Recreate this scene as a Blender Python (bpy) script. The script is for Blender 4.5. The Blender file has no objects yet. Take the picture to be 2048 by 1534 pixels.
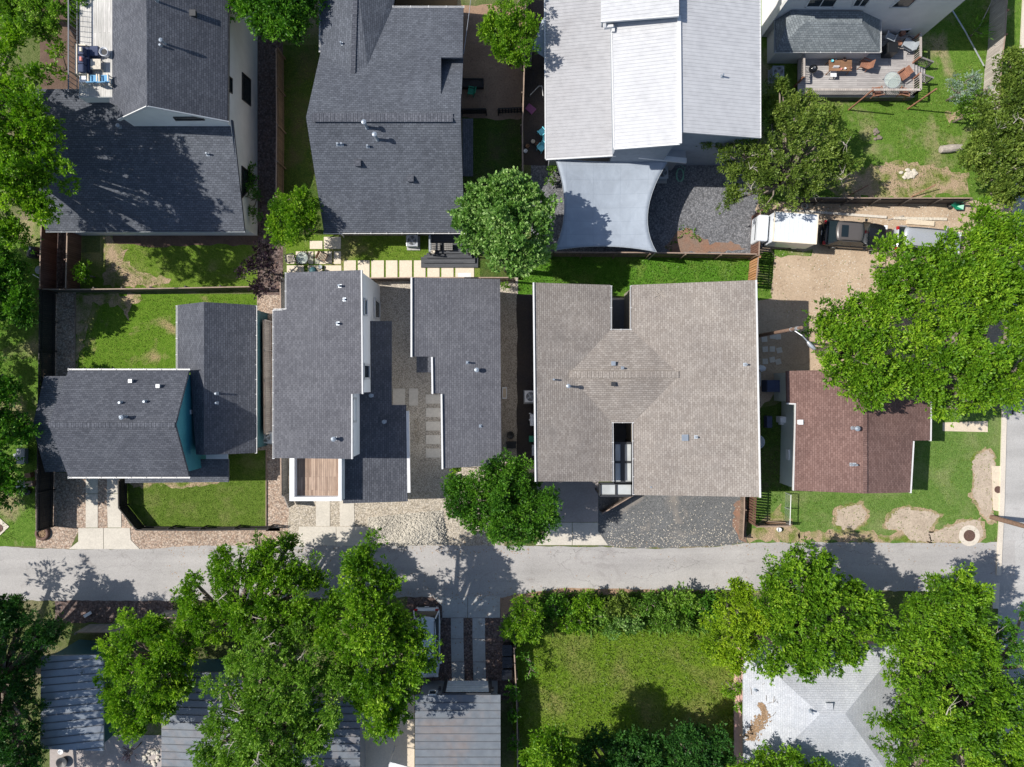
import bpy, math, random
import numpy as np
from mathutils import Vector as V
from mathutils.geometry import tessellate_polygon

# ------------------------------------------------------------------ camera, sky, sun, exposure
SC = bpy.context.scene
COL = SC.collection
H = 52.6          # the drone's height over the ground in metres
S = 27.0          # photo pixels per metre at ground level
cam_d = bpy.data.cameras.new("camera")
cam = bpy.data.objects.new("camera", cam_d)
COL.objects.link(cam)
cam.location = (0, 0, H)
cam.rotation_euler = (0, 0, 0)
cam_d.sensor_fit = 'HORIZONTAL'
cam_d.sensor_width = 36.0
cam_d.lens = 18.0 / (1024.0 / S / H)
cam_d.clip_start = 0.5
cam_d.clip_end = 2000
SC.camera = cam

SUN_EL = math.radians(47)
SUN_DIR = V((-1.0, 0.10, 0)).normalized() * math.cos(SUN_EL) + V((0, 0, math.sin(SUN_EL)))
w = bpy.data.worlds.new("World")
SC.world = w
w.use_nodes = True
sky = w.node_tree.nodes.new('ShaderNodeTexSky')
sky.sky_type = 'NISHITA'
sky.sun_disc = False
sky.sun_elevation = SUN_EL
sky.sun_rotation = math.radians(276)
bg = w.node_tree.nodes['Background']
bg.inputs[1].default_value = 0.105
w.node_tree.links.new(sky.outputs[0], bg.inputs[0])
sl = bpy.data.lights.new("sun", 'SUN')
sl.energy = 4.6
sl.angle = math.radians(0.5)
sl.color = (1.0, 0.95, 0.87)
so = bpy.data.objects.new("sun", sl)
COL.objects.link(so)
so.rotation_euler = SUN_DIR.to_track_quat('Z', 'Y').to_euler()
so.location = (0, 0, 80)
SC.view_settings.view_transform = 'Standard'
SC.view_settings.look = 'None'
SC.view_settings.exposure = 0.38
SC.view_settings.gamma = 1.0
SC.cycles.max_bounces = 6
SC.cycles.transparent_max_bounces = 6

rnd = random.Random(7)
nrg = np.random.default_rng(11)


def G(px, py, h=0.0):
    """The point at height h that the photograph shows at pixel (px, py)."""
    f = 1 - h / H
    return V(((px - 1024) / S * f, (767 - py) / S * f, h))


def ray_plane(px, py, p0, n):
    c = V((0, 0, H))
    d = G(px, py, 0) - c
    t = (p0 - c).dot(n) / d.dot(n)
    return c + d * t


# ------------------------------------------------------------------ objects
ORG = {}


def tag(o, label=None, cat=None, group=None, kind=None):
    if label: o['label'] = label
    if cat: o['category'] = cat
    if group: o['group'] = group
    if kind: o['kind'] = kind
    return o


def thing(name, label, cat, loc=(0, 0, 0), rz=0, group=None):
    o = bpy.data.objects.new(name, None)
    COL.objects.link(o)
    o.location = loc
    o.rotation_euler = (0, 0, rz)
    o.empty_display_size = 0.3
    ORG[o.name] = V(loc)
    return tag(o, label, cat, group)


def local_thing(name, label, cat, loc, rz=0, group=None):
    """A thing whose parts are modelled round its own origin."""
    o = thing(name, label, cat, loc, rz, group)
    ORG[o.name] = V((0, 0, 0))
    return o


def dup(root, loc=None, rz=None, label=None, group=None):
    def cp(o, par):
        c = o.copy()
        COL.objects.link(c)
        if par: c.parent = par
        for ch in list(o.children): cp(ch, c)
        return c
    r = cp(root, None)
    if loc is not None: r.location = loc
    if rz is not None: r.rotation_euler = (0, 0, rz)
    if label: r['label'] = label
    if group: r['group'] = group
    return r


class MB:
    def __init__(s):
        s.v = []; s.f = []

    def add(s, vs, fs):
        n = len(s.v)
        s.v += [V(x) for x in vs]
        s.f += [[i + n for i in f] for f in fs]
        return s

    def poly(s, pts):
        return s.add(pts, [list(range(len(pts)))])

    def box(s, c, size, rz=0):
        x, y, z = size[0] / 2, size[1] / 2, size[2] / 2
        ca, sa = math.cos(rz), math.sin(rz)
        vs = []
        for dz in (-z, z):
            for dx, dy in ((-x, -y), (x, -y), (x, y), (-x, y)):
                vs.append((c[0] + dx * ca - dy * sa, c[1] + dx * sa + dy * ca, c[2] + dz))
        return s.add(vs, [[3, 2, 1, 0], [4, 5, 6, 7], [0, 1, 5, 4], [1, 2, 6, 5], [2, 3, 7, 6], [3, 0, 4, 7]])

    def prism(s, pts, z0, z1):
        """pts: 2-D or 3-D outline; top at z1 (or at each point's own z when z1 is None)."""
        a = sum(pts[i][0] * pts[(i + 1) % len(pts)][1] - pts[(i + 1) % len(pts)][0] * pts[i][1] for i in range(len(pts)))
        if a < 0: pts = list(reversed(pts))
        n = len(pts)
        vs = [(p[0], p[1], z0) for p in pts] + [(p[0], p[1], p[2] if z1 is None else z1) for p in pts]
        fs = [list(range(n - 1, -1, -1)), list(range(n, 2 * n))]
        fs += [[i, (i + 1) % n, n + (i + 1) % n, n + i] for i in range(n)]
        return s.add(vs, fs)

    def beam(s, p0, p1, wd, ht, up=V((0, 0, 1))):
        p0, p1 = V(p0), V(p1)
        d = (p1 - p0)
        if d.length < 1e-6: return s
        d.normalize()
        if abs(d.dot(up)) > 0.98: up = V((0, 1, 0))
        a = d.cross(up).normalized()
        b = a.cross(d).normalized()
        vs = []
        for p in (p0, p1):
            for i, j in ((-1, -1), (1, -1), (1, 1), (-1, 1)):
                vs.append(p + a * (wd / 2 * i) + b * (ht / 2 * j))
        return s.add(vs, [[3, 2, 1, 0], [4, 5, 6, 7], [0, 1, 5, 4], [1, 2, 6, 5], [2, 3, 7, 6], [3, 0, 4, 7]])

    def tube(s, pts, radii, n=8, cap=True):
        pts = [V(p) for p in pts]
        if not isinstance(radii, (list, tuple)): radii = [radii] * len(pts)
        rings = []
        for i, p in enumerate(pts):
            d = (pts[min(i + 1, len(pts) - 1)] - pts[max(i - 1, 0)])
            if d.length < 1e-6: d = V((0, 0, 1))
            d.normalize()
            up = V((0, 0, 1)) if abs(d.z) < 0.95 else V((1, 0, 0))
            a = d.cross(up).normalized(); b = a.cross(d)
            rings.append([p + (a * math.cos(2 * math.pi * k / n) + b * math.sin(2 * math.pi * k / n)) * radii[i] for k in range(n)])
        vs = [q for r in rings for q in r]
        fs = []
        for i in range(len(pts) - 1):
            for k in range(n):
                k2 = (k + 1) % n
                fs.append([i * n + k2, i * n + k, (i + 1) * n + k, (i + 1) * n + k2])
        if cap:
            fs.append(list(range(n)))
            fs.append([(len(pts) - 1) * n + k for k in range(n - 1, -1, -1)])
        return s.add(vs, fs)

    def cyl(s, c, r, h, n=16, r2=None):
        """Upright cylinder or cone from c upward."""
        r2 = r if r2 is None else r2
        vs = [(c[0] + r * math.cos(2 * math.pi * k / n), c[1] + r * math.sin(2 * math.pi * k / n), c[2]) for k in range(n)]
        vs += [(c[0] + r2 * math.cos(2 * math.pi * k / n), c[1] + r2 * math.sin(2 * math.pi * k / n), c[2] + h) for k in range(n)]
        fs = [list(range(n - 1, -1, -1)), list(range(n, 2 * n))] + [[k, (k + 1) % n, n + (k + 1) % n, n + k] for k in range(n)]
        return s.add(vs, fs)

    def lathe(s, c, prof, n=18):
        vs = []
        for r, z in prof:
            vs += [(c[0] + r * math.cos(2 * math.pi * k / n), c[1] + r * math.sin(2 * math.pi * k / n), c[2] + z) for k in range(n)]
        fs = []
        for i in range(len(prof) - 1):
            for k in range(n):
                fs.append([i * n + k, i * n + (k + 1) % n, (i + 1) * n + (k + 1) % n, (i + 1) * n + k])
        if prof[0][0] > 0.001: fs.append(list(range(n - 1, -1, -1)))
        if prof[-1][0] > 0.001: fs.append([(len(prof) - 1) * n + k for k in range(n)])
        return s.add(vs, fs)

    def torus(s, c, R, r, n=20, m=8):
        vs = []; fs = []
        for i in range(n):
            a = 2 * math.pi * i / n
            for j in range(m):
                b = 2 * math.pi * j / m
                vs.append((c[0] + (R + r * math.cos(b)) * math.cos(a), c[1] + (R + r * math.cos(b)) * math.sin(a), c[2] + r * math.sin(b)))
        for i in range(n):
            for j in range(m):
                fs.append([i * m + j, ((i + 1) % n) * m + j, ((i + 1) % n) * m + (j + 1) % m, i * m + (j + 1) % m])
        return s.add(vs, fs)

    def rock(s, c, r, sq=0.6, rg=rnd):
        ph = rg.random() * 6
        prof = [(0.55, -0.2), (1.0, 0.15), (0.8, 0.6), (0.0, 0.8)]
        n = 7
        vs = []
        for q, z in prof[:-1]:
            for k in range(n):
                a = 2 * math.pi * k / n + ph
                j = 0.75 + 0.5 * rg.random()
                vs.append((c[0] + r * q * j * math.cos(a), c[1] + r * q * j * math.sin(a) * 0.8, c[2] + r * z * sq))
        vs.append((c[0], c[1], c[2] + r * 0.8 * sq))
        fs = []
        for i in range(2):
            for k in range(n):
                fs.append([i * n + k, i * n + (k + 1) % n, (i + 1) * n + (k + 1) % n, (i + 1) * n + k])
        for k in range(n): fs.append([2 * n + k, 2 * n + (k + 1) % n, 3 * n])
        return s.add(vs, fs)

    def build(s, name, m, parent=None, smooth=False, uvrot=0.0, bevel=0):
        org = ORG.get(parent.name, V((0, 0, 0))) if parent else V((0, 0, 0))
        me = bpy.data.meshes.new(name)
        vs = [tuple(p - org) for p in s.v]
        me.from_pydata(vs, [], s.f)
        me.update()
        uv = me.uv_layers.new(name="UVMap")
        nv = len(me.loops)
        if nv:
            data = np.zeros((nv, 2), dtype=np.float32)
            cr, sr = math.cos(uvrot), math.sin(uvrot)
            for p in me.polygons:
                nn = p.normal
                if abs(nn.z) > 0.9995 or nn.length < 0.5:
                    a, b = V((cr, sr, 0)), V((-sr, cr, 0))
                else:
                    a = V((0, 0, 1)).cross(nn).normalized()
                    b = nn.cross(a)
                for li in p.loop_indices:
                    q = V(vs[me.loops[li].vertex_index]) + org
                    data[li] = (q.dot(a), q.dot(b))
            uv.data.foreach_set("uv", data.ravel())
        if smooth:
            me.polygons.foreach_set("use_smooth", [True] * len(me.polygons))
        me.materials.append(m)
        o = bpy.data.objects.new(name, me)
        COL.objects.link(o)
        if parent:
            o.parent = parent
            ORG[o.name] = org
        if bevel:
            bv = o.modifiers.new("bevel", 'BEVEL'); bv.width = bevel; bv.segments = 2; bv.limit_method = 'ANGLE'
        return o


def solo(mb, name, m, label, cat, group=None, **k):
    """A thing that is one mesh; its origin goes to its base."""
    o = mb.build(name, m, **k)
    return tag(o, label, cat, group)


# ------------------------------------------------------------------ materials
def new_mat(name, col=(0.5, 0.5, 0.5), rough=0.8, metal=0.0):
    m = bpy.data.materials.new(name)
    m.use_nodes = True
    nt = m.node_tree
    b = nt.nodes['Principled BSDF']
    b.inputs['Base Color'].default_value = (*col, 1)
    b.inputs['Roughness'].default_value = rough
    b.inputs['Metallic'].default_value = metal
    return m, nt, b


class N:
    """Small wrapper round a node tree."""
    def __init__(s, nt):
        s.nt = nt
        g = nt.nodes.new('ShaderNodeNewGeometry')
        s.pos = g.outputs['Position']
        t = nt.nodes.new('ShaderNodeTexCoord')
        s.uv = t.outputs['UV']
        s.obj = t.outputs['Object']

    def link(s, a, b):
        s.nt.links.new(a, b)

    def noise(s, scale, detail=3, vec=None, rough=0.55, dist=0):
        n = s.nt.nodes.new('ShaderNodeTexNoise')
        n.inputs['Scale'].default_value = scale
        n.inputs['Detail'].default_value = detail
        n.inputs['Roughness'].default_value = rough
        n.inputs['Distortion'].default_value = dist
        s.link(vec or s.pos, n.inputs['Vector'])
        return n.outputs['Fac']

    def voro(s, scale, vec=None, feat='F1', rand=1.0):
        n = s.nt.nodes.new('ShaderNodeTexVoronoi')
        n.feature = feat
        n.inputs['Scale'].default_value = scale
        n.inputs['Randomness'].default_value = rand
        s.link(vec or s.pos, n.inputs['Vector'])
        return n

    def brick(s, c1, c2, mor, bw, rh, ms, vec=None, off=0.5, bias=0.0):
        n = s.nt.nodes.new('ShaderNodeTexBrick')
        n.offset = off
        for k, c in (('Color1', c1), ('Color2', c2), ('Mortar', mor)): n.inputs[k].default_value = (*c, 1)
        n.inputs['Scale'].default_value = 1
        n.inputs['Brick Width'].default_value = bw
        n.inputs['Row Height'].default_value = rh
        n.inputs['Mortar Size'].default_value = ms
        n.inputs['Mortar Smooth'].default_value = 0.3
        n.inputs['Bias'].default_value = bias
        s.link(vec or s.uv, n.inputs['Vector'])
        return n

    def ramp(s, fac, stops, const=False):
        n = s.nt.nodes.new('ShaderNodeValToRGB')
        if const: n.color_ramp.interpolation = 'CONSTANT'
        e = n.color_ramp.elements
        while len(e) < len(stops): e.new(0.5)
        for i, (p, c) in enumerate(stops):
            e[i].position = p
            e[i].color = (*c, 1) if isinstance(c, (tuple, list)) else (c, c, c, 1)
        s.link(fac, n.inputs[0])
        return n.outputs[0]

    def mix(s, fac, a, b, blend='MIX'):
        n = s.nt.nodes.new('ShaderNodeMix')
        n.data_type = 'RGBA'
        n.blend_type = blend
        for sock, val in ((n.inputs[0], fac), (n.inputs[6], a), (n.inputs[7], b)):
            if isinstance(val, (int, float)): sock.default_value = val
            elif isinstance(val, tuple): sock.default_value = (*val, 1)
            else: s.link(val, sock)
        return n.outputs[2]

    def math(s, op, a, b=0.0):
        n = s.nt.nodes.new('ShaderNodeMath')
        n.operation = op
        for i, val in enumerate((a, b)):
            if isinstance(val, (int, float)): n.inputs[i].default_value = val
            else: s.link(val, n.inputs[i])
        return n.outputs[0]

    def sep(s, vec):
        n = s.nt.nodes.new('ShaderNodeSeparateXYZ')
        s.link(vec, n.inputs[0])
        return n.outputs

    def bump(s, h, strength, dist, b):
        n = s.nt.nodes.new('ShaderNodeBump')
        n.inputs['Strength'].default_value = strength
        n.inputs['Distance'].default_value = dist
        s.link(h, n.inputs['Height'])
        s.link(n.outputs[0], b.inputs['Normal'])


def shingle(name, c1, c2, dark, row=0.145, bw=0.26, warm=None):
    m, nt, b = new_mat(name, rough=0.92)
    n = N(nt)
    br = n.brick(c1, c2, dark, bw, row, 0.014)  # dark lines paint in the shadow along each shingle course
    big = n.noise(0.35, 4)
    col = n.mix(n.ramp(big, [(0.3, 0.0), (0.75, 1.0)]), br.outputs['Color'], n.mix(1.0, br.outputs['Color'], (0.78, 0.78, 0.8), 'MULTIPLY'))
    fine = n.noise(14, 2)
    col = n.mix(0.45, col, n.ramp(fine, [(0.25, 0.6), (0.75, 1.4)]), 'MULTIPLY')
    mp = nt.nodes.new('ShaderNodeMapping'); mp.inputs['Scale'].default_value = (1.6, 0.22, 1)
    n.link(n.uv, mp.inputs[0])
    run = n.noise(1.0, 5, mp.outputs[0], 0.6)
    col = n.mix(0.5, col, n.ramp(run, [(0.3, 0.82), (0.7, 1.14)]), 'MULTIPLY')
    if warm:
        st = n.noise(0.8, 5, dist=1.0)
        col = n.mix(n.ramp(st, [(0.55, 0.0), (0.8, 0.5)]), col, warm)
    n.link(col, b.inputs['Base Color'])
    v = n.sep(n.uv)[1]
    saw = n.math('FRACT', n.math('DIVIDE', v, row))
    n.bump(n.math('ADD', n.math('MULTIPLY', saw, -1.0), n.math('MULTIPLY', fine, 0.5)), 0.55, 0.03, b)
    b.inputs['Specular IOR Level'].default_value = 0.25
    return m


def plain(name, col, rough=0.6, metal=0.0, var=0.12, scale=3.0):
    m, nt, b = new_mat(name, col, rough, metal)
    n = N(nt)
    f = n.noise(scale, 4)
    c = n.mix(1.0, col, n.ramp(f, [(0.25, 1 - var), (0.75, 1 + var)]), 'MULTIPLY')
    n.link(c, b.inputs['Base Color'])
    return m


def siding(name, col, row=0.2, rough=0.6):
    m, nt, b = new_mat(name, col, rough)
    n = N(nt)
    v = n.sep(n.uv)[1]
    saw = n.math('FRACT', n.math('DIVIDE', v, row))
    line = n.ramp(saw, [(0.0, 0.72), (0.12, 1.0)])
    f = n.noise(0.9, 4)
    c = n.mix(1.0, col, n.ramp(f, [(0.25, 0.9), (0.75, 1.05)]), 'MULTIPLY')
    c = n.mix(1.0, c, line, 'MULTIPLY')
    n.link(c, b.inputs['Base Color'])
    n.bump(saw, 0.4, 0.03, b)
    return m


def planks(name, c1, c2, dark, wd=0.14, ln=3.0, along_u=True, rough=0.75):
    m, nt, b = new_mat(name, c1, rough)
    n = N(nt)
    vec = n.uv
    if not along_u:
        mp = nt.nodes.new('ShaderNodeMapping'); mp.inputs['Rotation'].default_value = (0, 0, math.pi / 2)
        n.link(n.uv, mp.inputs[0]); vec = mp.outputs[0]
    br = n.brick(c1, c2, dark, ln, wd, 0.008, vec, off=0.37)
    mp2 = nt.nodes.new('ShaderNodeMapping'); mp2.inputs['Scale'].default_value = (0.6, 9, 1)
    n.link(vec, mp2.inputs[0])
    gr = n.noise(2.0, 5, mp2.outputs[0], 0.65)
    col = n.mix(0.75, br.outputs['Color'], n.ramp(gr, [(0.25, 0.5), (0.75, 1.35)]), 'MULTIPLY')
    st = n.noise(0.7, 4)
    col = n.mix(0.6, col, n.ramp(st, [(0.3, 0.7), (0.7, 1.2)]), 'MULTIPLY')
    n.link(col, b.inputs['Base Color'])
    n.bump(br.outputs['Fac'], -0.4, 0.02, b)
    return m


def concrete(name, col, stain=(0.12, 0.1, 0.085), amt=0.5, sc=1.0):
    m, nt, b = new_mat(name, col, 0.88)
    n = N(nt)
    f = n.noise(0.7 * sc, 6, rough=0.65)
    c = n.mix(n.ramp(f, [(0.45, 0.0), (0.8, amt)]), col, stain)
    g = n.noise(9 * sc, 4, rough=0.7)
    c = n.mix(0.6, c, n.ramp(g, [(0.25, 0.72), (0.75, 1.2)]), 'MULTIPLY')
    n.link(c, b.inputs['Base Color'])
    n.bump(g, 0.25, 0.02, b)
    return m


def asphalt(name, col, crack=0.5, scale=1.0, stain=(0.1, 0.075, 0.07)):
    m, nt, b = new_mat(name, col, 0.9)
    n = N(nt)
    f = n.noise(0.28, 6, rough=0.6)
    c = n.mix(n.ramp(f, [(0.4, 0.0), (0.72, 0.55)]), col, tuple(x * 0.72 for x in col))
    f2 = n.noise(0.5, 5, dist=1.2)
    c = n.mix(n.ramp(f2, [(0.6, 0.0), (0.82, 0.5)]), c, stain)
    mpw = nt.nodes.new('ShaderNodeMapping'); mpw.inputs['Scale'].default_value = (0.06, 0.9, 1)
    n.link(n.pos, mpw.inputs[0])
    c = n.mix(0.8, c, n.ramp(n.noise(1.0, 4, mpw.outputs[0], 0.55), [(0.3, 0.84), (0.7, 1.1)]), 'MULTIPLY')
    g = n.noise(16, 3, rough=0.75)
    c = n.mix(0.7, c, n.ramp(g, [(0.25, 0.66), (0.75, 1.28)]), 'MULTIPLY')
    if crack:
        wv = nt.nodes.new('ShaderNodeVectorMath'); wv.operation = 'ADD'
        nz = nt.nodes.new('ShaderNodeTexNoise'); nz.inputs['Scale'].default_value = 0.9; nz.inputs['Detail'].default_value = 5
        n.link(n.pos, nz.inputs['Vector']); n.link(n.pos, wv.inputs[0]); n.link(nz.outputs['Color'], wv.inputs[1])
        mp = nt.nodes.new('ShaderNodeMapping'); mp.inputs['Scale'].default_value = (0.12, 0.5, 1)
        n.link(wv.outputs[0], mp.inputs[0])
        vo = n.voro(1.0, mp.outputs[0], 'DISTANCE_TO_EDGE')
        msk = n.ramp(n.noise(0.2, 2), [(0.42, 0.0), (0.6, 1.0)])
        ln = n.ramp(vo.outputs['Distance'], [(0.0, 1.0), (0.008, 0.0)])
        c = n.mix(n.math('MULTIPLY', n.math('MULTIPLY', ln, msk), crack), c, (0.05, 0.045, 0.04))
    n.link(c, b.inputs['Base Color'])
    n.bump(g, 0.3, 0.02, b)
    return m


def gravel(name, cols, size=0.1, patch=None, bumps=0.8):
    m, nt, b = new_mat(name, cols[0], 0.9)
    n = N(nt)
    vo = n.voro(1.0 / size)
    r = n.sep(vo.outputs['Color'])[0]
    k = len(cols) - 1
    c = n.ramp(r, [(i / k, cc) for i, cc in enumerate(cols)])
    d = n.ramp(vo.outputs['Distance'], [(0.15, 1.0), (0.75, 0.35)])  # shade in the gaps between stones is put into the colour
    c = n.mix(0.85, c, d, 'MULTIPLY')
    f = n.noise(0.5, 5)
    c = n.mix(0.6, c, n.ramp(f, [(0.3, 0.75), (0.7, 1.15)]), 'MULTIPLY')
    if patch:
        f2 = n.noise(0.45, 5, dist=0.8)
        c = n.mix(n.ramp(f2, [(0.55, 0.0), (0.72, 0.75)]), c, patch)
    n.link(c, b.inputs['Base Color'])
    n.bump(vo.outputs['Distance'], -bumps, size * 0.6, b)
    return m


def turf(name, g1, g2, dry, amt=0.5, sc=0.35, lo=0.5, hi=0.68):
    m, nt, b = new_mat(name, g1, 0.95)
    n = N(nt)
    f = n.noise(3.0, 5, rough=0.7)
    c = n.mix(n.ramp(f, [(0.3, 0.0), (0.7, 1.0)]), g1, g2)
    f2 = n.noise(sc, 6, rough=0.6, dist=0.4)
    c = n.mix(n.math('MULTIPLY', n.ramp(f2, [(lo, 0.0), (hi, 1.0)]), amt), c, dry)
    g = n.noise(11, 3, rough=0.8)
    c = n.mix(0.85, c, n.ramp(g, [(0.28, 0.45), (0.72, 1.5)]), 'MULTIPLY')
    n.link(c, b.inputs['Base Color'])
    n.bump(g, 0.9, 0.12, b)
    b.inputs['Specular IOR Level'].default_value = 0.1
    return m


def earth(name, c1, c2, pebble=0.4, sc=0.5):
    m, nt, b = new_mat(name, c1, 0.95)
    n = N(nt)
    f = n.noise(sc, 6, rough=0.65, dist=0.3)
    c = n.mix(n.ramp(f, [(0.35, 0.0), (0.7, 1.0)]), c1, c2)
    g = n.noise(8, 4, rough=0.75)
    sp = n.noise(2.2, 6, rough=0.75, dist=0.5)
    c = n.mix(n.ramp(sp, [(0.56, 0.0), (0.68, 0.55)]), c, tuple(x * 0.55 for x in c2))
    c = n.mix(0.7, c, n.ramp(g, [(0.28, 0.65), (0.72, 1.3)]), 'MULTIPLY')
    vo = n.voro(7.0)
    c = n.mix(n.math('MULTIPLY', n.ramp(vo.outputs['Distance'], [(0.1, 1.0), (0.22, 0.0)]), pebble), c, tuple(min(1, x * 1.5) for x in c1))
    n.link(c, b.inputs['Base Color'])
    n.bump(g, 0.6, 0.05, b)
    return m


def leaf(name, dark, mid, light, trans=0.28):
    m, nt, b = new_mat(name, mid, 0.5)
    n = N(nt)
    at = nt.nodes.new('ShaderNodeAttribute'); at.attribute_name = 'tone'
    c = n.ramp(at.outputs['Fac'], [(0.0, dark), (0.5, mid), (1.0, light)])
    n.link(c, b.inputs['Base Color'])
    b.inputs['Specular IOR Level'].default_value = 0.35
    t = nt.nodes.new('ShaderNodeBsdfTranslucent')
    n.link(n.mix(1.0, c, (1.15, 1.35, 0.6), 'MULTIPLY'), t.inputs[0])
    mx = nt.nodes.new('ShaderNodeMixShader'); mx.inputs[0].default_value = trans
    n.link(b.outputs[0], mx.inputs[1]); n.link(t.outputs[0], mx.inputs[2])
    n.link(mx.outputs[0], nt.nodes['Material Output'].inputs['Surface'])
    return m


def glassy(name, col, rough=0.08):
    m, nt, b = new_mat(name, col, rough)
    b.inputs['Specular IOR Level'].default_value = 0.5
    return m


def clear_glass(name, col=(0.75, 0.88, 0.85), amt=0.55):
    m, nt, b = new_mat(name, col, 0.06)
    t = nt.nodes.new('ShaderNodeBsdfTransparent')
    t.inputs[0].default_value = (*col, 1)
    mx = nt.nodes.new('ShaderNodeMixShader'); mx.inputs[0].default_value = amt
    nt.links.new(b.outputs[0], mx.inputs[1]); nt.links.new(t.outputs[0], mx.inputs[2])
    nt.links.new(mx.outputs[0], nt.nodes['Material Output'].inputs['Surface'])
    return m


def metal_sheet(name, col, rough=0.4, metal=0.35, dirt=(0.25, 0.18, 0.13), amt=0.35):
    m, nt, b = new_mat(name, col, rough, metal)
    n = N(nt)
    f = n.noise(0.35, 6, rough=0.65, dist=0.6)
    c = n.mix(n.ramp(f, [(0.5, 0.0), (0.75, amt)]), col, dirt)
    g = n.noise(2.2, 4)
    c = n.mix(0.5, c, n.ramp(g, [(0.3, 0.85), (0.7, 1.12)]), 'MULTIPLY')
    n.link(c, b.inputs['Base Color'])
    n.link(n.ramp(g, [(0.3, rough * 0.8), (0.7, min(1, rough * 1.25))]), b.inputs['Roughness'])
    return m


def sailcloth():
    m, nt, b = new_mat('pale_sail_cloth', (0.29, 0.33, 0.385), 0.85)
    n = N(nt)
    br = n.brick((0.285, 0.325, 0.38), (0.3, 0.34, 0.395), (0.235, 0.27, 0.32), 1.9, 0.95, 0.012, n.pos, off=0.0)
    f = n.noise(1.1, 5, dist=0.8)
    c = n.mix(0.8, br.outputs['Color'], n.ramp(f, [(0.3, 0.88), (0.7, 1.08)]), 'MULTIPLY')
    n.link(c, b.inputs['Base Color'])
    n.bump(n.noise(0.9, 3, dist=1.0), 0.35, 0.12, b)
    return m


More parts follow.
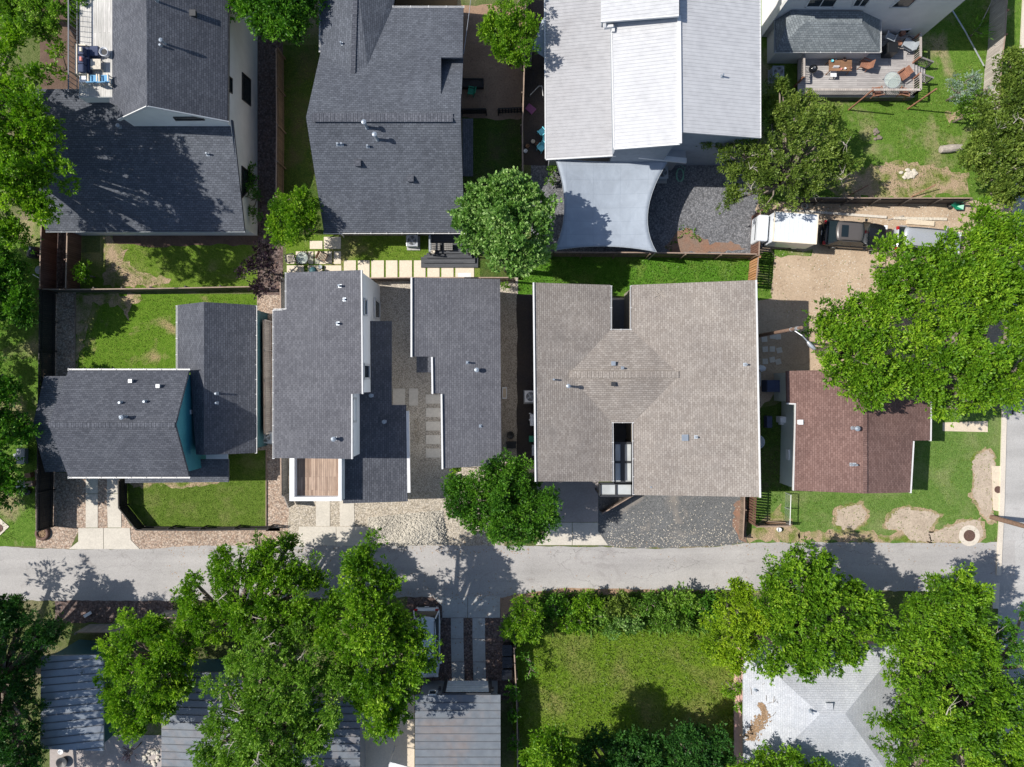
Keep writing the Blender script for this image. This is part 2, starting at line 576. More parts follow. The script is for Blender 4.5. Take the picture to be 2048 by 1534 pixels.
MT = dict(
    shing_dark=shingle('shingle_charcoal', (0.075, 0.081, 0.098), (0.118, 0.125, 0.146), (0.045, 0.049, 0.06)),
    shing_blue=shingle('shingle_slate', (0.085, 0.094, 0.112), (0.128, 0.14, 0.164), (0.052, 0.058, 0.07)),
    shing_grey=shingle('shingle_grey', (0.112, 0.114, 0.128), (0.155, 0.157, 0.173), (0.075, 0.076, 0.088)),
    shing_tan=shingle('shingle_weathered_tan', (0.25, 0.219, 0.193), (0.335, 0.302, 0.27), (0.17, 0.148, 0.13), warm=(0.205, 0.187, 0.173)),
    shing_red=shingle('shingle_red_brown', (0.16, 0.096, 0.083), (0.225, 0.143, 0.125), (0.105, 0.063, 0.056)),
    shing_pale=shingle('shingle_pale_grey', (0.43, 0.45, 0.48), (0.49, 0.505, 0.53), (0.36, 0.38, 0.41), warm=(0.38, 0.38, 0.39)),
    shing_green=shingle('shingle_green_grey', (0.17, 0.195, 0.21), (0.26, 0.29, 0.305), (0.1, 0.115, 0.125)),
    white_siding=siding('white_siding', (0.74, 0.75, 0.75), 0.22),
    white_wall=plain('white_render', (0.8, 0.81, 0.82), 0.6, var=0.04),
    white_trim=plain('white_trim', (0.62, 0.62, 0.62), 0.45, var=0.06),
    cream_siding=siding('cream_siding', (0.76, 0.735, 0.735), 0.16),
    mint_wall=siding('pale_mint_siding', (0.56, 0.63, 0.6), 0.18),
    teal=siding('teal_siding', (0.045, 0.24, 0.30), 0.18),
    teal_dark=siding('dark_teal_siding', (0.03, 0.1, 0.12), 0.2),
    tan_wall=siding('tan_siding', (0.33, 0.29, 0.24), 0.2),
    pink_wall=plain('pink_render', (0.62, 0.38, 0.35), 0.8),
    grey_wall=siding('grey_siding', (0.28, 0.29, 0.31), 0.2),
    metal_white=metal_sheet('white_metal_sheet', (0.46, 0.465, 0.48), 0.5, 0.0, (0.39, 0.39, 0.41), 0.5),
    metal_dull=metal_sheet('dull_galvanised_sheet', (0.35, 0.35, 0.365), 0.5, 0.05, (0.29, 0.285, 0.295), 0.6),
    metal_blue=metal_sheet('slate_blue_metal_sheet', (0.27, 0.31, 0.36), 0.38, 0.3, (0.27, 0.22, 0.19), 0.4),
    metal_rust=metal_sheet('weathered_grey_metal_sheet', (0.155, 0.175, 0.2), 0.45, 0.15, (0.24, 0.185, 0.16), 0.7),
    seam=plain('dark_seam', (0.12, 0.13, 0.15), 0.5),
    steel=plain('galvanised_steel', (0.55, 0.57, 0.6), 0.35, 0.6),
    pipe=plain('pale_vent_metal', (0.3, 0.34, 0.39), 0.4, 0.3),
    dark=plain('charcoal_metal', (0.03, 0.032, 0.036), 0.5),
    black=plain('black_plastic', (0.012, 0.013, 0.015), 0.4),
    glass=glassy('dark_window_glass', (0.012, 0.02, 0.025), 0.1),
    frost=plain('frosted_panel', (0.42, 0.44, 0.44), 0.3, var=0.15, scale=1.2),
    clear=clear_glass('clear_table_glass', (0.86, 0.92, 0.9), 0.8),
    fence_black=planks('black_stained_boards', (0.022, 0.02, 0.019), (0.035, 0.03, 0.028), (0.01, 0.01, 0.01), 0.14, 4, False),
    fence_red=planks('red_brown_boards', (0.13, 0.062, 0.042), (0.19, 0.1, 0.07), (0.04, 0.02, 0.015), 0.14, 4, False),
    fence_brown=planks('brown_boards', (0.16, 0.115, 0.085), (0.24, 0.18, 0.135), (0.06, 0.045, 0.035), 0.14, 4, False),
    fence_dark=planks('dark_weathered_boards', (0.09, 0.075, 0.065), (0.14, 0.115, 0.1), (0.03, 0.025, 0.022), 0.14, 4, False),
    fence_orange=planks('orange_boards', (0.42, 0.2, 0.09), (0.5, 0.27, 0.13), (0.12, 0.06, 0.03), 0.14, 4, False),  # brighter and more orange than the red-brown boards
    fence_grey=planks('grey_weathered_boards', (0.4, 0.35, 0.32), (0.52, 0.47, 0.43), (0.2, 0.17, 0.15), 0.14, 4, False),
    fence_slate=planks('grey_stained_boards', (0.2, 0.19, 0.18), (0.27, 0.255, 0.24), (0.09, 0.085, 0.08), 0.14, 4, False),
    cap=plain('pale_wood_cap', (0.3, 0.22, 0.17), 0.8, var=0.25),
    wood=planks('stained_brown_wood', (0.2, 0.105, 0.055), (0.29, 0.16, 0.09), (0.07, 0.04, 0.025), 0.12, 2.0),
    wood_red=planks('orange_brown_timber', (0.27, 0.125, 0.08), (0.34, 0.165, 0.105), (0.15, 0.07, 0.045), 0.12, 1.0),
    deck_tan=planks('weathered_deck_boards', (0.24, 0.16, 0.115), (0.45, 0.33, 0.25), (0.09, 0.06, 0.045), 0.14, 2.4, False),
    deck_grey=planks('grey_deck_boards', (0.34, 0.32, 0.315), (0.43, 0.41, 0.4), (0.12, 0.11, 0.11), 0.15, 3.6),
    deck_dark=planks('charcoal_deck_boards', (0.055, 0.06, 0.07), (0.085, 0.09, 0.1), (0.015, 0.016, 0.02), 0.14, 3.6),
    deck_pale=planks('pale_deck_boards', (0.5, 0.49, 0.46), (0.6, 0.58, 0.55), (0.24, 0.22, 0.2), 0.15, 3.6, False),
    bark=plain('bark', (0.2, 0.165, 0.135), 0.95, var=0.4, scale=8),
    pole_wood=plain('pole_timber', (0.2, 0.125, 0.09), 0.85, var=0.3, scale=6),
    alley=asphalt('worn_alley_asphalt', (0.385, 0.37, 0.36)),
    street=asphalt('street_asphalt', (0.42, 0.41, 0.4), 0.3),
    conc=concrete('driveway_concrete', (0.56, 0.52, 0.455), amt=0.25),
    conc_grey=concrete('old_grey_concrete', (0.42, 0.42, 0.41), (0.25, 0.22, 0.2), 0.5),
    conc_brown=concrete('brown_stained_concrete', (0.36, 0.32, 0.3), (0.2, 0.17, 0.155), 0.5),
    conc_dark=concrete('dark_patio_concrete', (0.14, 0.14, 0.145), (0.08, 0.075, 0.07), 0.5),
    conc_cream=concrete('cream_concrete', (0.62, 0.53, 0.41), (0.4, 0.33, 0.25), 0.35),
    paver=concrete('cream_paver', (0.68, 0.6, 0.48), (0.45, 0.38, 0.3), 0.25),
    stone_step=concrete('tan_stepping_slab', (0.6, 0.555, 0.49), (0.42, 0.38, 0.34), 0.35),
    curb=concrete('curb_concrete', (0.6, 0.54, 0.46), (0.35, 0.3, 0.26), 0.4),
    thin=turf('thin_dry_grass', (0.12, 0.185, 0.025), (0.19, 0.24, 0.05), (0.44, 0.33, 0.22), 1.0, 0.9, 0.36, 0.56),
    shade_blue=plain('shaded_wall_blue', (0.22, 0.25, 0.29), 0.7),  # shade on the walls put into a dark blue-grey colour
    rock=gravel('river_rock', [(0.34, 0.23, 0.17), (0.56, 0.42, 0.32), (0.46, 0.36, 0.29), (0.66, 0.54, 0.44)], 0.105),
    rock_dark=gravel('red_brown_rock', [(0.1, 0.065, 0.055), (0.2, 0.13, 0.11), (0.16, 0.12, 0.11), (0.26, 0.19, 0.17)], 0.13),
    pea=gravel('tan_pea_gravel', [(0.5, 0.44, 0.36), (0.62, 0.55, 0.46), (0.57, 0.5, 0.42), (0.68, 0.61, 0.52)], 0.07, bumps=0.5),
    pea_pale=gravel('cream_pea_gravel', [(0.46, 0.39, 0.3), (0.6, 0.53, 0.43), (0.54, 0.47, 0.38), (0.7, 0.63, 0.54)], 0.09),
    white_rock=gravel('white_limestone', [(0.6, 0.55, 0.46), (0.69, 0.64, 0.55), (0.65, 0.6, 0.51), (0.74, 0.69, 0.6)], 0.06, bumps=0.4),
    slate_gravel=gravel('slate_blue_gravel', [(0.13, 0.135, 0.15), (0.23, 0.235, 0.255), (0.18, 0.185, 0.2), (0.3, 0.3, 0.32)], 0.1),
    lot=gravel('dark_lot_gravel', [(0.12, 0.125, 0.13), (0.2, 0.205, 0.21), (0.16, 0.165, 0.17), (0.27, 0.272, 0.272)], 0.05, (0.26, 0.23, 0.2)),
    black_soil=earth('dark_soil', (0.045, 0.04, 0.042), (0.07, 0.055, 0.045), 0.3),
    mulch_shade=earth('brown_mulch_and_shade', (0.09, 0.055, 0.04), (0.14, 0.09, 0.065), 0.3, 1.5),
    dirt=earth('tan_dirt', (0.47, 0.365, 0.265), (0.38, 0.285, 0.2), 0.3),
    dirt_pale=earth('pale_sandy_bed', (0.46, 0.38, 0.3), (0.36, 0.29, 0.225), 0.3, 1.4),
    dirt_brown=earth('brown_yard_dirt', (0.34, 0.225, 0.15), (0.24, 0.155, 0.105), 0.25),
    red_dirt=earth('rusty_leaf_litter', (0.24, 0.13, 0.085), (0.2, 0.15, 0.12), 0.2, 1.0),
    grass_d=turf('patchy_sod', (0.08, 0.175, 0.012), (0.155, 0.255, 0.03), (0.40, 0.30, 0.165), 0.9, 0.4, 0.54, 0.68),
    grass_a=turf('yellowing_lawn', (0.09, 0.175, 0.014), (0.18, 0.26, 0.04), (0.36, 0.3, 0.15), 0.75, 0.35),
    grass_front=turf('clipped_sod', (0.075, 0.135, 0.016), (0.14, 0.21, 0.035), (0.29, 0.25, 0.12), 0.4, 0.5),
    grass_lush=turf('lush_green_lawn', (0.055, 0.16, 0.01), (0.12, 0.26, 0.03), (0.2, 0.27, 0.06), 0.7, 0.6),
    grass_yard=turf('rough_yard_grass', (0.07, 0.16, 0.016), (0.16, 0.26, 0.045), (0.40, 0.32, 0.2), 0.75, 0.3, 0.53, 0.66),
    grass_h=turf('corner_lawn', (0.09, 0.18, 0.03), (0.17, 0.265, 0.065), (0.34, 0.32, 0.17), 0.4, 0.35),
    grass_lot=turf('overgrown_field', (0.085, 0.17, 0.01), (0.17, 0.26, 0.025), (0.27, 0.23, 0.1), 0.7, 0.25, 0.48, 0.68),
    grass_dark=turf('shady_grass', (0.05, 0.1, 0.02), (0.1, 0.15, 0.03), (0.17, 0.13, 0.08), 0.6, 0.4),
    base=turf('rough_ground', (0.1, 0.14, 0.04), (0.16, 0.18, 0.07), (0.3, 0.24, 0.17), 0.8, 0.3),
    blade=leaf('grass_blades', (0.07, 0.13, 0.012), (0.14, 0.21, 0.025), (0.27, 0.31, 0.07), 0.2),
    leaf_rich=leaf('rich_green_leaves', (0.05, 0.135, 0.006), (0.145, 0.3, 0.014), (0.33, 0.49, 0.035), 0.33),
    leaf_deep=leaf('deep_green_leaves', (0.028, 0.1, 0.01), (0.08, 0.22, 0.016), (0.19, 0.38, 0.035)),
    leaf_shaded=leaf('shaded_green_leaves', (0.014, 0.055, 0.012), (0.035, 0.12, 0.02), (0.085, 0.22, 0.035)),  # shade on the southern trees put into the leaf colour
    leaf_olive=leaf('olive_leaves', (0.05, 0.09, 0.012), (0.135, 0.21, 0.03), (0.28, 0.36, 0.07)),
    leaf_grey=leaf('light_green_leaves', (0.06, 0.14, 0.014), (0.16, 0.31, 0.03), (0.34, 0.49, 0.085), 0.33),
    leaf_maple=leaf('pale_maple_leaves', (0.07, 0.17, 0.03), (0.2, 0.36, 0.08), (0.45, 0.58, 0.24)),
    leaf_yellow=leaf('yellow_green_leaves', (0.1, 0.2, 0.006), (0.23, 0.37, 0.012), (0.4, 0.52, 0.03)),
    leaf_purple=leaf('purple_leaves', (0.012, 0.006, 0.012), (0.03, 0.014, 0.025), (0.07, 0.04, 0.055), 0.1),
    leaf_silver=leaf('silver_leaves', (0.12, 0.19, 0.13), (0.24, 0.33, 0.25), (0.4, 0.48, 0.4), 0.15),
    car_white=plain('white_car_paint', (0.64, 0.67, 0.71), 0.22, var=0.03),
    car_black=plain('black_car_paint', (0.013, 0.014, 0.017), 0.12, 0.1, var=0.05),
    car_silver=plain('silver_car_paint', (0.5, 0.52, 0.55), 0.25, 0.4, var=0.02),
    car_roof=plain('grey_reflection_roof', (0.09, 0.082, 0.08), 0.3, var=0.05),  # grey reflection on the black car put into the roof colour
    tyre=plain('tyre_rubber', (0.02, 0.02, 0.021), 0.85),
    red_lamp=plain('red_tail_lamp', (0.35, 0.01, 0.012), 0.25),
    head_lamp=plain('clear_head_lamp', (0.7, 0.72, 0.75), 0.15),
    sail=planks('pale_sail_cloth', (0.285, 0.325, 0.38), (0.295, 0.335, 0.39), (0.24, 0.275, 0.325), 0.62, 0.62, rough=0.85) if 0 else sailcloth(),
    navy=plain('navy_fabric', (0.05, 0.065, 0.12), 0.9),
    blue=plain('sky_blue_plastic', (0.07, 0.28, 0.5), 0.5),
    aqua=plain('aqua_plastic', (0.15, 0.55, 0.66), 0.4),
    purple=plain('dusty_purple_fabric', (0.23, 0.08, 0.2), 0.9),
    cream=plain('cream_fabric', (0.7, 0.62, 0.5), 0.9),
    pink=plain('coral_fabric', (0.65, 0.25, 0.22), 0.9),
    green_pl=plain('green_plastic', (0.02, 0.3, 0.17), 0.4),
    iron=plain('rusty_cast_iron', (0.13, 0.075, 0.06), 0.75, 0.3, var=0.35, scale=12),
    grey_pl=plain('grey_plastic', (0.3, 0.33, 0.36), 0.6),
    white_pl=plain('white_plastic', (0.75, 0.76, 0.78), 0.4),
    stone=plain('pale_limestone', (0.55, 0.5, 0.42), 0.9, var=0.25, scale=7),
    log=plain('weathered_log', (0.36, 0.32, 0.28), 0.95, var=0.3, scale=7),
    straw=plain('dry_leaf_litter', (0.3, 0.2, 0.12), 0.95, var=0.45, scale=12),
    weedy=leaf('weed_leaves', (0.05, 0.13, 0.012), (0.11, 0.23, 0.025), (0.2, 0.35, 0.05)),
    hose=plain('pale_green_hose', (0.2, 0.42, 0.3), 0.5),
)
# ------------------------------------------------------------------ the setting: ground sheets
def wob(poly, amp=3.0, step=14):
    """Outline with a natural, uneven edge (photo pixels)."""
    out = []
    for i, a in enumerate(poly):
        b = poly[(i + 1) % len(poly)]
        d = math.hypot(b[0] - a[0], b[1] - a[1])
        k = max(1, int(d / step))
        for j in range(k):
            t = j / k
            out.append((a[0] + (b[0] - a[0]) * t + rnd.uniform(-amp, amp), a[1] + (b[1] - a[1]) * t + rnd.uniform(-amp, amp)))
    return out


def sheet(name, polys, m, level, amp=0, kind='structure', step=14):
    mb = MB()
    for p in polys:
        q = wob(p, amp, step) if amp else p
        pts = [G(x, y) for x, y in q]
        tri = tessellate_polygon([pts])
        z = 0.004 * level
        vs = [(a.x, a.y, z) for a in pts]
        fs = []
        for t in tri:
            a, b, c = (V(vs[i]) for i in t)
            fs.append(t if (b - a).cross(c - a).z > 0 else t[::-1])
        mb.add(vs, fs)
    return tag(mb.build(name, m), kind=kind)


g = MB(); g.poly([(-300, -300, 0), (300, -300, 0), (300, 300, 0), (-300, 300, 0)])
tag(g.build('ground', MT['base']), kind='structure')

# yards and lawns
sheet('grass_verge', [[(-60, 440), (82, 440), (84, 1092), (-60, 1092)]], MT['grass_yard'], 1)
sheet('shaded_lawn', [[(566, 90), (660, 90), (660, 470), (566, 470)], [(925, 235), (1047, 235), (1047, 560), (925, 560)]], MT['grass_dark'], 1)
sheet('backyard_lawn', [[(200, 462), (516, 462), (516, 580), (130, 580), (130, 505), (200, 505)]], MT['grass_a'], 1)
sheet('mulch_and_shade', [[(82, -40), (160, -40), (160, 250), (82, 250)], [(222, 455), (516, 455), (516, 492), (420, 489), (300, 494), (224, 486)]], MT['mulch_shade'], 2, 2.5)  # balcony-side patch is shade put in as dark ground; the other is mulched
sheet('sod_lawn', [[(152, 588), (522, 588), (522, 760), (152, 760)]], MT['grass_d'], 1)
sheet('front_lawn', [[(244, 940), (532, 900), (532, 1058), (280, 1058), (244, 1010)]], MT['grass_front'], 1)
sheet('side_lawn', [[(684, 468), (850, 468), (850, 524), (684, 524)]], MT['grass_a'], 1)
sheet('green_lawn', [[(1032, 505), (1516, 508), (1516, 592), (1032, 592)]], MT['grass_lush'], 1)
sheet('hillside_lawn', [[(1520, -60), (2100, -60), (2100, 402), (1520, 402)]], MT['grass_yard'], 1)
sheet('corner_lawn', [[(1512, 820), (2006, 820), (2000, 1060), (1985, 1088), (1500, 1088), (1500, 990)]], MT['grass_h'], 1)
sheet('overgrown_field', [[(1028, 1186), (1495, 1182), (1490, 1600), (1028, 1600)]], MT['grass_lot'], 1, 3)
sheet('bare_yard', [[(922, 10), (1050, 10), (1048, 236), (990, 240), (922, 236)]], MT['dirt_brown'], 2, 3)
sheet('dirt_lot', [[(1512, 406), (2040, 402), (2040, 700), (1800, 760), (1590, 745), (1512, 830)]], MT['dirt'], 3, 4)
sheet('weedy_strip', [[(1516, 505), (1545, 505), (1542, 600), (1516, 600)], [(1545, 498), (1625, 500), (1620, 514), (1550, 512)]], MT['grass_yard'], 4, 4)
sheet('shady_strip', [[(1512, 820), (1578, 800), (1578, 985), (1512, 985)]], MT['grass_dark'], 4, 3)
sheet('dry_patches', [[(1560, 1010), (1604, 1064), (1600, 1085), (1490, 1082), (1515, 1052)],
                      [(1600, 1062), (1760, 1064), (1830, 1070), (1826, 1084), (1600, 1084)],
                      [(1680, 345), (1800, 320), (1935, 345), (1940, 390), (1700, 396), (1640, 372)],
                      [(1890, 225), (1920, 222), (1926, 236), (1900, 244)]], MT['thin'], 3, 6, step=9)
beds = [[(1675, 1020), (1702, 1011), (1722, 1008), (1733, 1025), (1727, 1045), (1706, 1057), (1684, 1058), (1671, 1045)],
        [(1772, 1045), (1790, 1022), (1815, 1016), (1850, 1022), (1880, 1030), (1868, 1045), (1856, 1066), (1862, 1084), (1822, 1082), (1800, 1060), (1775, 1058)],
        [(1944, 925), (1952, 908), (1975, 902), (1988, 910), (1988, 930), (1984, 1025), (1992, 1038), (1978, 1042), (1964, 1030), (1955, 1005), (1944, 990), (1950, 960)],
        [(1862, 1084), (1858, 1066), (1890, 1056), (1928, 1043), (1955, 1040), (1964, 1052), (1966, 1072), (1950, 1084)]]
def grow(poly, k):
    cx = sum(p[0] for p in poly) / len(poly); cy = sum(p[1] for p in poly) / len(poly)
    return [(p[0] + (p[0] - cx) / max(1, math.hypot(p[0] - cx, p[1] - cy)) * k, p[1] + (p[1] - cy) / max(1, math.hypot(p[0] - cx, p[1] - cy)) * k) for p in poly]


sheet('worn_grass', [grow(p, 7) for p in beds], MT['thin'], 4, 3.5, step=5)
sheet('planting_bed', beds, MT['dirt_pale'], 5, 2.6, step=4)
sheet('dirt_edge', [[(1030, 1172), (1450, 1172), (1450, 1190), (1190, 1192), (1100, 1195), (1062, 1200), (1004, 1236), (1000, 1180)]], MT['dirt_brown'], 5, 4)
sheet('bare_lawn_edge', [[(152, 588), (285, 590), (284, 602), (262, 610), (255, 640), (240, 612), (180, 606), (176, 640), (164, 700), (152, 740)],
                         [(206, 472), (222, 470), (228, 490), (255, 500), (250, 520), (290, 548), (340, 556), (322, 574), (208, 572)],
                         [(250, 962), (440, 961), (430, 972), (345, 974), (330, 968), (270, 976)]], MT['thin'], 3, 5, step=8)

# gravel
sheet('river_rock', [[(82, 585), (152, 585), (152, 765), (82, 765)], [(70, 940), (172, 950), (172, 1056), (158, 1060), (140, 1098), (72, 1096)],
                     [(196, 952), (215, 952), (215, 1056), (196, 1056)], [(241, 1020), (262, 1052), (534, 1056), (560, 1056), (560, 1096), (282, 1098), (262, 1084), (241, 1060)],
                     [(514, 590), (578, 590), (578, 1062), (532, 1062), (532, 900), (514, 900)]], MT['rock'], 2)
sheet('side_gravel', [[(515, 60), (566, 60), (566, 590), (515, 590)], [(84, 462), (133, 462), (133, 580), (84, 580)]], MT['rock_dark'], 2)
sheet('courtyard_gravel', [[(724, 555), (1036, 555), (1036, 945), (900, 945), (895, 1000), (724, 1000)]], MT['pea'], 2)
sheet('front_gravel', [[(576, 985), (905, 985), (905, 925), (1010, 925), (1010, 1092), (576, 1092)]], MT['pea_pale'], 3, 2)
sheet('soil_strip', [[(1034, 590), (1078, 590), (1078, 960), (1034, 960)], [(1046, 0), (1096, 0), (1096, 330), (1046, 330)]], MT['black_soil'], 3, 1.5)
sheet('slate_gravel', [[(1062, 325), (1516, 300), (1516, 508), (1062, 508)]], MT['slate_gravel'], 2)
sheet('leaf_litter', [[(1330, 492), (1350, 470), (1372, 455), (1398, 470), (1420, 488), (1470, 484), (1490, 500), (1440, 506), (1335, 505)],
                      [(1470, 1000), (1492, 998), (1492, 1084), (1478, 1082), (1468, 1050)]], MT['red_dirt'], 4, 4, step=8)
sheet('parking_gravel', [[(1196, 985), (1494, 985), (1492, 1086), (1410, 1094), (1240, 1096), (1196, 1090)]], MT['lot'], 3, 2)
sheet('driveway_gravel', [[(815, 1190), (1030, 1185), (1030, 1400), (800, 1400)], [(110, 1196), (345, 1196), (345, 1245), (110, 1245)]], MT['rock_dark'], 4, 2)

# asphalt
sheet('alley', [[(-200, 1094), (0, 1092), (70, 1096), (150, 1098), (290, 1098), (370, 1092), (560, 1091), (890, 1090), (1070, 1092), (1215, 1094), (1300, 1098), (1420, 1094),
                 (1490, 1086), (1620, 1084), (1840, 1086), (1960, 1086), (2030, 1080), (2030, 1196), (1900, 1184), (1700, 1180), (1450, 1180), (1250, 1178), (1130, 1176), (1040, 1188), (1000, 1196), (830, 1194), (600, 1198), (330, 1201), (0, 1201), (-200, 1201)]], MT['alley'], 6, 1.2, step=11)
sheet('street', [[(2062, -300), (2500, -300), (2500, 1900), (1990, 1900), (1996, 1190), (2003, 1000), (2009, 810), (2050, 0)]], MT['street'], 5)
cb = MB()
for a, b in (((2060, -250), (2049, 0)), ((2049, 0), (2009, 780)), ((2009, 780), (2003, 1012)), ((2003, 1012), (1996, 1150)), ((1992, 1165), (1990, 1216))):
    pa, pb = G(*a), G(*b)
    wd = 0.42 if b[1] < 1160 else 0.55
    cb.beam(pa + V((-0.02, 0, 0.06)), pb + V((-0.02, 0, 0.06)), wd * 0.8, 0.13)
tag(cb.build('curb', MT['curb']), kind='structure')

# concrete
def slab(name, polys, m, top=0.035, gap=None):
    mb = MB()
    for p in polys:
        mb.prism([tuple(G(x, y)[:2]) for x, y in p], 0.0, top)
    return tag(mb.build(name, m), kind='structure')


slab('driveway', [[(172, 950), (196, 950), (196, 987), (172, 987)], [(172, 988), (196, 988), (196, 1055), (172, 1055)],
                  [(215, 950), (239, 950), (236, 987), (214, 987)], [(214, 988), (236, 988), (243, 1020), (243, 1055), (216, 1055)],
                  [(157, 1056), (207, 1056), (207, 1098), (138, 1098), (157, 1083)], [(208, 1056), (260, 1056), (262, 1080), (280, 1098), (208, 1098)]], MT['conc'])
slab('driveway', [[(632, 990), (660, 990), (660, 1052), (632, 1052)], [(679, 990), (708, 990), (709, 1052), (680, 1052)],
                  [(598, 1053), (672, 1053), (672, 1091), (596, 1091)], [(673, 1053), (738, 1053), (742, 1091), (673, 1091)]], MT['conc'])
slab('driveway', [[(1072, 950), (1197, 950), (1196, 1044), (1078, 1044)]], MT['conc_brown'])
slab('driveway_apron', [[(1096, 1045), (1144, 1045), (1144, 1090), (1072, 1090)], [(1145, 1045), (1196, 1045), (1196, 1062), (1216, 1090), (1145, 1090)]], MT['conc'], 0.04)
slab('driveway', [[(866, 1193), (935, 1193), (935, 1235), (885, 1235), (884, 1212)], [(936, 1193), (1000, 1193), (1000, 1235), (936, 1235)],
                  [(902, 1236), (927, 1236), (927, 1277), (902, 1277)], [(902, 1278), (927, 1278), (928, 1323), (903, 1323)], [(903, 1324), (928, 1324), (929, 1362), (904, 1362)],
                  [(945, 1236), (970, 1236), (970, 1277), (945, 1277)], [(945, 1278), (970, 1278), (971, 1323), (946, 1323)], [(946, 1324), (971, 1324), (972, 1362), (947, 1362)]], MT['conc_grey'])
slab('patio', [[(100, 1470), (328, 1470), (328, 1600), (100, 1600)]], MT['conc_brown'], 0.03)
slab('patio', [[(722, 1390), (829, 1390), (829, 1600), (722, 1600)]], MT['conc_cream'], 0.03)
slab('walkway', [[(722, 1300), (790, 1300), (790, 1468), (722, 1468)]], MT['conc_grey'], 0.045)
slab('entry_path', [[(1225, 600), (1263, 600), (1263, 672), (1225, 672)], [(1226, 830), (1268, 830), (1268, 960), (1226, 960)]], MT['conc_dark'], 0.05)
slab('path_edge', [[(1222, 596), (1266, 595), (1266, 599), (1222, 600)]], MT['conc_cream'], 0.06)
slab('sidewalk', [[(1885, 845), (1975, 842), (1975, 864), (1885, 862)]], MT['conc_cream'], 0.03)
slab('curb_inlet_slab', [[(1983, 932), (2004, 932), (2003, 1024), (1986, 1020)]], MT['conc_cream'], 0.04)
slab('concrete_pad', [[(-30, 1030), (0, 1036), (19, 1053), (-2, 1073), (-30, 1080)]], MT['curb'], 0.05)
pv = []
xs = [686, 714, 741, 770, 797, 826, 853, 881, 909, 950]
for i in range(9): pv.append([(xs[i] + 2, 521), (xs[i + 1] - 2, 521), (xs[i + 1] - 2, 555), (xs[i] + 2, 555)])
pv += [[(648, 474), (682, 474), (682, 498), (648, 498)], [(620, 482), (645, 482), (645, 498), (620, 498)], [(592, 503), (613, 503), (613, 528), (592, 528)],
       [(616, 503), (627, 503), (627, 528), (616, 528)], [(630, 503), (664, 503), (664, 528), (630, 528)], [(668, 503), (682, 503), (682, 528), (668, 528)],
       [(574, 510), (589, 510), (589, 528), (574, 528)], [(574, 531), (608, 531), (608, 556), (574, 556)], [(616, 531), (645, 531), (645, 556), (616, 556)], [(649, 531), (683, 531), (683, 556), (649, 556)]]
sheet('paver_bed', [[(572, 470), (960, 470), (960, 557), (572, 557)]], MT['grass_a'], 2)
slab('paved_path', pv, MT['paver'], 0.045)
st = [[(852, 789 + 27 * i), (881, 789 + 27 * i), (881, 807 + 27 * i), (852, 807 + 27 * i)] for i in range(5)]
st += [[(818, 777), (836, 777), (836, 811), (818, 811)], [(786, 777), (810, 777), (810, 811), (786, 811)]]
slab('stepping_path', st, MT['stone_step'], 0.05)


def manhole(px, py, r, label, ring=None):
    p = G(px, py)
    t = thing('manhole_cover', label, 'manhole', (p.x, p.y, 0.02))
    mb = MB(); mb.cyl((p.x, p.y, 0.03), r, 0.035, 28)
    for k in range(6):
        a = k * math.pi / 3
        mb.box((p.x + 0.6 * r * math.cos(a), p.y + 0.6 * r * math.sin(a), 0.068), (0.08, 0.05, 0.012), a)
    for k in (0.35, 0.85): mb.torus((p.x, p.y, 0.064), r * k, 0.012, 24, 6)
    mb.build('cover', MT['iron'], t)
    if ring:
        rb = MB()
        n = 26
        vs = [(p.x + q * math.cos(2 * math.pi * k / n), p.y + q * math.sin(2 * math.pi * k / n), 0.045) for q in (r * 1.02, ring) for k in range(n)]
        rb.add(vs, [[k, n + k, n + (k + 1) % n, (k + 1) % n] for k in range(n)])
        rb.build('concrete_ring', MT['curb'], t)


manhole(1938, 1071, 0.42, 'rusty manhole cover in a round concrete collar beside the alley', 0.78)
manhole(1995, 979, 0.26, 'small rusty manhole cover in the tan slab by the kerb')
manhole(-1, 1056, 0.3, 'grey manhole cover on the pale concrete pad at the edge of the verge')

# stones strewn over the dark gravel lot, the white limestone heap
ps = MB()
for i in range(760):
    t = rnd.random()
    if i < 600: px, py = 1215 + 270 * rnd.random(), 1095 - 62 * abs(rnd.gauss(0, 0.55))
    else: px, py = rnd.uniform(1205, 1490), rnd.uniform(1000, 1094)
    if py < 1000 or py > 1098: continue
    q = G(px, py)
    s_ = rnd.uniform(0.018, 0.045)
    ps.rock((q.x, q.y, 0.015), s_, 0.7)
tag(ps.build('scattered_stones', MT['stone']), kind='stuff')

hp = MB()
NX, NY = 60, 26
A, B, C2, D = G(735, 1035), G(885, 1020), G(896, 1089), G(742, 1092)
ids = []
for j in range(NY + 1):
    for i in range(NX + 1):
        u, v_ = i / NX, j / NY
        p = A.lerp(B, u).lerp(D.lerp(C2, u), v_)
        e = min(1, 5 * u + 0.3) * min(1, (1 - u) * 9) * min(1, v_ * 1.6) * min(1, (1 - v_) * 7)
        hgt = 0.75 * e ** 0.8 * (0.8 + 0.2 * math.sin(u * 9 + v_ * 4)) + rnd.uniform(-0.03, 0.05) * (e > 0)
        hp.v.append(V((p.x, p.y, 0.014 + max(0, hgt))))
for j in range(NY):
    for i in range(NX):
        a = j * (NX + 1) + i
        hp.f.append([a + NX + 1, a + NX + 2, a + 1, a])
base_v = list(hp.v)
for i in range(2600):
    q = rnd.choice(base_v)
    if q.z < 0.05: continue
    hp.rock((q.x + rnd.uniform(-.1, .1), q.y + rnd.uniform(-.1, .1), q.z), rnd.uniform(0.03, 0.065), 0.7)
tag(hp.build('limestone_heap', MT['white_rock']), 'heap of white limestone gravel tipped beside the driveway at the alley edge', 'gravel heap', kind='stuff')
wr = MB()
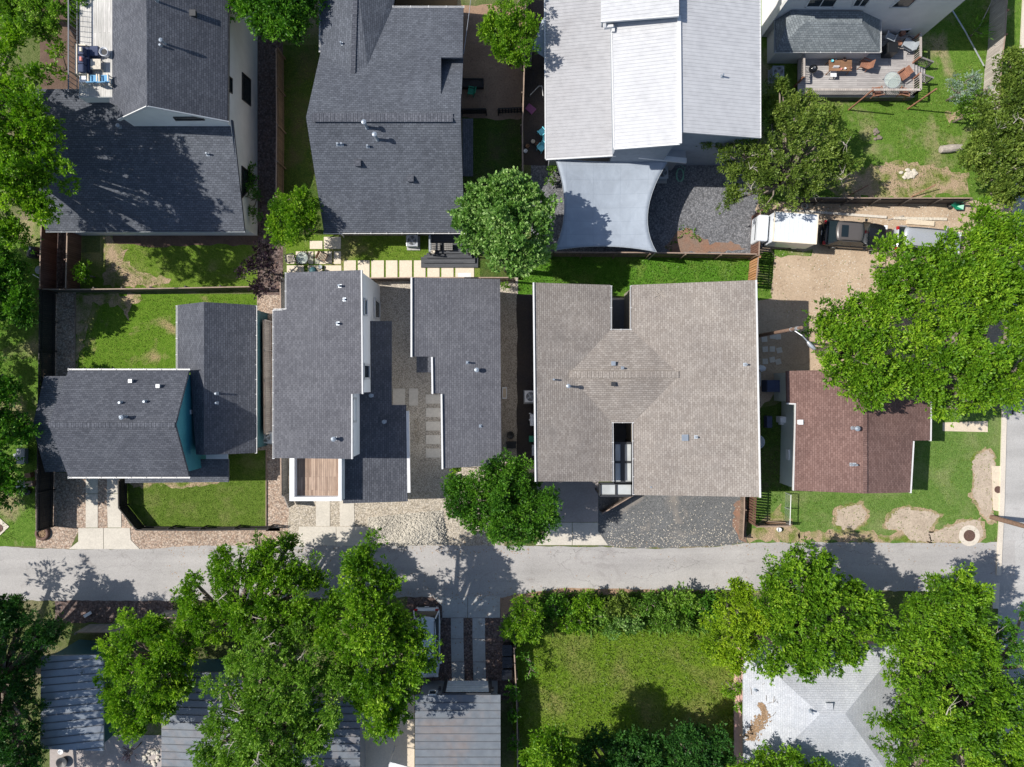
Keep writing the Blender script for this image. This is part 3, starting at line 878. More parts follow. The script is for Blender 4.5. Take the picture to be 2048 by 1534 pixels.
for i in range(260):
    q = G(rnd.gauss(834, 2.6), rnd.uniform(838, 886))
    wr.rock((q.x, q.y, 0.02), rnd.uniform(0.03, 0.06), 0.7)
tag(wr.build('gravel_streak', MT['pea_pale']), kind='stuff')

# ------------------------------------------------------------------ houses
def roof(parent, name, faces, m, t=0.18):
    """faces: polygons of (px, py, h); one watertight sheet with a fascia edge and soffit."""
    mb = MB()
    key = {}
    edges = {}
    tops = []
    for f in faces:
        pts = [G(*p) for p in f]
        a = sum(pts[i].x * pts[(i + 1) % len(pts)].y - pts[(i + 1) % len(pts)].x * pts[i].y for i in range(len(pts)))
        if a < 0: f = list(reversed(f))
        ids = []
        for p in f:
            k = (round(p[0]), round(p[1]), round(p[2], 1))
            if k not in key:
                key[k] = len(mb.v); mb.v.append(G(*p))
            ids.append(key[k])
        tops.append(ids)
        for i in range(len(ids)): edges[(ids[i], ids[(i + 1) % len(ids)])] = 1
    n = len(mb.v)
    mb.v += [p - V((0, 0, t)) for p in mb.v]
    for ids in tops:
        mb.f.append(ids)
        mb.f.append([i + n for i in reversed(ids)])
    for (a, b) in edges:
        if (b, a) not in edges: mb.f.append([b, a, a + n, b + n])
    return mb.build(name, m, parent)


def ridge(parent, a, b, m, wd=0.3):
    """A strip of ridge cap shingles."""
    mb = MB()
    p, q = G(*a), G(*b)
    d = (q - p); L = d.length; d.normalize()
    k = max(1, int(L / 0.24))
    for i in range(k):
        s0 = p + d * (L * i / k); s1 = p + d * (L * (i + 1) / k - 0.012)
        mb.beam(s0 + V((0, 0, 0.0)), s1 + V((0, 0, 0.008)), wd, 0.03)
    return mb.build('ridge_cap', m, parent)


def trim(parent, name, lines, m, wd=0.12, ht=0.2, dz=-0.07, out=None):
    for a, b in lines:
        mb = MB()
        p, q = G(*a), G(*b)
        mb.beam(p + V((0, 0, dz)), q + V((0, 0, dz)), wd, ht)
        mb.build(name, m, parent)


def gutter(parent, a, b, m=None, k=8):
    """Open gutter along an eave with its hangers."""
    mb = MB()
    p, q = G(*a), G(*b)
    c = (V((0, 0, 0)) - (p + q) / 2); c.z = 0
    d = (q - p).normalized()
    nrm = V((-d.y, d.x, 0))
    o = 0.045
    for s_ in (-1, 1):
        mb.beam(p + nrm * o * s_ + V((0, 0, -0.03)), q + nrm * o * s_ + V((0, 0, -0.03)), 0.022, 0.12)
    mb.beam(p + V((0, 0, -0.1)), q + V((0, 0, -0.1)), 0.1, 0.02)
    n = max(2, int((q - p).length / 1.0))
    for i in range(n + 1):
        r = p.lerp(q, i / n)
        mb.beam(r - nrm * 0.08 + V((0, 0, 0.035)), r + nrm * 0.08 + V((0, 0, 0.035)), 0.035, 0.012)
    return mb.build('gutter', m or MT['white_trim'], parent)


def walls(parent, outline, m, inset=0.3, name='wall', base=0.0, drop=0.12):
    """Vertical walls under a roof outline given as (px, py, h)."""
    pts = [G(*p) for p in outline]
    a = sum(pts[i].x * pts[(i + 1) % len(pts)].y - pts[(i + 1) % len(pts)].x * pts[i].y for i in range(len(pts)))
    if a < 0: pts.reverse()
    n = len(pts)
    ins = []
    for i in range(n):
        p0, p1, p2 = pts[i - 1], pts[i], pts[(i + 1) % n]
        d1 = V((p1.x - p0.x, p1.y - p0.y)).normalized(); d2 = V((p2.x - p1.x, p2.y - p1.y)).normalized()
        n1 = V((-d1.y, d1.x)); n2 = V((-d2.y, d2.x))
        k = n1 + n2
        k = k / max(0.35, (1 + n1.dot(n2)))
        ins.append(V((p1.x + k.x * inset, p1.y + k.y * inset, p1.z - drop)))
    mb = MB()
    for i in range(n):
        p, q = ins[i], ins[(i + 1) % n]
        mb.add([(p.x, p.y, base), (q.x, q.y, base), q, p], [[0, 1, 2, 3]])
    return mb.build(name, m, parent)


def vwall(parent, polys, m, name='wall'):
    """polys of (ground px, ground py, z): wall faces by their foot on the ground plan."""
    mb = MB()
    for f in polys:
        mb.poly([(G(x, y).x, G(x, y).y, z) for x, y, z in f])
    return mb.build(name, m, parent)


def face_plane(face):
    a, b, c = G(*face[0]), G(*face[1]), G(*face[2])
    return a, (b - a).cross(c - a).normalized()


def on(face, px, py):
    p0, n = face_plane(face)
    return ray_plane(px, py, p0, n)


def vent_pipe(rf, face, px, py, h=0.45, r=0.06, cap=False, m=None):
    """A plumbing vent: flashing plate, pipe and, for the taller flues, a cap."""
    p = on(face, px, py)
    p0, n = face_plane(face)
    if n.z < 0: n = -n
    mb = MB()
    x = V((1, 0, 0)); x = (x - n * x.dot(n)).normalized(); y = n.cross(x)
    c = p + n * 0.02
    mb.add([c - x * .11 - y * .11, c + x * .11 - y * .11, c + x * .11 + y * .11, c - x * .11 + y * .11], [[0, 1, 2, 3]])
    mb.cyl((p.x, p.y, p.z - 0.05), r * 1.5, 0.14, 12, r * 1.05)
    mb.cyl((p.x, p.y, p.z - 0.05), r, h + 0.05, 12)
    o = mb.build('vent_pipe', m or MT['pipe'], rf)
    if cap:
        c = MB()
        c.cyl((p.x, p.y, p.z + h - 0.02), r * 1.75, 0.09, 14)
        c.cyl((p.x, p.y, p.z + h + 0.07), r * 1.75, 0.06, 14, r * 0.3)
        c.build('vent_cap', m or MT['pipe'], rf)
    return o


def box_vent(rf, face, px, py, s_=0.3, m=None, h=0.16):
    p = on(face, px, py)
    mb = MB()
    mb.box((p.x, p.y, p.z + h / 2), (s_, s_, h + 0.1))
    mb.box((p.x, p.y, p.z + h + 0.065), (s_ * 1.12, s_ * 1.12, 0.03))
    mb.build('box_vent', m or MT['dark'], rf)


def window(parent, foot, px4, name='window', frame=0.09, mullions=0, m=None, gl=None):
    """A window on the vertical wall over the ground line foot=((gx,gy),(gx,gy)); px4: corners in photo pixels."""
    a, b = G(*foot[0]), G(*foot[1])
    n = (b - a).cross(V((0, 0, 1))).normalized()
    if n.dot(V((0, 0, H)) - a) < 0: n = -n
    c = [ray_plane(x, y, a, n) for x, y in px4]
    fb = MB()
    for i in range(4):
        p, q = c[i], c[(i + 1) % 4]
        d = (q - p).normalized() * frame / 2
        fb.beam(p - d + n * 0.03, q + d + n * 0.03, frame, 0.08, up=n)
    for k in range(mullions):
        t = (k + 1) / (mullions + 1)
        fb.beam(c[0].lerp(c[1], t) + n * 0.028, c[3].lerp(c[2], t) + n * 0.028, frame * 0.6, 0.06, up=n)
    fo = fb.build(name, m or MT['white_trim'], parent)
    gb = MB(); gb.poly([p + n * 0.02 for p in c])
    gb.build('pane', gl or MT['glass'], fo)
    return fo


def seams(rf, face, step, along, m, wd=0.04, ht=0.05, name='seam'):
    """Standing seams on a metal roof face: ribs across at every `step` metres; along = 'x' or 'y'."""
    p0, n = face_plane(face)
    if n.z < 0: n = -n
    pts = [G(*p) for p in face]
    mb = MB()
    ax = 1 if along == 'x' else 0
    lo = min(p[ax] for p in pts); hi = max(p[ax] for p in pts)
    t = lo + step * 0.5
    while t < hi - 0.05:
        hits = []
        for i in range(len(pts)):
            a, b = pts[i], pts[(i + 1) % len(pts)]
            if (a[ax] - t) * (b[ax] - t) < 0:
                hits.append(a.lerp(b, (t - a[ax]) / (b[ax] - a[ax])))
        if len(hits) >= 2:
            hits.sort(key=lambda p: p[1 - ax])
            mb.beam(hits[0] + n * ht * 0.45, hits[-1] + n * ht * 0.45, wd, ht, up=n)
        t += step
    return mb.build(name, m, rf)


# small loose things on the ground: pebbles on the dirt, fallen leaves and twigs on the alley and verges
pb_ = MB()
for i in range(700):
    if i < 300: px, py = rnd.uniform(1545, 1760), rnd.uniform(500, 640)
    elif i < 450: px, py = rnd.gauss(1690, 22), rnd.gauss(555, 26)
    else: px, py = rnd.uniform(1600, 1920), rnd.uniform(412, 450)
    q = G(px, py); pb_.rock((q.x, q.y, 0.014), rnd.uniform(0.015, 0.05), 0.7)
tag(pb_.build('pebbles', MT['stone']), kind='stuff')
lf_ = MB()
for i in range(1500):
    r_ = rnd.random()
    if r_ < 0.45: px, py = rnd.uniform(330, 1060), rnd.choice((rnd.gauss(1098, 6), rnd.gauss(1190, 7), rnd.uniform(1092, 1198)))
    elif r_ < 0.7: px, py = rnd.uniform(1060, 2000), rnd.choice((rnd.gauss(1090, 4), rnd.gauss(1177, 5), rnd.uniform(1090, 1178)))
    elif r_ < 0.85: px, py = rnd.uniform(800, 1028), rnd.uniform(1195, 1355)
    else: px, py = rnd.uniform(1516, 1760), rnd.uniform(410, 740)
    q = G(px, py); s_ = rnd.uniform(0.03, 0.075); an = rnd.uniform(0, 6.3); z_ = 0.05 if 866 < px < 1000 and py > 1192 else 0.03
    d1 = V((math.cos(an), math.sin(an), rnd.uniform(-.2, .2))) * s_; d2 = V((-math.sin(an), math.cos(an), rnd.uniform(-.2, .2))) * s_ * 0.5; c_ = V((q.x, q.y, z_))
    lf_.add([c_ - d1, c_ - d2, c_ + d1, c_ + d2], [[0, 1, 2, 3]])
tag(lf_.build('fallen_leaves', MT['straw']), kind='stuff')
DK, BL = MT['shing_dark'], MT['shing_blue']
# --- A: white two-storey house, upper left
hA = thing('house', 'white two-storey house with dark gable roof and a furnished balcony beside it', 'house', G(340, 300))
AL = [(219, -80, 6.0), (292, -80, 8.9), (294, 211, 8.9), (236, 238, 6.62), (236, 213, 6.62), (219, 205, 6.0)]
AR = [(292, -80, 8.9), (457, -80, 6.0), (455, 242, 6.0), (294, 211, 8.9)]
rA = roof(hA, 'upper_roof', [AL, AR], DK, 0.2)
rA['label'] = 'steep upper gable roof of charcoal shingles'
AS = [(92, 462, 2.8), (489, 462, 2.8), (465, 240, 5.0), (300, 240, 5.0), (300, 178, 5.56), (37, 178, 5.56)]
rA2 = roof(hA, 'lower_roof', [AS], BL, 0.2)
trim(hA, 'rake_trim', [((294, 212, 8.9), (456, 243, 6.0)), ((294, 212, 8.9), (236, 239, 6.62))], MT['white_trim'], 0.06, 0.22, -0.1)
gutter(hA, (93, 463, 2.75), (489, 463, 2.75), MT['grey_pl'])
gutter(hA, (458, -80, 5.95), (456, 242, 5.95), MT['dark'])
vwall(hA, [[(515, -80, 0), (515, 302, 0), (515, 302, 5.9), (515, -80, 5.9)],
           [(515, 302, 0), (515, 472, 0), (515, 472, 2.6), (515, 302, 5.0)],
           [(338, 300, 0), (515, 300, 0), (515, 300, 5.82), (416, 300, 8.7), (338, 300, 6.4)],
           [(160, 471, 0), (515, 471, 0), (515, 471, 2.6), (160, 471, 2.6)],
           [(338, -80, 0), (338, 300, 0), (338, 300, 6.3), (338, -80, 6.0)]], MT['white_siding'])
window(hA, ((515, 100), (515, 400)), [(484, 146), (500, 160), (500, 211), (484, 198)], gl=MT['glass'], m=MT['black'])
window(hA, ((515, 100), (515, 400)), [(457, 153), (463, 158), (463, 186), (457, 182)], m=MT['black'])
window(hA, ((515, 100), (515, 500)), [(483, 333), (499, 346), (514, 356), (483, 400)][:3] + [(483, 395)], m=MT['black'])
window(hA, ((338, 300), (515, 300)), [(347, 233.5), (403, 233), (409, 239), (352, 239.5)], frame=0.05, m=MT['dark'])
for x, y, h, c in ((330, 88, 0.5, 1), (314, 3, 0.45, 0), (322, 92, 0.2, 0)): vent_pipe(rA, AR, x, y, h, 0.07, c)
box_vent(rA, AR, 388, 29, 0.35)
vent_pipe(rA2, AS, 416, 309, 0.35)
vent_pipe(rA2, AS, 241, 254, 0.3, 0.08, True)
# balcony deck on the roof, with its front skirt and rail
fb = MB()
q = [G(158, 193, 6.2), G(232, 193, 6.2), G(232, -80, 6.2), G(158, -80, 6.2)]
fb.prism([tuple(p) for p in q], 5.45, 6.2)
fb.build('balcony_floor', MT['deck_pale'], hA)
sk = MB()
p, r_ = G(157, 194, 6.2), G(232, 194, 6.2)
for k in range(8):
    z = 6.14 - k * 0.14
    sk.beam(V((p.x, p.y, z)), V((r_.x, r_.y, z)), 0.03, 0.13)
sk.build('balcony_skirt', MT['white_siding'], hA)
rb = MB()
for k in range(26):
    y = -60 + k * 10.2
    a = G(156, y, 6.2)
    rb.beam(a, a + V((0, 0, 1.0)), 0.03, 0.03)
rb.beam(G(156, -62, 6.2) + V((0, 0, 1.0)), G(156, 196, 6.2) + V((0, 0, 1.0)), 0.07, 0.05)
rb.beam(G(156, -62, 6.2) + V((0, 0, 0.1)), G(156, 196, 6.2) + V((0, 0, 0.1)), 0.04, 0.04)
rb.build('balcony_rail', MT['seam'], hA)

# --- B: grey-roofed house, top middle
hB = thing('house', 'broad house under a slate gable roof with a white-guttered eave above the paved walk', 'house', G(790, 260))
BF = [(612, 235, 7.3), (921, 235, 7.3), (929, 465, 3.0), (648, 465, 3.0)]
BK = [(612, 235, 7.3), (921, 235, 7.3), (922, 188, 6.84), (882, 188, 6.84), (882, 115, 6.06), (925, 115, 6.06), (927, 15, 5.0), (785, 15, 5.0), (735, 130, 6.15), (706, 148, 6.35), (641, 105, 5.6)]
BC = [(880, 188, 6.8), (923, 188, 6.8), (927, 100, 4.7), (880, 100, 4.7)]
BX1 = [(706, 148, 6.35), (712, -60, 6.35), (641, -60, 5.3), (641, 105, 5.6)]
BX2 = [(706, 148, 6.35), (735, 130, 6.15), (787, 10, 4.95), (797, -60, 4.7), (712, -60, 6.35)]
rB = roof(hB, 'main_roof', [BF, BK, BC], MT['shing_blue'], 0.2)
rBx = roof(hB, 'cross_gable_roof', [BX1, BX2], MT['shing_blue'], 0.16)
ridge(hB, (624, 235, 7.32), (906, 235, 7.32), MT['shing_dark'], 0.55)
ridge(hB, (706, 146, 6.37), (712, -60, 6.37), MT['shing_dark'], 0.3)
gutter(hB, (648, 466, 2.95), (929, 466, 2.95))
gutter(hB, (786, 14, 4.95), (928, 14, 4.95))
gutter(hB, (640, -60, 5.25), (640, 104, 5.5))
walls(hB, [(612, 235, 7.3), (641, 105, 5.2), (641, -60, 4.8), (927, -60, 4.7), (925, 115, 4.7), (921, 235, 7.3), (929, 465, 3.0), (648, 465, 3.0)], MT['tan_wall'], 0.4, drop=0.3)
for x, y, h, c in ((734, 255, 0.95, 1), (755, 279, 0.95, 1), (736, 293, 0.3, 0), (676, 289, 0.28, 0), (684, 289, 0.28, 0)): vent_pipe(rB, BF, x, y, h, 0.09 if c else 0.06, c)
for x, y in ((717, 328), (822, 359)): box_vent(rB, BF, x, y, 0.36, MT['shing_dark'])
vent_pipe(rBx, BX1, 683, 88, 0.3)
pB = [(925, 237, 2.9), (946, 237, 2.5), (946, 352, 2.5), (925, 352, 2.9)]
roof(hB, 'porch_roof', [pB], DK, 0.15)
dp = MB(); dp.tube([G(683, 468, 2.8), G(685, 470, 2.5), G(688, 474, 0.1)], 0.045, 8)
dp.build('downpipe', MT['white_trim'], hB)

# --- C: white metal-roofed house
hC = thing('house', 'large house with stepped white and dull grey ribbed metal roofs', 'house', G(1300, 150))
C1 = [(1092, 318, 3.5), (1232, 310, 4.4), (1232, -60, 4.4), (1090, -60, 3.5)]
C2r = [(1232, 310, 4.4), (1372, 322, 3.2), (1371, 290, 3.2), (1232, 282, 4.4)]
C3 = [(1228, 297, 6.5), (1360, 287, 7.55), (1358, -60, 7.55), (1222, -60, 6.5)]
C4 = [(1360, 264, 7.55), (1521, 276, 6.4), (1520, -60, 6.4), (1359, -60, 7.55)]
C5 = [(1202, 42, 7.1), (1358, 30, 8.2), (1358, -60, 8.2), (1202, -60, 7.1)]
rC1 = roof(hC, 'lower_roof', [C1, C2r], MT['metal_dull'], 0.12); rC1['label'] = 'dull grey ribbed metal lower roof'
rC3 = roof(hC, 'upper_roof', [C3], MT['metal_white'], 0.15); rC3['label'] = 'bright white ribbed metal roof slope'
rC4 = roof(hC, 'side_roof', [C4], MT['metal_white'], 0.15)
rC5 = roof(hC, 'top_roof', [C5], MT['metal_white'], 0.15)
for f, r_ in ((C1, rC1), (C3, rC3), (C4, rC4), (C5, rC5)):
    seams(r_, f, 0.23, 'x', MT['metal_white'] if r_ is not rC1 else MT['metal_dull'], 0.03, 0.022, 'rib')
trim(hC, 'ridge_trim', [((1360, 287, 7.58), (1358, 31, 7.58))], MT['white_trim'], 0.22, 0.12, 0.0)
trim(hC, 'edge_trim', [((1228, 298, 6.48), (1360, 288, 7.53)), ((1092, 319, 3.48), (1232, 311, 4.38)), ((1228, 296, 6.5), (1223, 60, 6.5)), ((1202, 43, 7.08), (1358, 31, 8.18)), ((1521, 276, 6.38), (1520, -60, 6.38)), ((1091, 318, 3.5), (1089, -60, 3.5))], MT['white_trim'], 0.08, 0.16, -0.05)
trim(hC, 'beam', [((1236, 307, 4.25), (1372, 322, 3.1))], MT['white_trim'], 0.35, 0.16, 0.03)
walls(hC, [(1090, -60, 3.5), (1092, 318, 3.5), (1232, 310, 4.4), (1372, 322, 3.2), (1371, 200, 3.2), (1371, -60, 3.2)], MT['grey_wall'], 0.3)
walls(hC, [(1222, -60, 6.5), (1228, 297, 6.5), (1360, 287, 7.55), (1362, 264, 7.55), (1521, 276, 6.4), (1520, -60, 6.4)], MT['shade_blue'], 0.2, name='upper_wall', drop=0.15)
walls(hC, [(1202, -60, 7.1), (1202, 42, 7.1), (1358, 30, 8.2), (1358, -60, 8.2)], MT['shade_blue'], 0.15, name='clerestory_wall', base=6.0, drop=0.14)
sb = MB(); sb.beam(G(1209, 46, 6.95), G(1209, 54, 6.8), 0.16, 0.3); sb.beam(G(1208, 55, 6.75), G(1226, 53, 6.75), 0.16, 0.3); sb.beam(G(1226, 53, 6.65), G(1226, 64, 6.6), 0.2, 0.25)
sb.build('step_trim', MT['white_trim'], hC)
vent_pipe(rC4, C4, 1444, 153, 0.4, 0.05)

# --- D: teal house on the west
hD = thing('house', 'teal two-storey house with charcoal gable roof and a lower wing, between two lawns', 'house', G(280, 840))
D1 = [(97, 850, 7.5), (350, 850, 7.5), (378, 740, 5.5), (137, 740, 5.5)]
D2 = [(97, 850, 7.5), (350, 850, 7.5), (378, 954, 5.5), (137, 954, 5.5)]
rD = roof(hD, 'main_roof', [D1, D2], DK, 0.2)
ridge(hD, (97, 850, 7.52), (350, 850, 7.52), MT['shing_dark'], 0.32)
gutter(hD, (137, 739, 5.45), (379, 739, 5.45)); gutter(hD, (137, 955, 5.45), (379, 955, 5.45))
walls(hD, [(97, 850, 7.5), (137, 740, 5.5), (378, 740, 5.5), (350, 850, 7.5), (378, 954, 5.5), (137, 954, 5.5)], MT['teal'], 0.3)
Dl1 = [(65, 852, 4.3), (145, 852, 4.3), (145, 752, 3.0), (88, 752, 3.0)]
Dl2 = [(65, 852, 4.3), (145, 852, 4.3), (145, 944, 3.0), (90, 944, 3.0)]
roof(hD, 'side_roof', [Dl1, Dl2], DK, 0.18)
walls(hD, [(65, 852, 4.3), (88, 752, 3.0), (150, 752, 3.0), (150, 944, 3.0), (90, 944, 3.0)], MT['teal_dark'], 0.3, name='side_wall')
Dw1 = [(355, 610, 3.2), (408, 604, 5.2), (408, 742, 5.2), (374, 744, 3.9)]
Dw1 = [(355, 610, 3.2), (408, 604, 5.2), (408, 742, 5.2), (355, 746, 3.2)]
Dw2 = [(408, 604, 5.2), (511, 610, 3.2), (511, 906, 3.2), (408, 910, 5.2)]
Dw3 = [(380, 740, 4.7), (408, 742, 5.2), (408, 910, 5.2), (392, 909, 4.7)]
rDw = roof(hD, 'wing_roof', [Dw1, Dw2, Dw3], DK, 0.18)
gutter(hD, (354, 612, 3.15), (354, 742, 3.15)); gutter(hD, (512, 612, 3.15), (512, 906, 3.15))
walls(hD, [(355, 610, 3.2), (408, 604, 5.2), (511, 610, 3.2), (511, 906, 3.2), (408, 910, 5.0), (380, 908, 3.2), (380, 746, 3.2), (355, 746, 3.2)], MT['teal_dark'], 0.25, name='wing_wall')  # shade on the wing wall put in as a darker teal
pD = [(250, 966, 2.7), (457, 964, 2.7), (457, 918, 3.1), (250, 920, 3.1)]
roof(hD, 'porch_roof', [pD], MT['shing_blue'], 0.16)
for x in (256, 352, 452):
    pp = MB(); pp.beam(G(x, 958, 0), V((G(x, 958, 2.6).x, G(x, 958, 2.6).y, 2.62)), 0.14, 0.14)
    pp.build('porch_post', MT['white_trim'], hD)
ps_ = MB(); a, b = G(411, 913, 3.3), G(455, 913, 3.3)
ps_.beam(V((a.x, a.y, 3.2)), V((b.x, b.y, 3.2)), 0.36, 0.06); ps_.build('porch_flashing', MT['white_trim'], hD)
for x, y, h, c in ((242, 805, 0.25, 0), (291, 803, 0.25, 0), (252, 834, 0.5, 1), (246, 833, 0.35, 0)): vent_pipe(rD, D1, x, y, h, 0.08, c)
for x, y in ((264, 762), (319, 772)): box_vent(rD, D1, x, y, 0.2, MT['steel'], 0.18)
for x, y in ((434, 787), (434, 806)): vent_pipe(rDw, Dw2, x, y, 0.3, 0.07)
foot = ((1024 - 612, 700), (1024 - 612, 960))
window(hD, ((407, 700), (407, 960)), [(390, 757), (396, 763), (396, 776), (390, 772)], frame=0.06)
window(hD, ((407, 700), (407, 960)), [(391, 872), (397, 870), (397, 886), (391, 889)], frame=0.06)
for q_ in ((381, 824, 4.6), (361, 878, 5.2)):
    sl_ = MB(); sl_.box(G(*q_), (0.15, 0.3, 0.3)); sl_.build('wall_light', MT['white_trim'], hD)
for x, y, sz in ((514, 739, 0.5), (514, 787, 0.5)):
    p = G(x, y, 2.0); ms = MB(); ms.box((p.x, p.y, 2.0), (0.12, 0.34, sz)); ms.build('meter_box', MT['white_pl'], hD)

# --- E: modern white house
hE = thing('house', 'modern white-walled house with grey lean-to roof and a walled timber roof deck at the alley', 'house', G(660, 770))
E1 = [(573, 545, 5.82), (722, 540, 6.9), (724, 787, 6.9), (703, 788, 6.75), (703, 918, 6.75), (548, 916, 5.65), (548, 620, 5.65), (573, 619, 5.82)]
rE = roof(hE, 'main_roof', [E1], MT['shing_grey'], 0.25)
trim(hE, 'roof_trim', [((723, 540, 6.92), (725, 788, 6.92)), ((704, 788, 6.78), (704, 918, 6.78))], MT['white_trim'], 0.08, 0.3, -0.1)
gutter(hE, (572, 546, 5.75), (572, 619, 5.75)); gutter(hE, (547, 621, 5.6), (547, 917, 5.6)); gutter(hE, (548, 619.5, 5.7), (573, 618.5, 5.75))
walls(hE, [(573, 545, 5.82), (722, 540, 6.9), (724, 787, 6.9), (703, 788, 6.75), (703, 918, 6.75), (548, 916, 5.65), (548, 620, 5.65), (573, 619, 5.82)], MT['white_wall'], 0.06, drop=0.26)
E2 = [(700, 642, 4.16), (783, 642, 3.47), (783, 810, 3.47), (812, 810, 3.22), (815, 1003, 3.2), (686, 1007, 4.28), (684, 800, 4.3)]
rE2 = roof(hE, 'lower_roof', [E2], DK, 0.2)
walls(hE, [(700, 642, 4.1), (783, 642, 3.47), (783, 810, 3.47), (812, 810, 3.2), (815, 1003, 3.2), (686, 1007, 4.2), (684, 800, 4.2)], MT['white_wall'], 0.68, name='lower_wall', drop=0.22)
trim(hE, 'low_trim', [((814, 822, 3.1), (817, 985, 3.1))], MT['white_trim'], 0.3, 0.2, 0.0)
wf = ((762, 500), (762, 790))
window(hE, wf, [(728, 597), (733, 600), (733, 631), (728, 629)], mullions=0, frame=0.1, m=MT['white_trim'])
window(hE, wf, [(749, 597), (759, 606), (759, 637), (749, 636)], frame=0.14)
window(hE, wf, [(727, 729), (738, 730), (738, 757), (727, 757)], frame=0.14)
window(hE, ((742, 700), (742, 950)), [(705, 797), (711, 797), (711, 843), (705, 843)], frame=0.14)
for x, y, h in ((680, 572, 0.4), (689, 599, 0.15), (676, 647, 0.35)): vent_pipe(rE, E1, x, y, h, 0.07)
vent_pipe(rE, E1, 671, 877, 0.5, 0.09, True)
for x, y in ((744, 791), (770, 843)): vent_pipe(rE2, E2, x, y, 0.35, 0.08, True)
# roof deck
df = MB(); df.prism([tuple(p) for p in (G(585, 905, 4.6), G(682, 905, 4.6), G(682, 999, 4.6), G(585, 999, 4.6))], 4.4, 4.6)
dfl = df.build('roof_deck', MT['deck_tan'], hE)
pw = MB()
def pbox(x0, y0, x1, y1, z0, z1, mb):
    a, b = G(x0, y0, z1), G(x1, y1, z1)
    mb.box(((a.x + b.x) / 2, (a.y + b.y) / 2, (z0 + z1) / 2), (abs(b.x - a.x), abs(b.y - a.y), z1 - z0))
pbox(579, 910, 588.5, 1002, 0.3, 5.2, pw); pbox(677, 910, 683, 1002, 0.3, 5.2, pw); pbox(588.7, 994, 676.8, 1002, 0.3, 5.2, pw)
pw.build('parapet', MT['white_wall'], hE)

# --- F: dark lean-to house next door
hF = thing('house', 'long narrow house with notched dark lean-to roof beside the gravel court', 'house', G(930, 740))
F1 = [(822, 555, 6.0), (1000, 558, 4.7), (1003, 930, 4.7), (884, 937, 5.55), (882, 787, 5.55), (864, 787, 5.68), (863, 713, 5.68), (822, 713, 6.0)]
rF = roof(hF, 'main_roof', [F1], MT['shing_grey'], 0.25)
trim(hF, 'roof_trim', [((823, 555, 6.02), (823, 714, 6.02)), ((864, 714, 5.71), (865, 788, 5.71)), ((883, 788, 5.58), (885, 938, 5.58))], MT['white_trim'], 0.11, 0.3, -0.08)
walls(hF, [(822, 555, 6.0), (1000, 558, 4.7), (1003, 930, 4.7), (884, 937, 5.55), (882, 787, 5.55), (864, 787, 5.68), (863, 713, 5.68), (822, 713, 6.0)], MT['white_wall'], 0.25, drop=0.28)
pF = [(833, 706, 2.9), (866, 706, 3.0), (866, 745, 3.0), (833, 745, 2.9)]
roof(hF, 'porch_roof', [pF], DK, 0.15)
vent_pipe(rF, F1, 935, 725, 0.4); vent_pipe(rF, F1, 954, 740, 0.3, 0.09, True); vent_pipe(rF, F1, 961, 852, 0.12, 0.05)
cp = MB(); p = G(929, 550, 2.2); cp.box((p.x, p.y, 2.2), (0.95, 0.3, 0.08)); cp.build('window_hood', MT['white_trim'], hF)

# --- G: brown butterfly-roofed duplex
hG = thing('house', 'big brown duplex with weathered tan butterfly roof split by two courtyards', 'house', G(1290, 780))
GL = [(1068, 565, 5.75), (1221, 570, 4.0), (1221, 660, 4.0), (1137, 749, 5.02), (1224, 845, 4.0), (1225, 963, 4.0), (1072, 963, 5.75)]
GR = [(1263, 570, 4.0), (1511, 560, 6.5), (1519, 994, 6.5), (1268, 990, 4.0), (1267, 845, 4.0), (1360, 749, 5.02), (1263, 660, 4.0)]
GT = [(1221, 660, 4.0), (1263, 660, 4.0), (1360, 749, 5.02), (1137, 749, 5.02)]
GB = [(1137, 749, 5.02), (1360, 749, 5.02), (1267, 845, 4.0), (1224, 845, 4.0)]
rG = roof(hG, 'butterfly_roof', [GL, GR, GT, GB], MT['shing_tan'], 0.22)
ridge(hG, (1139, 749, 5.05), (1358, 749, 5.05), MT['shing_tan'], 0.45)
trim(hG, 'roof_trim', [((1067, 565, 5.75), (1071, 963, 5.75)), ((1512, 560, 6.5), (1520, 995, 6.5))], MT['white_trim'], 0.1, 0.3, -0.08)
for a, b in (((1222, 572, 3.97), (1222, 659, 3.97)), ((1262, 572, 3.97), (1262, 659, 3.97)), ((1222, 660, 3.97), (1262, 660, 3.97)),
             ((1225, 846, 3.97), (1226, 962, 3.97)), ((1266, 846, 3.97), (1267, 989, 3.97)), ((1224, 844, 3.97), (1267, 844, 3.97))): gutter(hG, a, b)
walls(hG, [(1068, 565, 5.75), (1221, 570, 4.0), (1221, 660, 4.0), (1263, 660, 4.0), (1263, 570, 4.0), (1511, 560, 6.5), (1519, 994, 6.5), (1268, 990, 4.0), (1267, 845, 4.0), (1224, 845, 4.0), (1225, 963, 4.0), (1072, 963, 5.75)], MT['tan_wall'], 0.12, drop=0.24)
vent_pipe(rG, GL, 1107, 759, 0.4); vent_pipe(rG, GL, 1135, 772, 0.75, 0.08, True)
vent_pipe(rG, GT, 1245, 736, 0.3); box_vent(rG, GT, 1226, 727, 0.26, MT['pipe'], 0.14); box_vent(rG, GB, 1226, 768, 0.26, MT['dark'], 0.12)
vent_pipe(rG, GR, 1490, 729, 0.4); box_vent(rG, GR, 1369, 875, 0.38, MT['pipe'], 0.12); vent_pipe(rG, GR, 1392, 874, 0.3); vent_pipe(rG, GR, 1302, 974, 0.1, 0.05)
stn = MB()
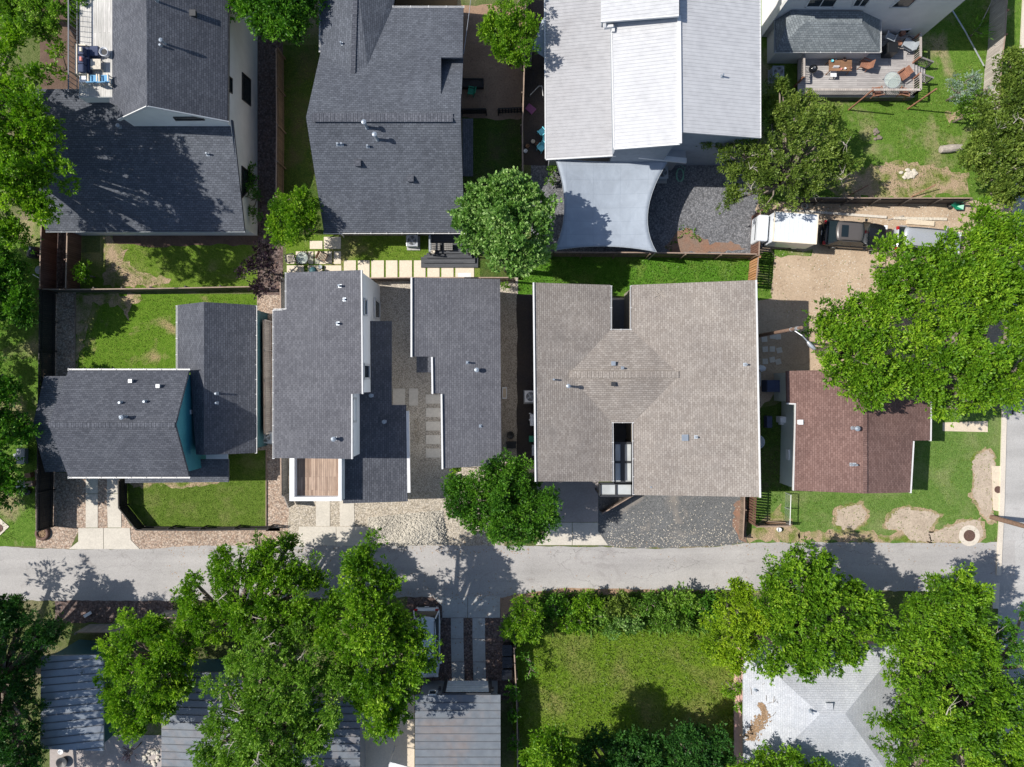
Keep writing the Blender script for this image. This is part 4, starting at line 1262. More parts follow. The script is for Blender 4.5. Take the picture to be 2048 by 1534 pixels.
for k in range(14):
    p = on(GR, 1318 + rnd.uniform(-6, 10), 588 + rnd.uniform(-6, 8)); qd = V((rnd.uniform(-.4, .6), rnd.uniform(-.25, .3), 0))
    stn.tube([p + V((0, 0, 0.03)), p + qd * 0.5 + V((0, 0, 0.05 + qd.x * 0.05)), p + qd + V((0, 0, 0.06 + qd.x * 0.1))], 0.018, 5)
solo(stn, 'fallen_twigs', MT['log'], 'dry fallen twigs lying on the upper edge of the tan butterfly roof', 'twigs')

# --- H: red-brown roofed bungalow
hH = thing('house', 'small pale bungalow with red-brown shingle roof beside the corner lawn', 'house', G(1700, 870))
H1 = [(1573, 742, 3.0), (1726, 738, 4.85), (1730, 987, 4.85), (1588, 981, 3.0), (1593, 807, 3.0), (1575, 805, 3.0)]
H1 = [(1573, 742, 2.8), (1730, 738, 4.85), (1730, 987, 4.85), (1588, 981, 3.0), (1592, 808, 3.0), (1574, 806, 2.8)]
H2 = [(1730, 738, 4.85), (1862, 742, 2.9), (1860, 881, 2.9), (1826, 881, 3.3), (1820, 985, 3.3), (1730, 987, 4.85)]
rH = roof(hH, 'roof', [H1, H2], MT['shing_red'], 0.18)
ridge(hH, (1730, 745, 4.87), (1730, 986, 4.87), MT['shing_red'], 0.3)
trim(hH, 'fascia', [((1592, 809, 2.95), (1587, 981, 2.95)), ((1573, 807, 2.95), (1592, 808, 2.95)), ((1821, 986, 3.25), (1827, 882, 3.25)), ((1861, 882, 2.85), (1863, 742, 2.85))], MT['white_trim'], 0.1, 0.18, -0.04)
walls(hH, [(1573, 742, 2.8), (1730, 738, 4.85), (1862, 742, 2.9), (1860, 881, 2.9), (1826, 881, 3.3), (1820, 985, 3.3), (1730, 987, 4.85), (1588, 981, 3.0), (1592, 808, 3.0), (1574, 806, 2.8)], MT['mint_wall'], 0.12)
box_vent(rH, H1, 1599, 844, 0.3, MT['white_pl'], 0.15)
vent_pipe(rH, H1, 1706, 856, 0.6, 0.1, True); vent_pipe(rH, H1, 1703, 929, 0.3, 0.08); vent_pipe(rH, H1, 1709, 929, 0.4, 0.06)
wa = MB(); p = G(1584, 909, 1.6); wa.box((p.x - 0.05, p.y, 1.6), (0.6, 0.75, 0.5)); wo = wa.build('window_cooler', MT['white_pl'], hH)
wg = MB()
for k in range(4): wg.box((p.x - 0.05, p.y - 0.21 + 0.14 * k, 1.86), (0.28, 0.07, 0.03))
wg.build('cooler_grille', MT['dark'], wo)
wb = MB(); wb.box((p.x + 0.22, p.y, 1.55), (0.06, 1.5, 0.8)); wb.build('window', MT['glass'], hH)

# --- I: pale hip roof, lower right
hI = thing('house', 'pink house under a pale grey hip roof strewn with leaf litter', 'house', G(1640, 1440))
I = dict(nw=(1487, 1290, 3.0), ne=(1800, 1290, 3.0), se=(1800, 1580, 3.0), sw=(1487, 1580, 3.0), a=(1640, 1428, 5.3), b=(1690, 1428, 5.3))
IW = [I['nw'], I['sw'], I['a']]; IN = [I['nw'], I['a'], I['b'], I['ne']]; IE = [I['ne'], I['b'], I['se']]; IS = [I['sw'], I['se'], I['b'], I['a']]
rI = roof(hI, 'hip_roof', [IW, IN, IE, IS], MT['shing_pale'], 0.2)
walls(hI, [I['nw'], I['ne'], I['se'], I['sw']], MT['pink_wall'], 0.25)
box_vent(rI, IN, 1657, 1411, 0.4, MT['shing_pale'], 0.1)
vent_pipe(rI, IN, 1621, 1422, 0.4, 0.07); vent_pipe(rI, IW, 1510, 1379, 0.3, 0.06)
lt = MB()
for k in range(700):
    u = rnd.random(); px = 1520 + 10 * math.sin(u * 5) + rnd.gauss(0, 7 if u > 0.3 else 3) - 9 * u; py = 1405 + 75 * u
    p = on(IW, px, py); a = rnd.uniform(0, 6.3); s_ = rnd.uniform(0.05, 0.12)
    d1 = V((math.cos(a), math.sin(a), 0.2 * rnd.uniform(-1, 1))) * s_; d2 = V((-math.sin(a), math.cos(a), 0.3)) * s_ * 0.5
    c = p + V((0, 0, 0.05))
    lt.add([c - d1, c - d2, c + d1, c + d2], [[0, 1, 2, 3]])
o = solo(lt, 'leaf_litter_pile', MT['straw'], 'brown drift of fallen leaves lying on the pale hip roof', 'leaf litter'); o['kind'] = 'stuff'
tw = MB()
for k in range(12):
    p = on(IW, rnd.uniform(1500, 1560), rnd.uniform(1360, 1460)); a = rnd.uniform(0, 6.3); d = V((math.cos(a), math.sin(a), 0)) * rnd.uniform(0.2, 0.6)
    p2 = p + d; p2.z = p.z + 0.1
    tw.tube([p + V((0, 0, 0.04)), p2], 0.015, 5)
solo(tw, 'fallen_twigs', MT['log'], 'thin dry twigs scattered over the west slope of the pale hip roof', 'twigs')

# --- J, K, K2, L: metal roofs along the south
def metal_house(label, faces, wl, mroof, mwall, step=0.52, along='x'):
    h = thing('house', label, 'house', G(faces[0][0][0], faces[0][0][1]))
    r_ = roof(h, 'metal_roof', faces, mroof, 0.14)
    for f in faces: seams(r_, f, step, along, MT['seam'], 0.045, 0.06)
    walls(h, wl, mwall, 0.25)
    return h, r_

J = [(82, 1312, 3.9), (207, 1310, 3.0), (207, 1502, 3.0), (80, 1498, 3.9)]
hJ, rJ = metal_house('cabin with slate-blue standing seam roof dappled by shade near the dark trees', [J], J, MT['metal_blue'], MT['teal_dark'])
K = [(323, 1345, 3.0), (498, 1345, 3.4), (498, 1600, 3.4), (323, 1600, 3.0)]
hK, rK = metal_house('cabin with grey standing seam roof half under the tree beside the brown patio', [K], K, MT['metal_rust'], MT['teal_dark'])
K2 = [(585, 1402, 3.1), (720, 1402, 3.1), (720, 1600, 3.1), (585, 1600, 3.1)]
hK2, rK2 = metal_house('cabin with plain grey seam roof showing between leaves by the cream patio', [K2], K2, MT['metal_rust'], MT['grey_wall'])
L = [(830, 1390, 3.0), (1001, 1390, 3.0), (1001, 1600, 3.5), (830, 1600, 3.5)]
hL, rL = metal_house('garage with rust-stained grey seam roof and a pale roller door onto the driveway', [L], L, MT['metal_rust'], MT['grey_wall'])
vent_pipe(rJ, J, 165, 1344, 0.3); vent_pipe(rJ, J, 190, 1361, 0.25)
fl = ((830, 1354), (1001, 1354))
gy = 767 + (1390 - 767) * (1 - 3.0 / H) - 0.25 * S
fl = ((830, gy), (1001, gy))
def quad_on(foot, px4, off):
    a, b = G(*foot[0]), G(*foot[1])
    n = (b - a).cross(V((0, 0, 1))).normalized()
    if n.dot(V((0, 0, H)) - a) < 0: n = -n
    return [ray_plane(x, y, a, n) + n * off for x, y in px4], n
c, n = quad_on(fl, [(891, 1386), (978, 1386), (975, 1362), (896, 1362)], 0.03)
db = MB()
for k in range(5):
    t0, t1 = k / 5, (k + 0.93) / 5
    db.poly([c[0].lerp(c[3], t0), c[1].lerp(c[2], t0), c[1].lerp(c[2], t1), c[0].lerp(c[3], t1)])
    if k < 4: pass
dr = db.build('garage_door', MT['white_pl'], hL)
fr = MB()
c2, n = quad_on(fl, [(887, 1388), (982, 1388), (980, 1359), (893, 1359)], 0.05)
for i in (0, 1, 3):
    fr.beam(c2[i], c2[(i + 1) % 4], 0.22, 0.1, up=n)
fr.build('door_frame', MT['dark'], dr)
window(hL, fl, [(857, 1390), (871, 1390), (875, 1382), (859, 1382)], frame=0.08, m=MT['white_trim'])
for x, y in ((879.5, 1381), (985, 1382)):
    c, n = quad_on(fl, [(x - 2, y - 4), (x + 2, y - 4), (x + 2, y + 4), (x - 2, y + 4)], 0.12)
    lb = MB(); m_ = sum((V(p) for p in c), V()) / 4; lb.box(m_, (0.16, 0.2, 0.4)); lb.build('wall_lamp', MT['black'], hL)

# --- M: white house with the timber deck, upper right
hM = thing('house', 'tall cream house with white windows and a green-grey hip roof over its rear porch', 'house', G(1680, 40))
vwall(hM, [[(1523, 74, 0), (1843, 74, 0), (1843, 74, 7.0), (1523, 74, 7.0)], [(1523, 74, 0), (1523, -150, 0), (1523, -150, 7.0), (1523, 74, 7.0)],
           [(1843, 74, 0), (1843, -150, 0), (1843, -150, 7.0), (1843, 74, 7.0)]], MT['cream_siding'], 'main_wall')
Mb = [(1552, 103, 2.5), (1760, 103, 2.5), (1724, 46, 3.9), (1610, 44, 3.9)]
Ml = [(1552, 103, 2.5), (1610, 44, 3.9), (1584, 20, 3.9), (1551, 16, 2.5)]
Mr = [(1760, 103, 2.5), (1760, 28, 2.5), (1726, 22, 3.6), (1724, 46, 3.9)]
Mt = [(1610, 44, 3.9), (1724, 46, 3.9), (1726, 22, 3.9), (1584, 20, 3.9)]
rM = roof(hM, 'porch_roof', [Mb, Ml, Mr, Mt], MT['shing_green'], 0.16)
gutter(hM, (1551, 104, 2.45), (1761, 104, 2.45)); gutter(hM, (1761, 104, 2.45), (1761, 30, 2.45)); gutter(hM, (1550, 104, 2.45), (1550, 14, 2.45), MT['grey_pl'])
walls(hM, [(1552, 103, 2.5), (1760, 103, 2.5), (1760, 20, 2.5), (1551, 14, 2.5)], MT['cream_siding'], 0.28, name='porch_wall', drop=0.14)
cbm = MB(); pa = G(1523, 74, 0); cbm.beam(V((pa.x, pa.y - 0.04, 3.6)), V((pa.x, pa.y - 0.04, 7.0)), 0.16, 0.2); pa = G(1523, 74, 0); cbm.box((pa.x - 0.04, pa.y - 0.1, 5.2), (0.34, 0.3, 3.2)); cbm.build('corner_board', MT['white_trim'], hM)
fm = ((1523, 74), (1843, 74))
window(hM, fm, [(1626, -14), (1683, -14), (1666, 13), (1611, 13)], mullions=1)
window(hM, fm, [(1720, -16), (1752, -16), (1730, 12), (1704, 12)], mullions=1)
window(hM, fm, [(1808, -10), (1842, -10), (1817, 14), (1780, 14)], mullions=0)
window(hM, fm, [(1802, 59), (1822, 58), (1815, 66), (1793, 66)], frame=0.06)
ft = ((1540, 125), (1760, 125))
window(hM, ft, [(1576, 105), (1600, 105), (1598, 108), (1574, 108)], frame=0.05); window(hM, ft, [(1671, 105), (1697, 105), (1695, 109), (1669, 109)], frame=0.05)
def up_(gx, gy, h):
    """Photo pixel and height of a point over the ground-plan pixel (gx, gy)."""
    f = 1 - h / H
    return (1024 + (gx - 1024) / f, 767 + (gy - 767) / f, h)


ms_, mn_ = 84, -160
roof(hM, 'main_roof', [[up_(1512, ms_, 7.0), up_(1854, ms_, 7.0), up_(1740, -38, 9.6), up_(1626, -38, 9.6)], [up_(1512, mn_, 7.0), up_(1854, mn_, 7.0), up_(1740, -38, 9.6), up_(1626, -38, 9.6)],
                       [up_(1512, ms_, 7.0), up_(1512, mn_, 7.0), up_(1626, -38, 9.6)], [up_(1854, ms_, 7.0), up_(1854, mn_, 7.0), up_(1740, -38, 9.6)]], MT['shing_green'], 0.2)
# timber deck with rail and steps
hd = thing('deck', 'weathered grey timber deck with slatted rails and corner steps behind the cream house', 'deck', G(1715, 150))
Z = 0.75
a, b = G(1596, 70, Z), G(1829, 194, Z)
fb = MB(); fb.box(((a.x + b.x) / 2, (a.y + b.y) / 2, Z - 0.06), (b.x - a.x, a.y - b.y, 0.12)); fb.build('deck_floor', MT['deck_grey'], hd)
sk = MB()
for k in range(5):
    z = 0.06 + k * 0.135
    sk.box(((a.x + b.x) / 2, b.y + 0.02, z), (b.x - a.x, 0.03, 0.125)); sk.box((b.x - 0.02, (a.y + b.y) / 2, z), (0.03, a.y - b.y, 0.125))
sk.build('skirt_boards', MT['fence_dark'], hd)
def rail(p, q, parent, m=MT['fence_grey'], z0=Z, hgt=1.0, gap=0.15):
    p = V((p[0], p[1], z0)); q = V((q[0], q[1], z0))
    mb = MB(); n = max(2, int((q - p).length / gap))
    for i in range(n + 1):
        r_ = p.lerp(q, i / n)
        mb.beam(r_ + V((0, 0, 0.1)), r_ + V((0, 0, hgt - 0.03)), 0.04, 0.04)
    mb.beam(p + V((0, 0, hgt)), q + V((0, 0, hgt)), 0.15, 0.045); mb.beam(p + V((0, 0, 0.09)), q + V((0, 0, 0.09)), 0.07, 0.05)
    mb.build('rail', m, parent)
    for r_ in (p, q):
        pb = MB(); pb.beam(V((r_.x, r_.y, 0.0)), r_ + V((0, 0, hgt - 0.02)), 0.11, 0.11); pb.build('post', MT['wood_red'], parent)
e = 0.12
rail((a.x + 0.5, b.y + e), (b.x - e, b.y + e), hd)
y1 = G(1829, 158, Z).y; y2 = G(1829, 126, Z).y
rail((b.x - e, b.y + e), (b.x - e, y1), hd); rail((b.x - e, y2), (b.x - e, a.y - 0.35), hd)
xl = G(1597, 140, Z).x
rail((xl, G(1597, 112, Z).y), (xl, G(1597, 165, Z).y), hd)
for k in range(4):
    sb = MB(); sb.box((b.x + 0.16 + 0.28 * k, (y1 + y2) / 2, Z - 0.16 * (k + 1)), (0.27, y2 - y1 - 0.1, 0.05)); sb.build('step', MT['deck_grey'], hd)
for yy in (y1, y2):
    sr = MB(); p0, p1 = V((b.x - e, yy, Z + 0.95)), V((b.x + 1.25, yy, 0.95)); sr.beam(p0, p1, 0.12, 0.045)
    for k in range(9):
        r_ = p0.lerp(p1, (k + 0.5) / 9); sr.beam(r_, V((r_.x, r_.y, r_.z - 0.8)), 0.035, 0.035)
    sr.beam(p1, V((p1.x, p1.y, 0)), 0.1, 0.1); sr.build('stair_rail', MT['fence_grey'], hd)
# ------------------------------------------------------------------ fences
def fence(label, top, h, m, cat='fence', post_m=None, side=1, bw=0.145, gap=0.0, rails=True, cap=True, step=2.4, group=None, base=0.0):
    """top: line of photo pixels where the fence's top edge shows."""
    pts = [G(x, y, h) for x, y in top]
    t = thing('fence', label, cat, (pts[0].x, pts[0].y, 0), group=group)
    bd = MB(); rl = MB(); cp = MB()
    pm = post_m or m
    for i in range(len(pts) - 1):
        p, q = pts[i], pts[i + 1]
        d = q - p; L = d.length; d.normalize()
        n = V((-d.y, d.x, 0)) * side
        k = max(1, int(L / (bw + gap)))
        for j in range(k):
            c = p + d * (L * (j + 0.5) / k)
            hh = h - 0.04 - rnd.uniform(0, 0.025)
            bd.box((c.x + rnd.uniform(-.004, .004), c.y, base + 0.03 + (hh - base) / 2), (L / k - gap - 0.004, 0.02, hh - base - 0.02), math.atan2(d.y, d.x))
        if rails:
            for z in (0.35, h - 0.3):
                rl.beam(V((p.x, p.y, z)) + n * 0.04, V((q.x, q.y, z)) + n * 0.04, 0.04, 0.09)
        if cap:
            cp.beam(V((p.x, p.y, h - 0.018)), V((q.x, q.y, h - 0.018)), 0.08, 0.035)
        m_ = max(1, round(L / step))
        for j in range(m_ + (1 if i == len(pts) - 2 else 0)):
            c = p + d * (L * j / m_) + n * 0.105
            pb = MB(); pb.box((c.x, c.y, (h + 0.04) / 2), (0.09, 0.09, h + 0.04), math.atan2(d.y, d.x)); pb.build('post', pm, t)
    bd.build('boards', m, t)
    if rl.v: rl.build('rails', pm, t)
    if cp.v: cp.build('cap', MT['cap'] if m is not MT['fence_black'] else MT['fence_black'], t)
    return t


fence('tall red-brown board fence behind the smoker on the west boundary', [(83, 430), (80, 510), (79, 578)], 1.9, MT['fence_red'], side=-1)
fence('long black-stained board fence along the west verge', [(79, 580), (77, 760), (73, 1062)], 1.85, MT['fence_black'], side=1)
fence('red-brown board fence closing the narrow stone strip by the yellowing lawn', [(134, 462), (131, 577)], 1.75, MT['fence_red'], side=-1)
fence('dark board fence with pale cap between the two back lawns', [(82, 578), (130, 579), (300, 577), (510, 573)], 1.6, MT['fence_dark'], side=1)
fence('low black fence with a slanted corner around the front lawn', [(236, 960), (237, 1016), (272, 1060), (400, 1061), (536, 1059)], 1.25, MT['fence_black'], side=1)
fence('brown rail fence down the shaded side strip beside the white house', [(552, 96), (553, 250), (552, 395)], 1.75, MT['fence_brown'], side=1, cap=True)
fence('thin pale-topped fence between the bare yard and the metal-roofed house', [(1053, -40), (1049, 120), (1045, 250), (1046, 350)], 1.8, MT['fence_brown'], side=-1)
fence('dark board fence between the paved walk and the gravel court', [(578, 552), (728, 556), (822, 555), (1030, 555)], 1.7, MT['fence_brown'], side=-1)
fence('brown board fence separating the gravel yard from the lush lawn', [(1098, 504), (1300, 505), (1514, 508)], 1.8, MT['fence_brown'], side=-1)
fence('slatted red-brown fence beside the small white truck', [(1521, 420), (1518, 512)], 1.9, MT['fence_red'], side=1, gap=0.02)
fence('orange board fence at the end of the lush lawn', [(1517, 514), (1512, 566)], 1.9, MT['fence_orange'], side=1, gap=0.03)
fence('gapped red-brown picket fence running to the alley beside the parking gravel', [(1514, 980), (1511, 1052)], 1.9, MT['fence_red'], side=1, gap=0.05, cap=False)
fence('low weathered timber fence at the edge of the dark parking gravel', [(1489, 992), (1489, 1020), (1486, 1078)], 0.95, MT['fence_brown'], side=1)
fence('short brown board fence facing the alley beside the corner lawn', [(1513, 1054), (1583, 1052)], 1.2, MT['fence_brown'], side=1)
fence('dark mesh-backed fence between the hillside lawn and the dirt lot', [(1590, 395), (1760, 396), (1945, 396)], 1.7, MT['fence_dark'], side=-1)
fence('tall sun-bleached grey fence with brown posts up the hillside lawn', [(2018, -40), (2013, 20), (2011, 68), (2004, 120), (1998, 216)], 1.9, MT['fence_grey'], side=1, post_m=MT['wood_red'], step=1.6)
fence('thin dark fence between the bins and the overgrown field', [(1028, 1296), (1034, 1420), (1036, 1600)], 1.5, MT['fence_dark'], side=1)
fence('grey-stained fence beside the walled roof deck', [(561, 905), (562, 992)], 1.8, MT['fence_slate'], side=1)
fence('grey-stained fence beside the modern house at the paved patio end', [(560, 556), (561, 624)], 1.8, MT['fence_slate'], side=1)
fence('pale stone-coloured fence close along the teal wing wall', [(526, 640), (527, 760), (528, 868)], 1.7, MT['fence_grey'], side=1)
fence('grey board fence screening the slate-blue cabin from the shaded alley', [(150, 1265), (240, 1264)], 1.8, MT['fence_slate'], side=-1)
fence('grey board fence half hidden under the tree at the alley edge', [(308, 1236), (352, 1235), (430, 1238)], 1.8, MT['fence_slate'], side=-1)
fence('black board fence across the middle of the shaded side yard', [(922, 218), (972, 217)], 1.0, MT['fence_black'], side=-1)
fence('black slatted fence by the thin pale-topped fence in the side yard', [(996, 217), (1044, 215)], 1.0, MT['fence_black'], side=-1, gap=0.06)

gt = thing('gate', 'open grey board gate leaning out from the grey-stained fence', 'gate', G(568, 990))
gb = MB()
a, b = G(566, 990, 1.6), G(577, 1016, 1.6)
for k in range(7):
    c = a.lerp(b, (k + .5) / 7); gb.box((c.x, c.y, 0.85), ((b - a).length / 7 - 0.01, 0.025, 1.5), math.atan2((b - a).y, (b - a).x))
gb.build('boards', MT['fence_slate'], gt)
fr = MB(); fr.beam(V((a.x, a.y, 1.55)), V((b.x, b.y, 1.55)), 0.07, 0.08); fr.beam(V((a.x, a.y, 0.3)), V((b.x, b.y, 0.3)), 0.07, 0.08); fr.build('frame', MT['fence_grey'], gt)

# wire fence with a pale top rail by the bungalow
wf_ = thing('fence', 'thin wire fence with a pale top rail at the edge of the corner lawn', 'fence', G(1578, 990))
pr = MB(); p, q = G(1582, 990, 1.1), G(1580, 1050, 1.1)
pr.tube([p, q], 0.03, 8); pr.build('rail', MT['white_trim'], wf_)
for t in (0, 0.5, 1):
    c = p.lerp(q, t); pb = MB(); pb.cyl((c.x, c.y, 0), 0.03, 1.12, 8); pb.build('post', MT['steel'], wf_)
wm = MB()
for k in range(26):
    c = p.lerp(q, k / 25); wm.beam(V((c.x, c.y, 0.05)), c, 0.006, 0.006)
for k in range(6): wm.beam(V((p.x, p.y, 0.1 + k * 0.18)), V((q.x, q.y, 0.1 + k * 0.18)), 0.006, 0.006)
wm.build('mesh', MT['steel'], wf_)
gt = thing('gate', 'leaning brown timber gate panel behind the short board fence', 'gate', G(1560, 1044))
gb = MB(); p, q = G(1536, 1047, 0.9), G(1572, 1046, 0.9)
for k in range(9):
    c = p.lerp(q, (k + .5) / 9); gb.box((c.x, c.y, 0.5), (0.14, 0.025, 0.9))
gb.build('boards', MT['wood'], gt); gb = MB(); gb.beam(V((p.x, p.y + 0.03, 0.2)), V((q.x, q.y + 0.03, 0.85)), 0.04, 0.09); gb.build('brace', MT['cap'], gt)
wc = MB(); p = G(1556, 1058, 0); wc.lathe((p.x, p.y, 0), [(0.13, 0), (0.16, 0.1), (0.17, 0.3), (0.15, 0.32), (0.13, 0.12)], 16)
solo(wc, 'bucket', MT['white_pl'], 'small white bucket on dry grass outside the short board fence', 'bucket')

# lawn edging boards and block wall in the dirt lot
eb = MB(); eb.beam(G(152, 588) + V((0, 0, 0.05)), G(151, 742) + V((0, 0, 0.05)), 0.05, 0.12); solo(eb, 'edging_board', MT['cap'], 'thin timber edging between river rock and patchy sod lawn', 'edging')
eb = MB(); eb.beam(G(533, 900) + V((0, 0, 0.05)), G(533, 1056) + V((0, 0, 0.05)), 0.05, 0.12); solo(eb, 'edging_board', MT['cap'], 'thin timber edging along the clipped front lawn and river rock', 'edging')
bw_ = MB()
for k in range(28):
    t = k / 27; c = G(1572 + 195 * t, 421 + 14 * t); bw_.box((c.x, c.y, 0.09 + rnd.uniform(-.02, .02)), (0.27, 0.18, 0.17), -0.07 + rnd.uniform(-.06, .06))
solo(bw_, 'block_edging', MT['stone_step'], 'low row of concrete blocks edging the dirt lot behind the black car', 'edging')
kb = MB()
for k in range(14):
    t = k / 13; c = G(1790 + 98 * t, 437 + 2 * t); kb.box((c.x, c.y, 0.08), (0.26, 0.2, 0.16), rnd.uniform(-.1, .1))
solo(kb, 'block_edging', MT['stone'], 'pale row of stone blocks edging the sunlit dirt bank', 'edging')
cs = MB(); a, b = G(1812, 444), G(1866, 448); cs.beam(a + V((0, 0, 0.09)), b + V((0, 0, 0.09)), 0.36, 0.18); solo(cs, 'concrete_beam', MT['conc_cream'], 'loose cream concrete beam lying beside the pale block row', 'beam')
cs = MB(); a, b = G(1775, 440), G(1806, 432); cs.beam(a + V((0, 0, 0.06)), b + V((0, 0, 0.06)), 0.1, 0.08); solo(cs, 'timber_plank', MT['log'], 'short loose plank on the dirt near the block row end', 'plank')

# ------------------------------------------------------------------ glazed canopy over the duplex's front court
pg = thing('pergola', 'black-framed canopy with frosted panels in the front courtyard slot of the brown duplex', 'canopy', G(1246, 930))
pf = MB()
zc = 2.75
def pg_box(x0, y0, x1, y1, w_=0.16):
    for a, b in (((x0, y0), (x1, y0)), ((x0, y1), (x1, y1)), ((x0, y0), (x0, y1)), ((x1, y0), (x1, y1))):
        pf.beam(G(*a, zc), G(*b, zc), w_, 0.2)
pg_box(1228, 886, 1264, 965); pf.beam(G(1228, 924, zc), G(1264, 924, zc), 0.16, 0.19); pf.beam(G(1245, 886, zc), G(1245, 965, zc), 0.3, 0.21)
pg_box(1200, 967, 1264, 991); pf.beam(G(1232, 967, zc), G(1232, 991, zc), 0.16, 0.19)
for x, y in ((1201, 990), (1263, 990), (1229, 887), (1263, 887)):
    c = G(x, y, zc); pf.beam(V((c.x, c.y, 0)), V((c.x, c.y, zc)), 0.12, 0.12)
pf.build('frame', MT['dark'], pg)
for x0, y0, x1, y1 in ((1230, 888, 1243, 922), (1248, 888, 1262, 922), (1230, 926, 1243, 963), (1248, 926, 1262, 963), (1202, 969, 1230, 989), (1234, 969, 1262, 989)):
    pb = MB(); a, b = G(x0, y0, zc), G(x1, y1, zc); pb.box(((a.x + b.x) / 2, (a.y + b.y) / 2, zc + 0.02), (b.x - a.x, a.y - b.y, 0.03)); pb.build('panel', MT['frost'], pg)
fence('diagonal dark timber screen between driveway and parking gravel', [(1266, 991), (1205, 1027)], 1.2, MT['fence_dark'], side=-1)

# ------------------------------------------------------------------ shade sail
ss = thing('shade_sail', 'pale four-cornered shade sail stretched over the slate gravel behind the metal roofs', 'shade sail', G(1220, 410))
cor = [(1110, 316, 3.3), (1340, 316, 3.3), (1313, 504, 3.0), (1108, 501, 3.0)]
sag = [(0, 8), (-30, 8), (0, -10), (20, 6)]
P4 = [G(*c) for c in cor]
def edge_pt(i, t):
    a, b = cor[i], cor[(i + 1) % 4]
    s = 4 * t * (1 - t)
    return a[0] + (b[0] - a[0]) * t + sag[i][0] * s, a[1] + (b[1] - a[1]) * t + sag[i][1] * s, a[2] + (b[2] - a[2]) * t - 0.15 * s
sm = MB(); n = 20
for j in range(n + 1):
    for i in range(n + 1):
        u, v_ = i / n, j / n
        tp, bt = edge_pt(0, u), edge_pt(2, 1 - u)
        lf, rt = edge_pt(3, 1 - v_), edge_pt(1, v_)
        c = [tp[k] * (1 - v_) + bt[k] * v_ + lf[k] * (1 - u) + rt[k] * u - ((1 - u) * (1 - v_) * cor[0][k] + u * (1 - v_) * cor[1][k] + u * v_ * cor[2][k] + (1 - u) * v_ * cor[3][k]) for k in range(3)]
        sm.v.append(G(c[0], c[1], c[2] - 0.25 * 16 * u * (1 - u) * v_ * (1 - v_)))
for j in range(n):
    for i in range(n):
        a = j * (n + 1) + i; sm.f.append([a + n + 1, a + n + 2, a + 1, a])
so_ = sm.build('cloth', MT['sail'], ss, smooth=True)
sd = so_.modifiers.new('thick', 'SOLIDIFY'); sd.thickness = 0.01
for c in P4[2:]:
    pb = MB(); pb.cyl((c.x, c.y, 0), 0.05, c.z + 0.02, 10); pb.build('post', MT['dark'], ss)
hm = MB()
for i in range(4):
    hm.tube([G(*edge_pt(i, k / 12)) + V((0, 0, 0.01)) for k in range(13)], 0.02, 6)
hm.build('hem', MT['grey_pl'], ss)
s2 = thing('shade_sail', 'corner of a grey shade sail jutting from behind the small round-crowned tree', 'shade sail', G(1075, 90))
sm = MB(); q = [G(1063, 98, 3), G(1096, 120, 3.2), G(1100, 20, 3.2), G(1084, 40, 3)]
sm.add(q + [p - V((0, 0, 0.02)) for p in q], [[0, 1, 2, 3], [7, 6, 5, 4], [0, 4, 5, 1], [1, 5, 6, 2], [2, 6, 7, 3], [3, 7, 4, 0]]); sm.build('cloth', MT['sail'], s2)
pb = MB(); pb.cyl((q[0].x, q[0].y, 0), 0.05, 3.1, 10); pb.build('post', MT['steel'], s2)

# ------------------------------------------------------------------ cooling units
def cooler(label, px, py, h=0.85, s_=0.82, m=None, rz=0):
    p = G(px, py, h)
    t = local_thing('cooling_unit', label, 'air conditioner', (p.x, p.y, 0), rz)
    pd = MB(); pd.box((0, -0.05, 0.04), (s_ + 0.15, s_ + 0.2, 0.08)); pd.build('pad', MT['conc_grey'], t)
    b = MB(); b.box((0, 0, 0.08 + (h - 0.12) / 2), (s_, s_, h - 0.12)); bo = b.build('casing', m or MT['steel'], t, bevel=0.05)
    lv = MB()
    for k in range(9):
        for q in (-1, 1):
            lv.box((0, q * (s_ / 2 + 0.004), 0.16 + k * (h - 0.3) / 9), (s_ * 0.86, 0.012, 0.03)); lv.box((q * (s_ / 2 + 0.004), 0, 0.16 + k * (h - 0.3) / 9), (0.012, s_ * 0.86, 0.03))
    lv.build('louvres', MT['grey_pl'], bo)
    tp = MB(); tp.box((0, 0, h - 0.02), (s_ + 0.03, s_ + 0.03, 0.05)); tp.build('top_cover', m or MT['steel'], t, bevel=0.02)
    f = MB(); f.cyl((0, 0, h + 0.006), s_ * 0.39, 0.01, 26); fo = f.build('fan_well', MT['black'], t)
    bl = MB()
    for k in range(4):
        a = k * math.pi / 2 + 0.4; c = V((math.cos(a), math.sin(a), 0)); d = V((-math.sin(a), math.cos(a), 0)); z = V((0, 0, h + 0.022))
        bl.add([c * 0.06 - d * 0.03 + z, c * s_ * 0.36 - d * 0.02 + z, c * s_ * 0.36 + d * 0.16 + z, c * 0.06 + d * 0.05 + z], [[0, 1, 2, 3]])
    bl.cyl((0, 0, h + 0.02), 0.08, 0.02, 12); bl.build('fan_blades', MT['grey_pl'], fo)
    gr = MB()
    for k in range(5): gr.torus((0, 0, h + 0.045), s_ * 0.39 * (k + 1) / 5, 0.006, 24, 4)
    for k in range(8):
        a = k * math.pi / 8; gr.beam(V((math.cos(a), math.sin(a), 0)) * -s_ * .39 + V((0, 0, h + 0.045)), V((math.cos(a), math.sin(a), 0)) * s_ * .39 + V((0, 0, h + 0.045)), 0.008, 0.008)
    gr.build('fan_grille', MT['steel'], t)
    return t


cooler('grey cooling unit on a pad under the white-guttered eave', 824, 481)
cooler('cooling unit with a pale top beside the teal wing wall', 532, 875)
cooler('white cooling unit partly under the west eave of the brown duplex', 1061, 793, m=MT['white_pl'])
cooler('cooling unit standing beside the shade sail corner', 1325, 345)
cooler('blue-grey cooling unit in shade at the cream house corner', 1557, 143, m=MT['grey_pl'])

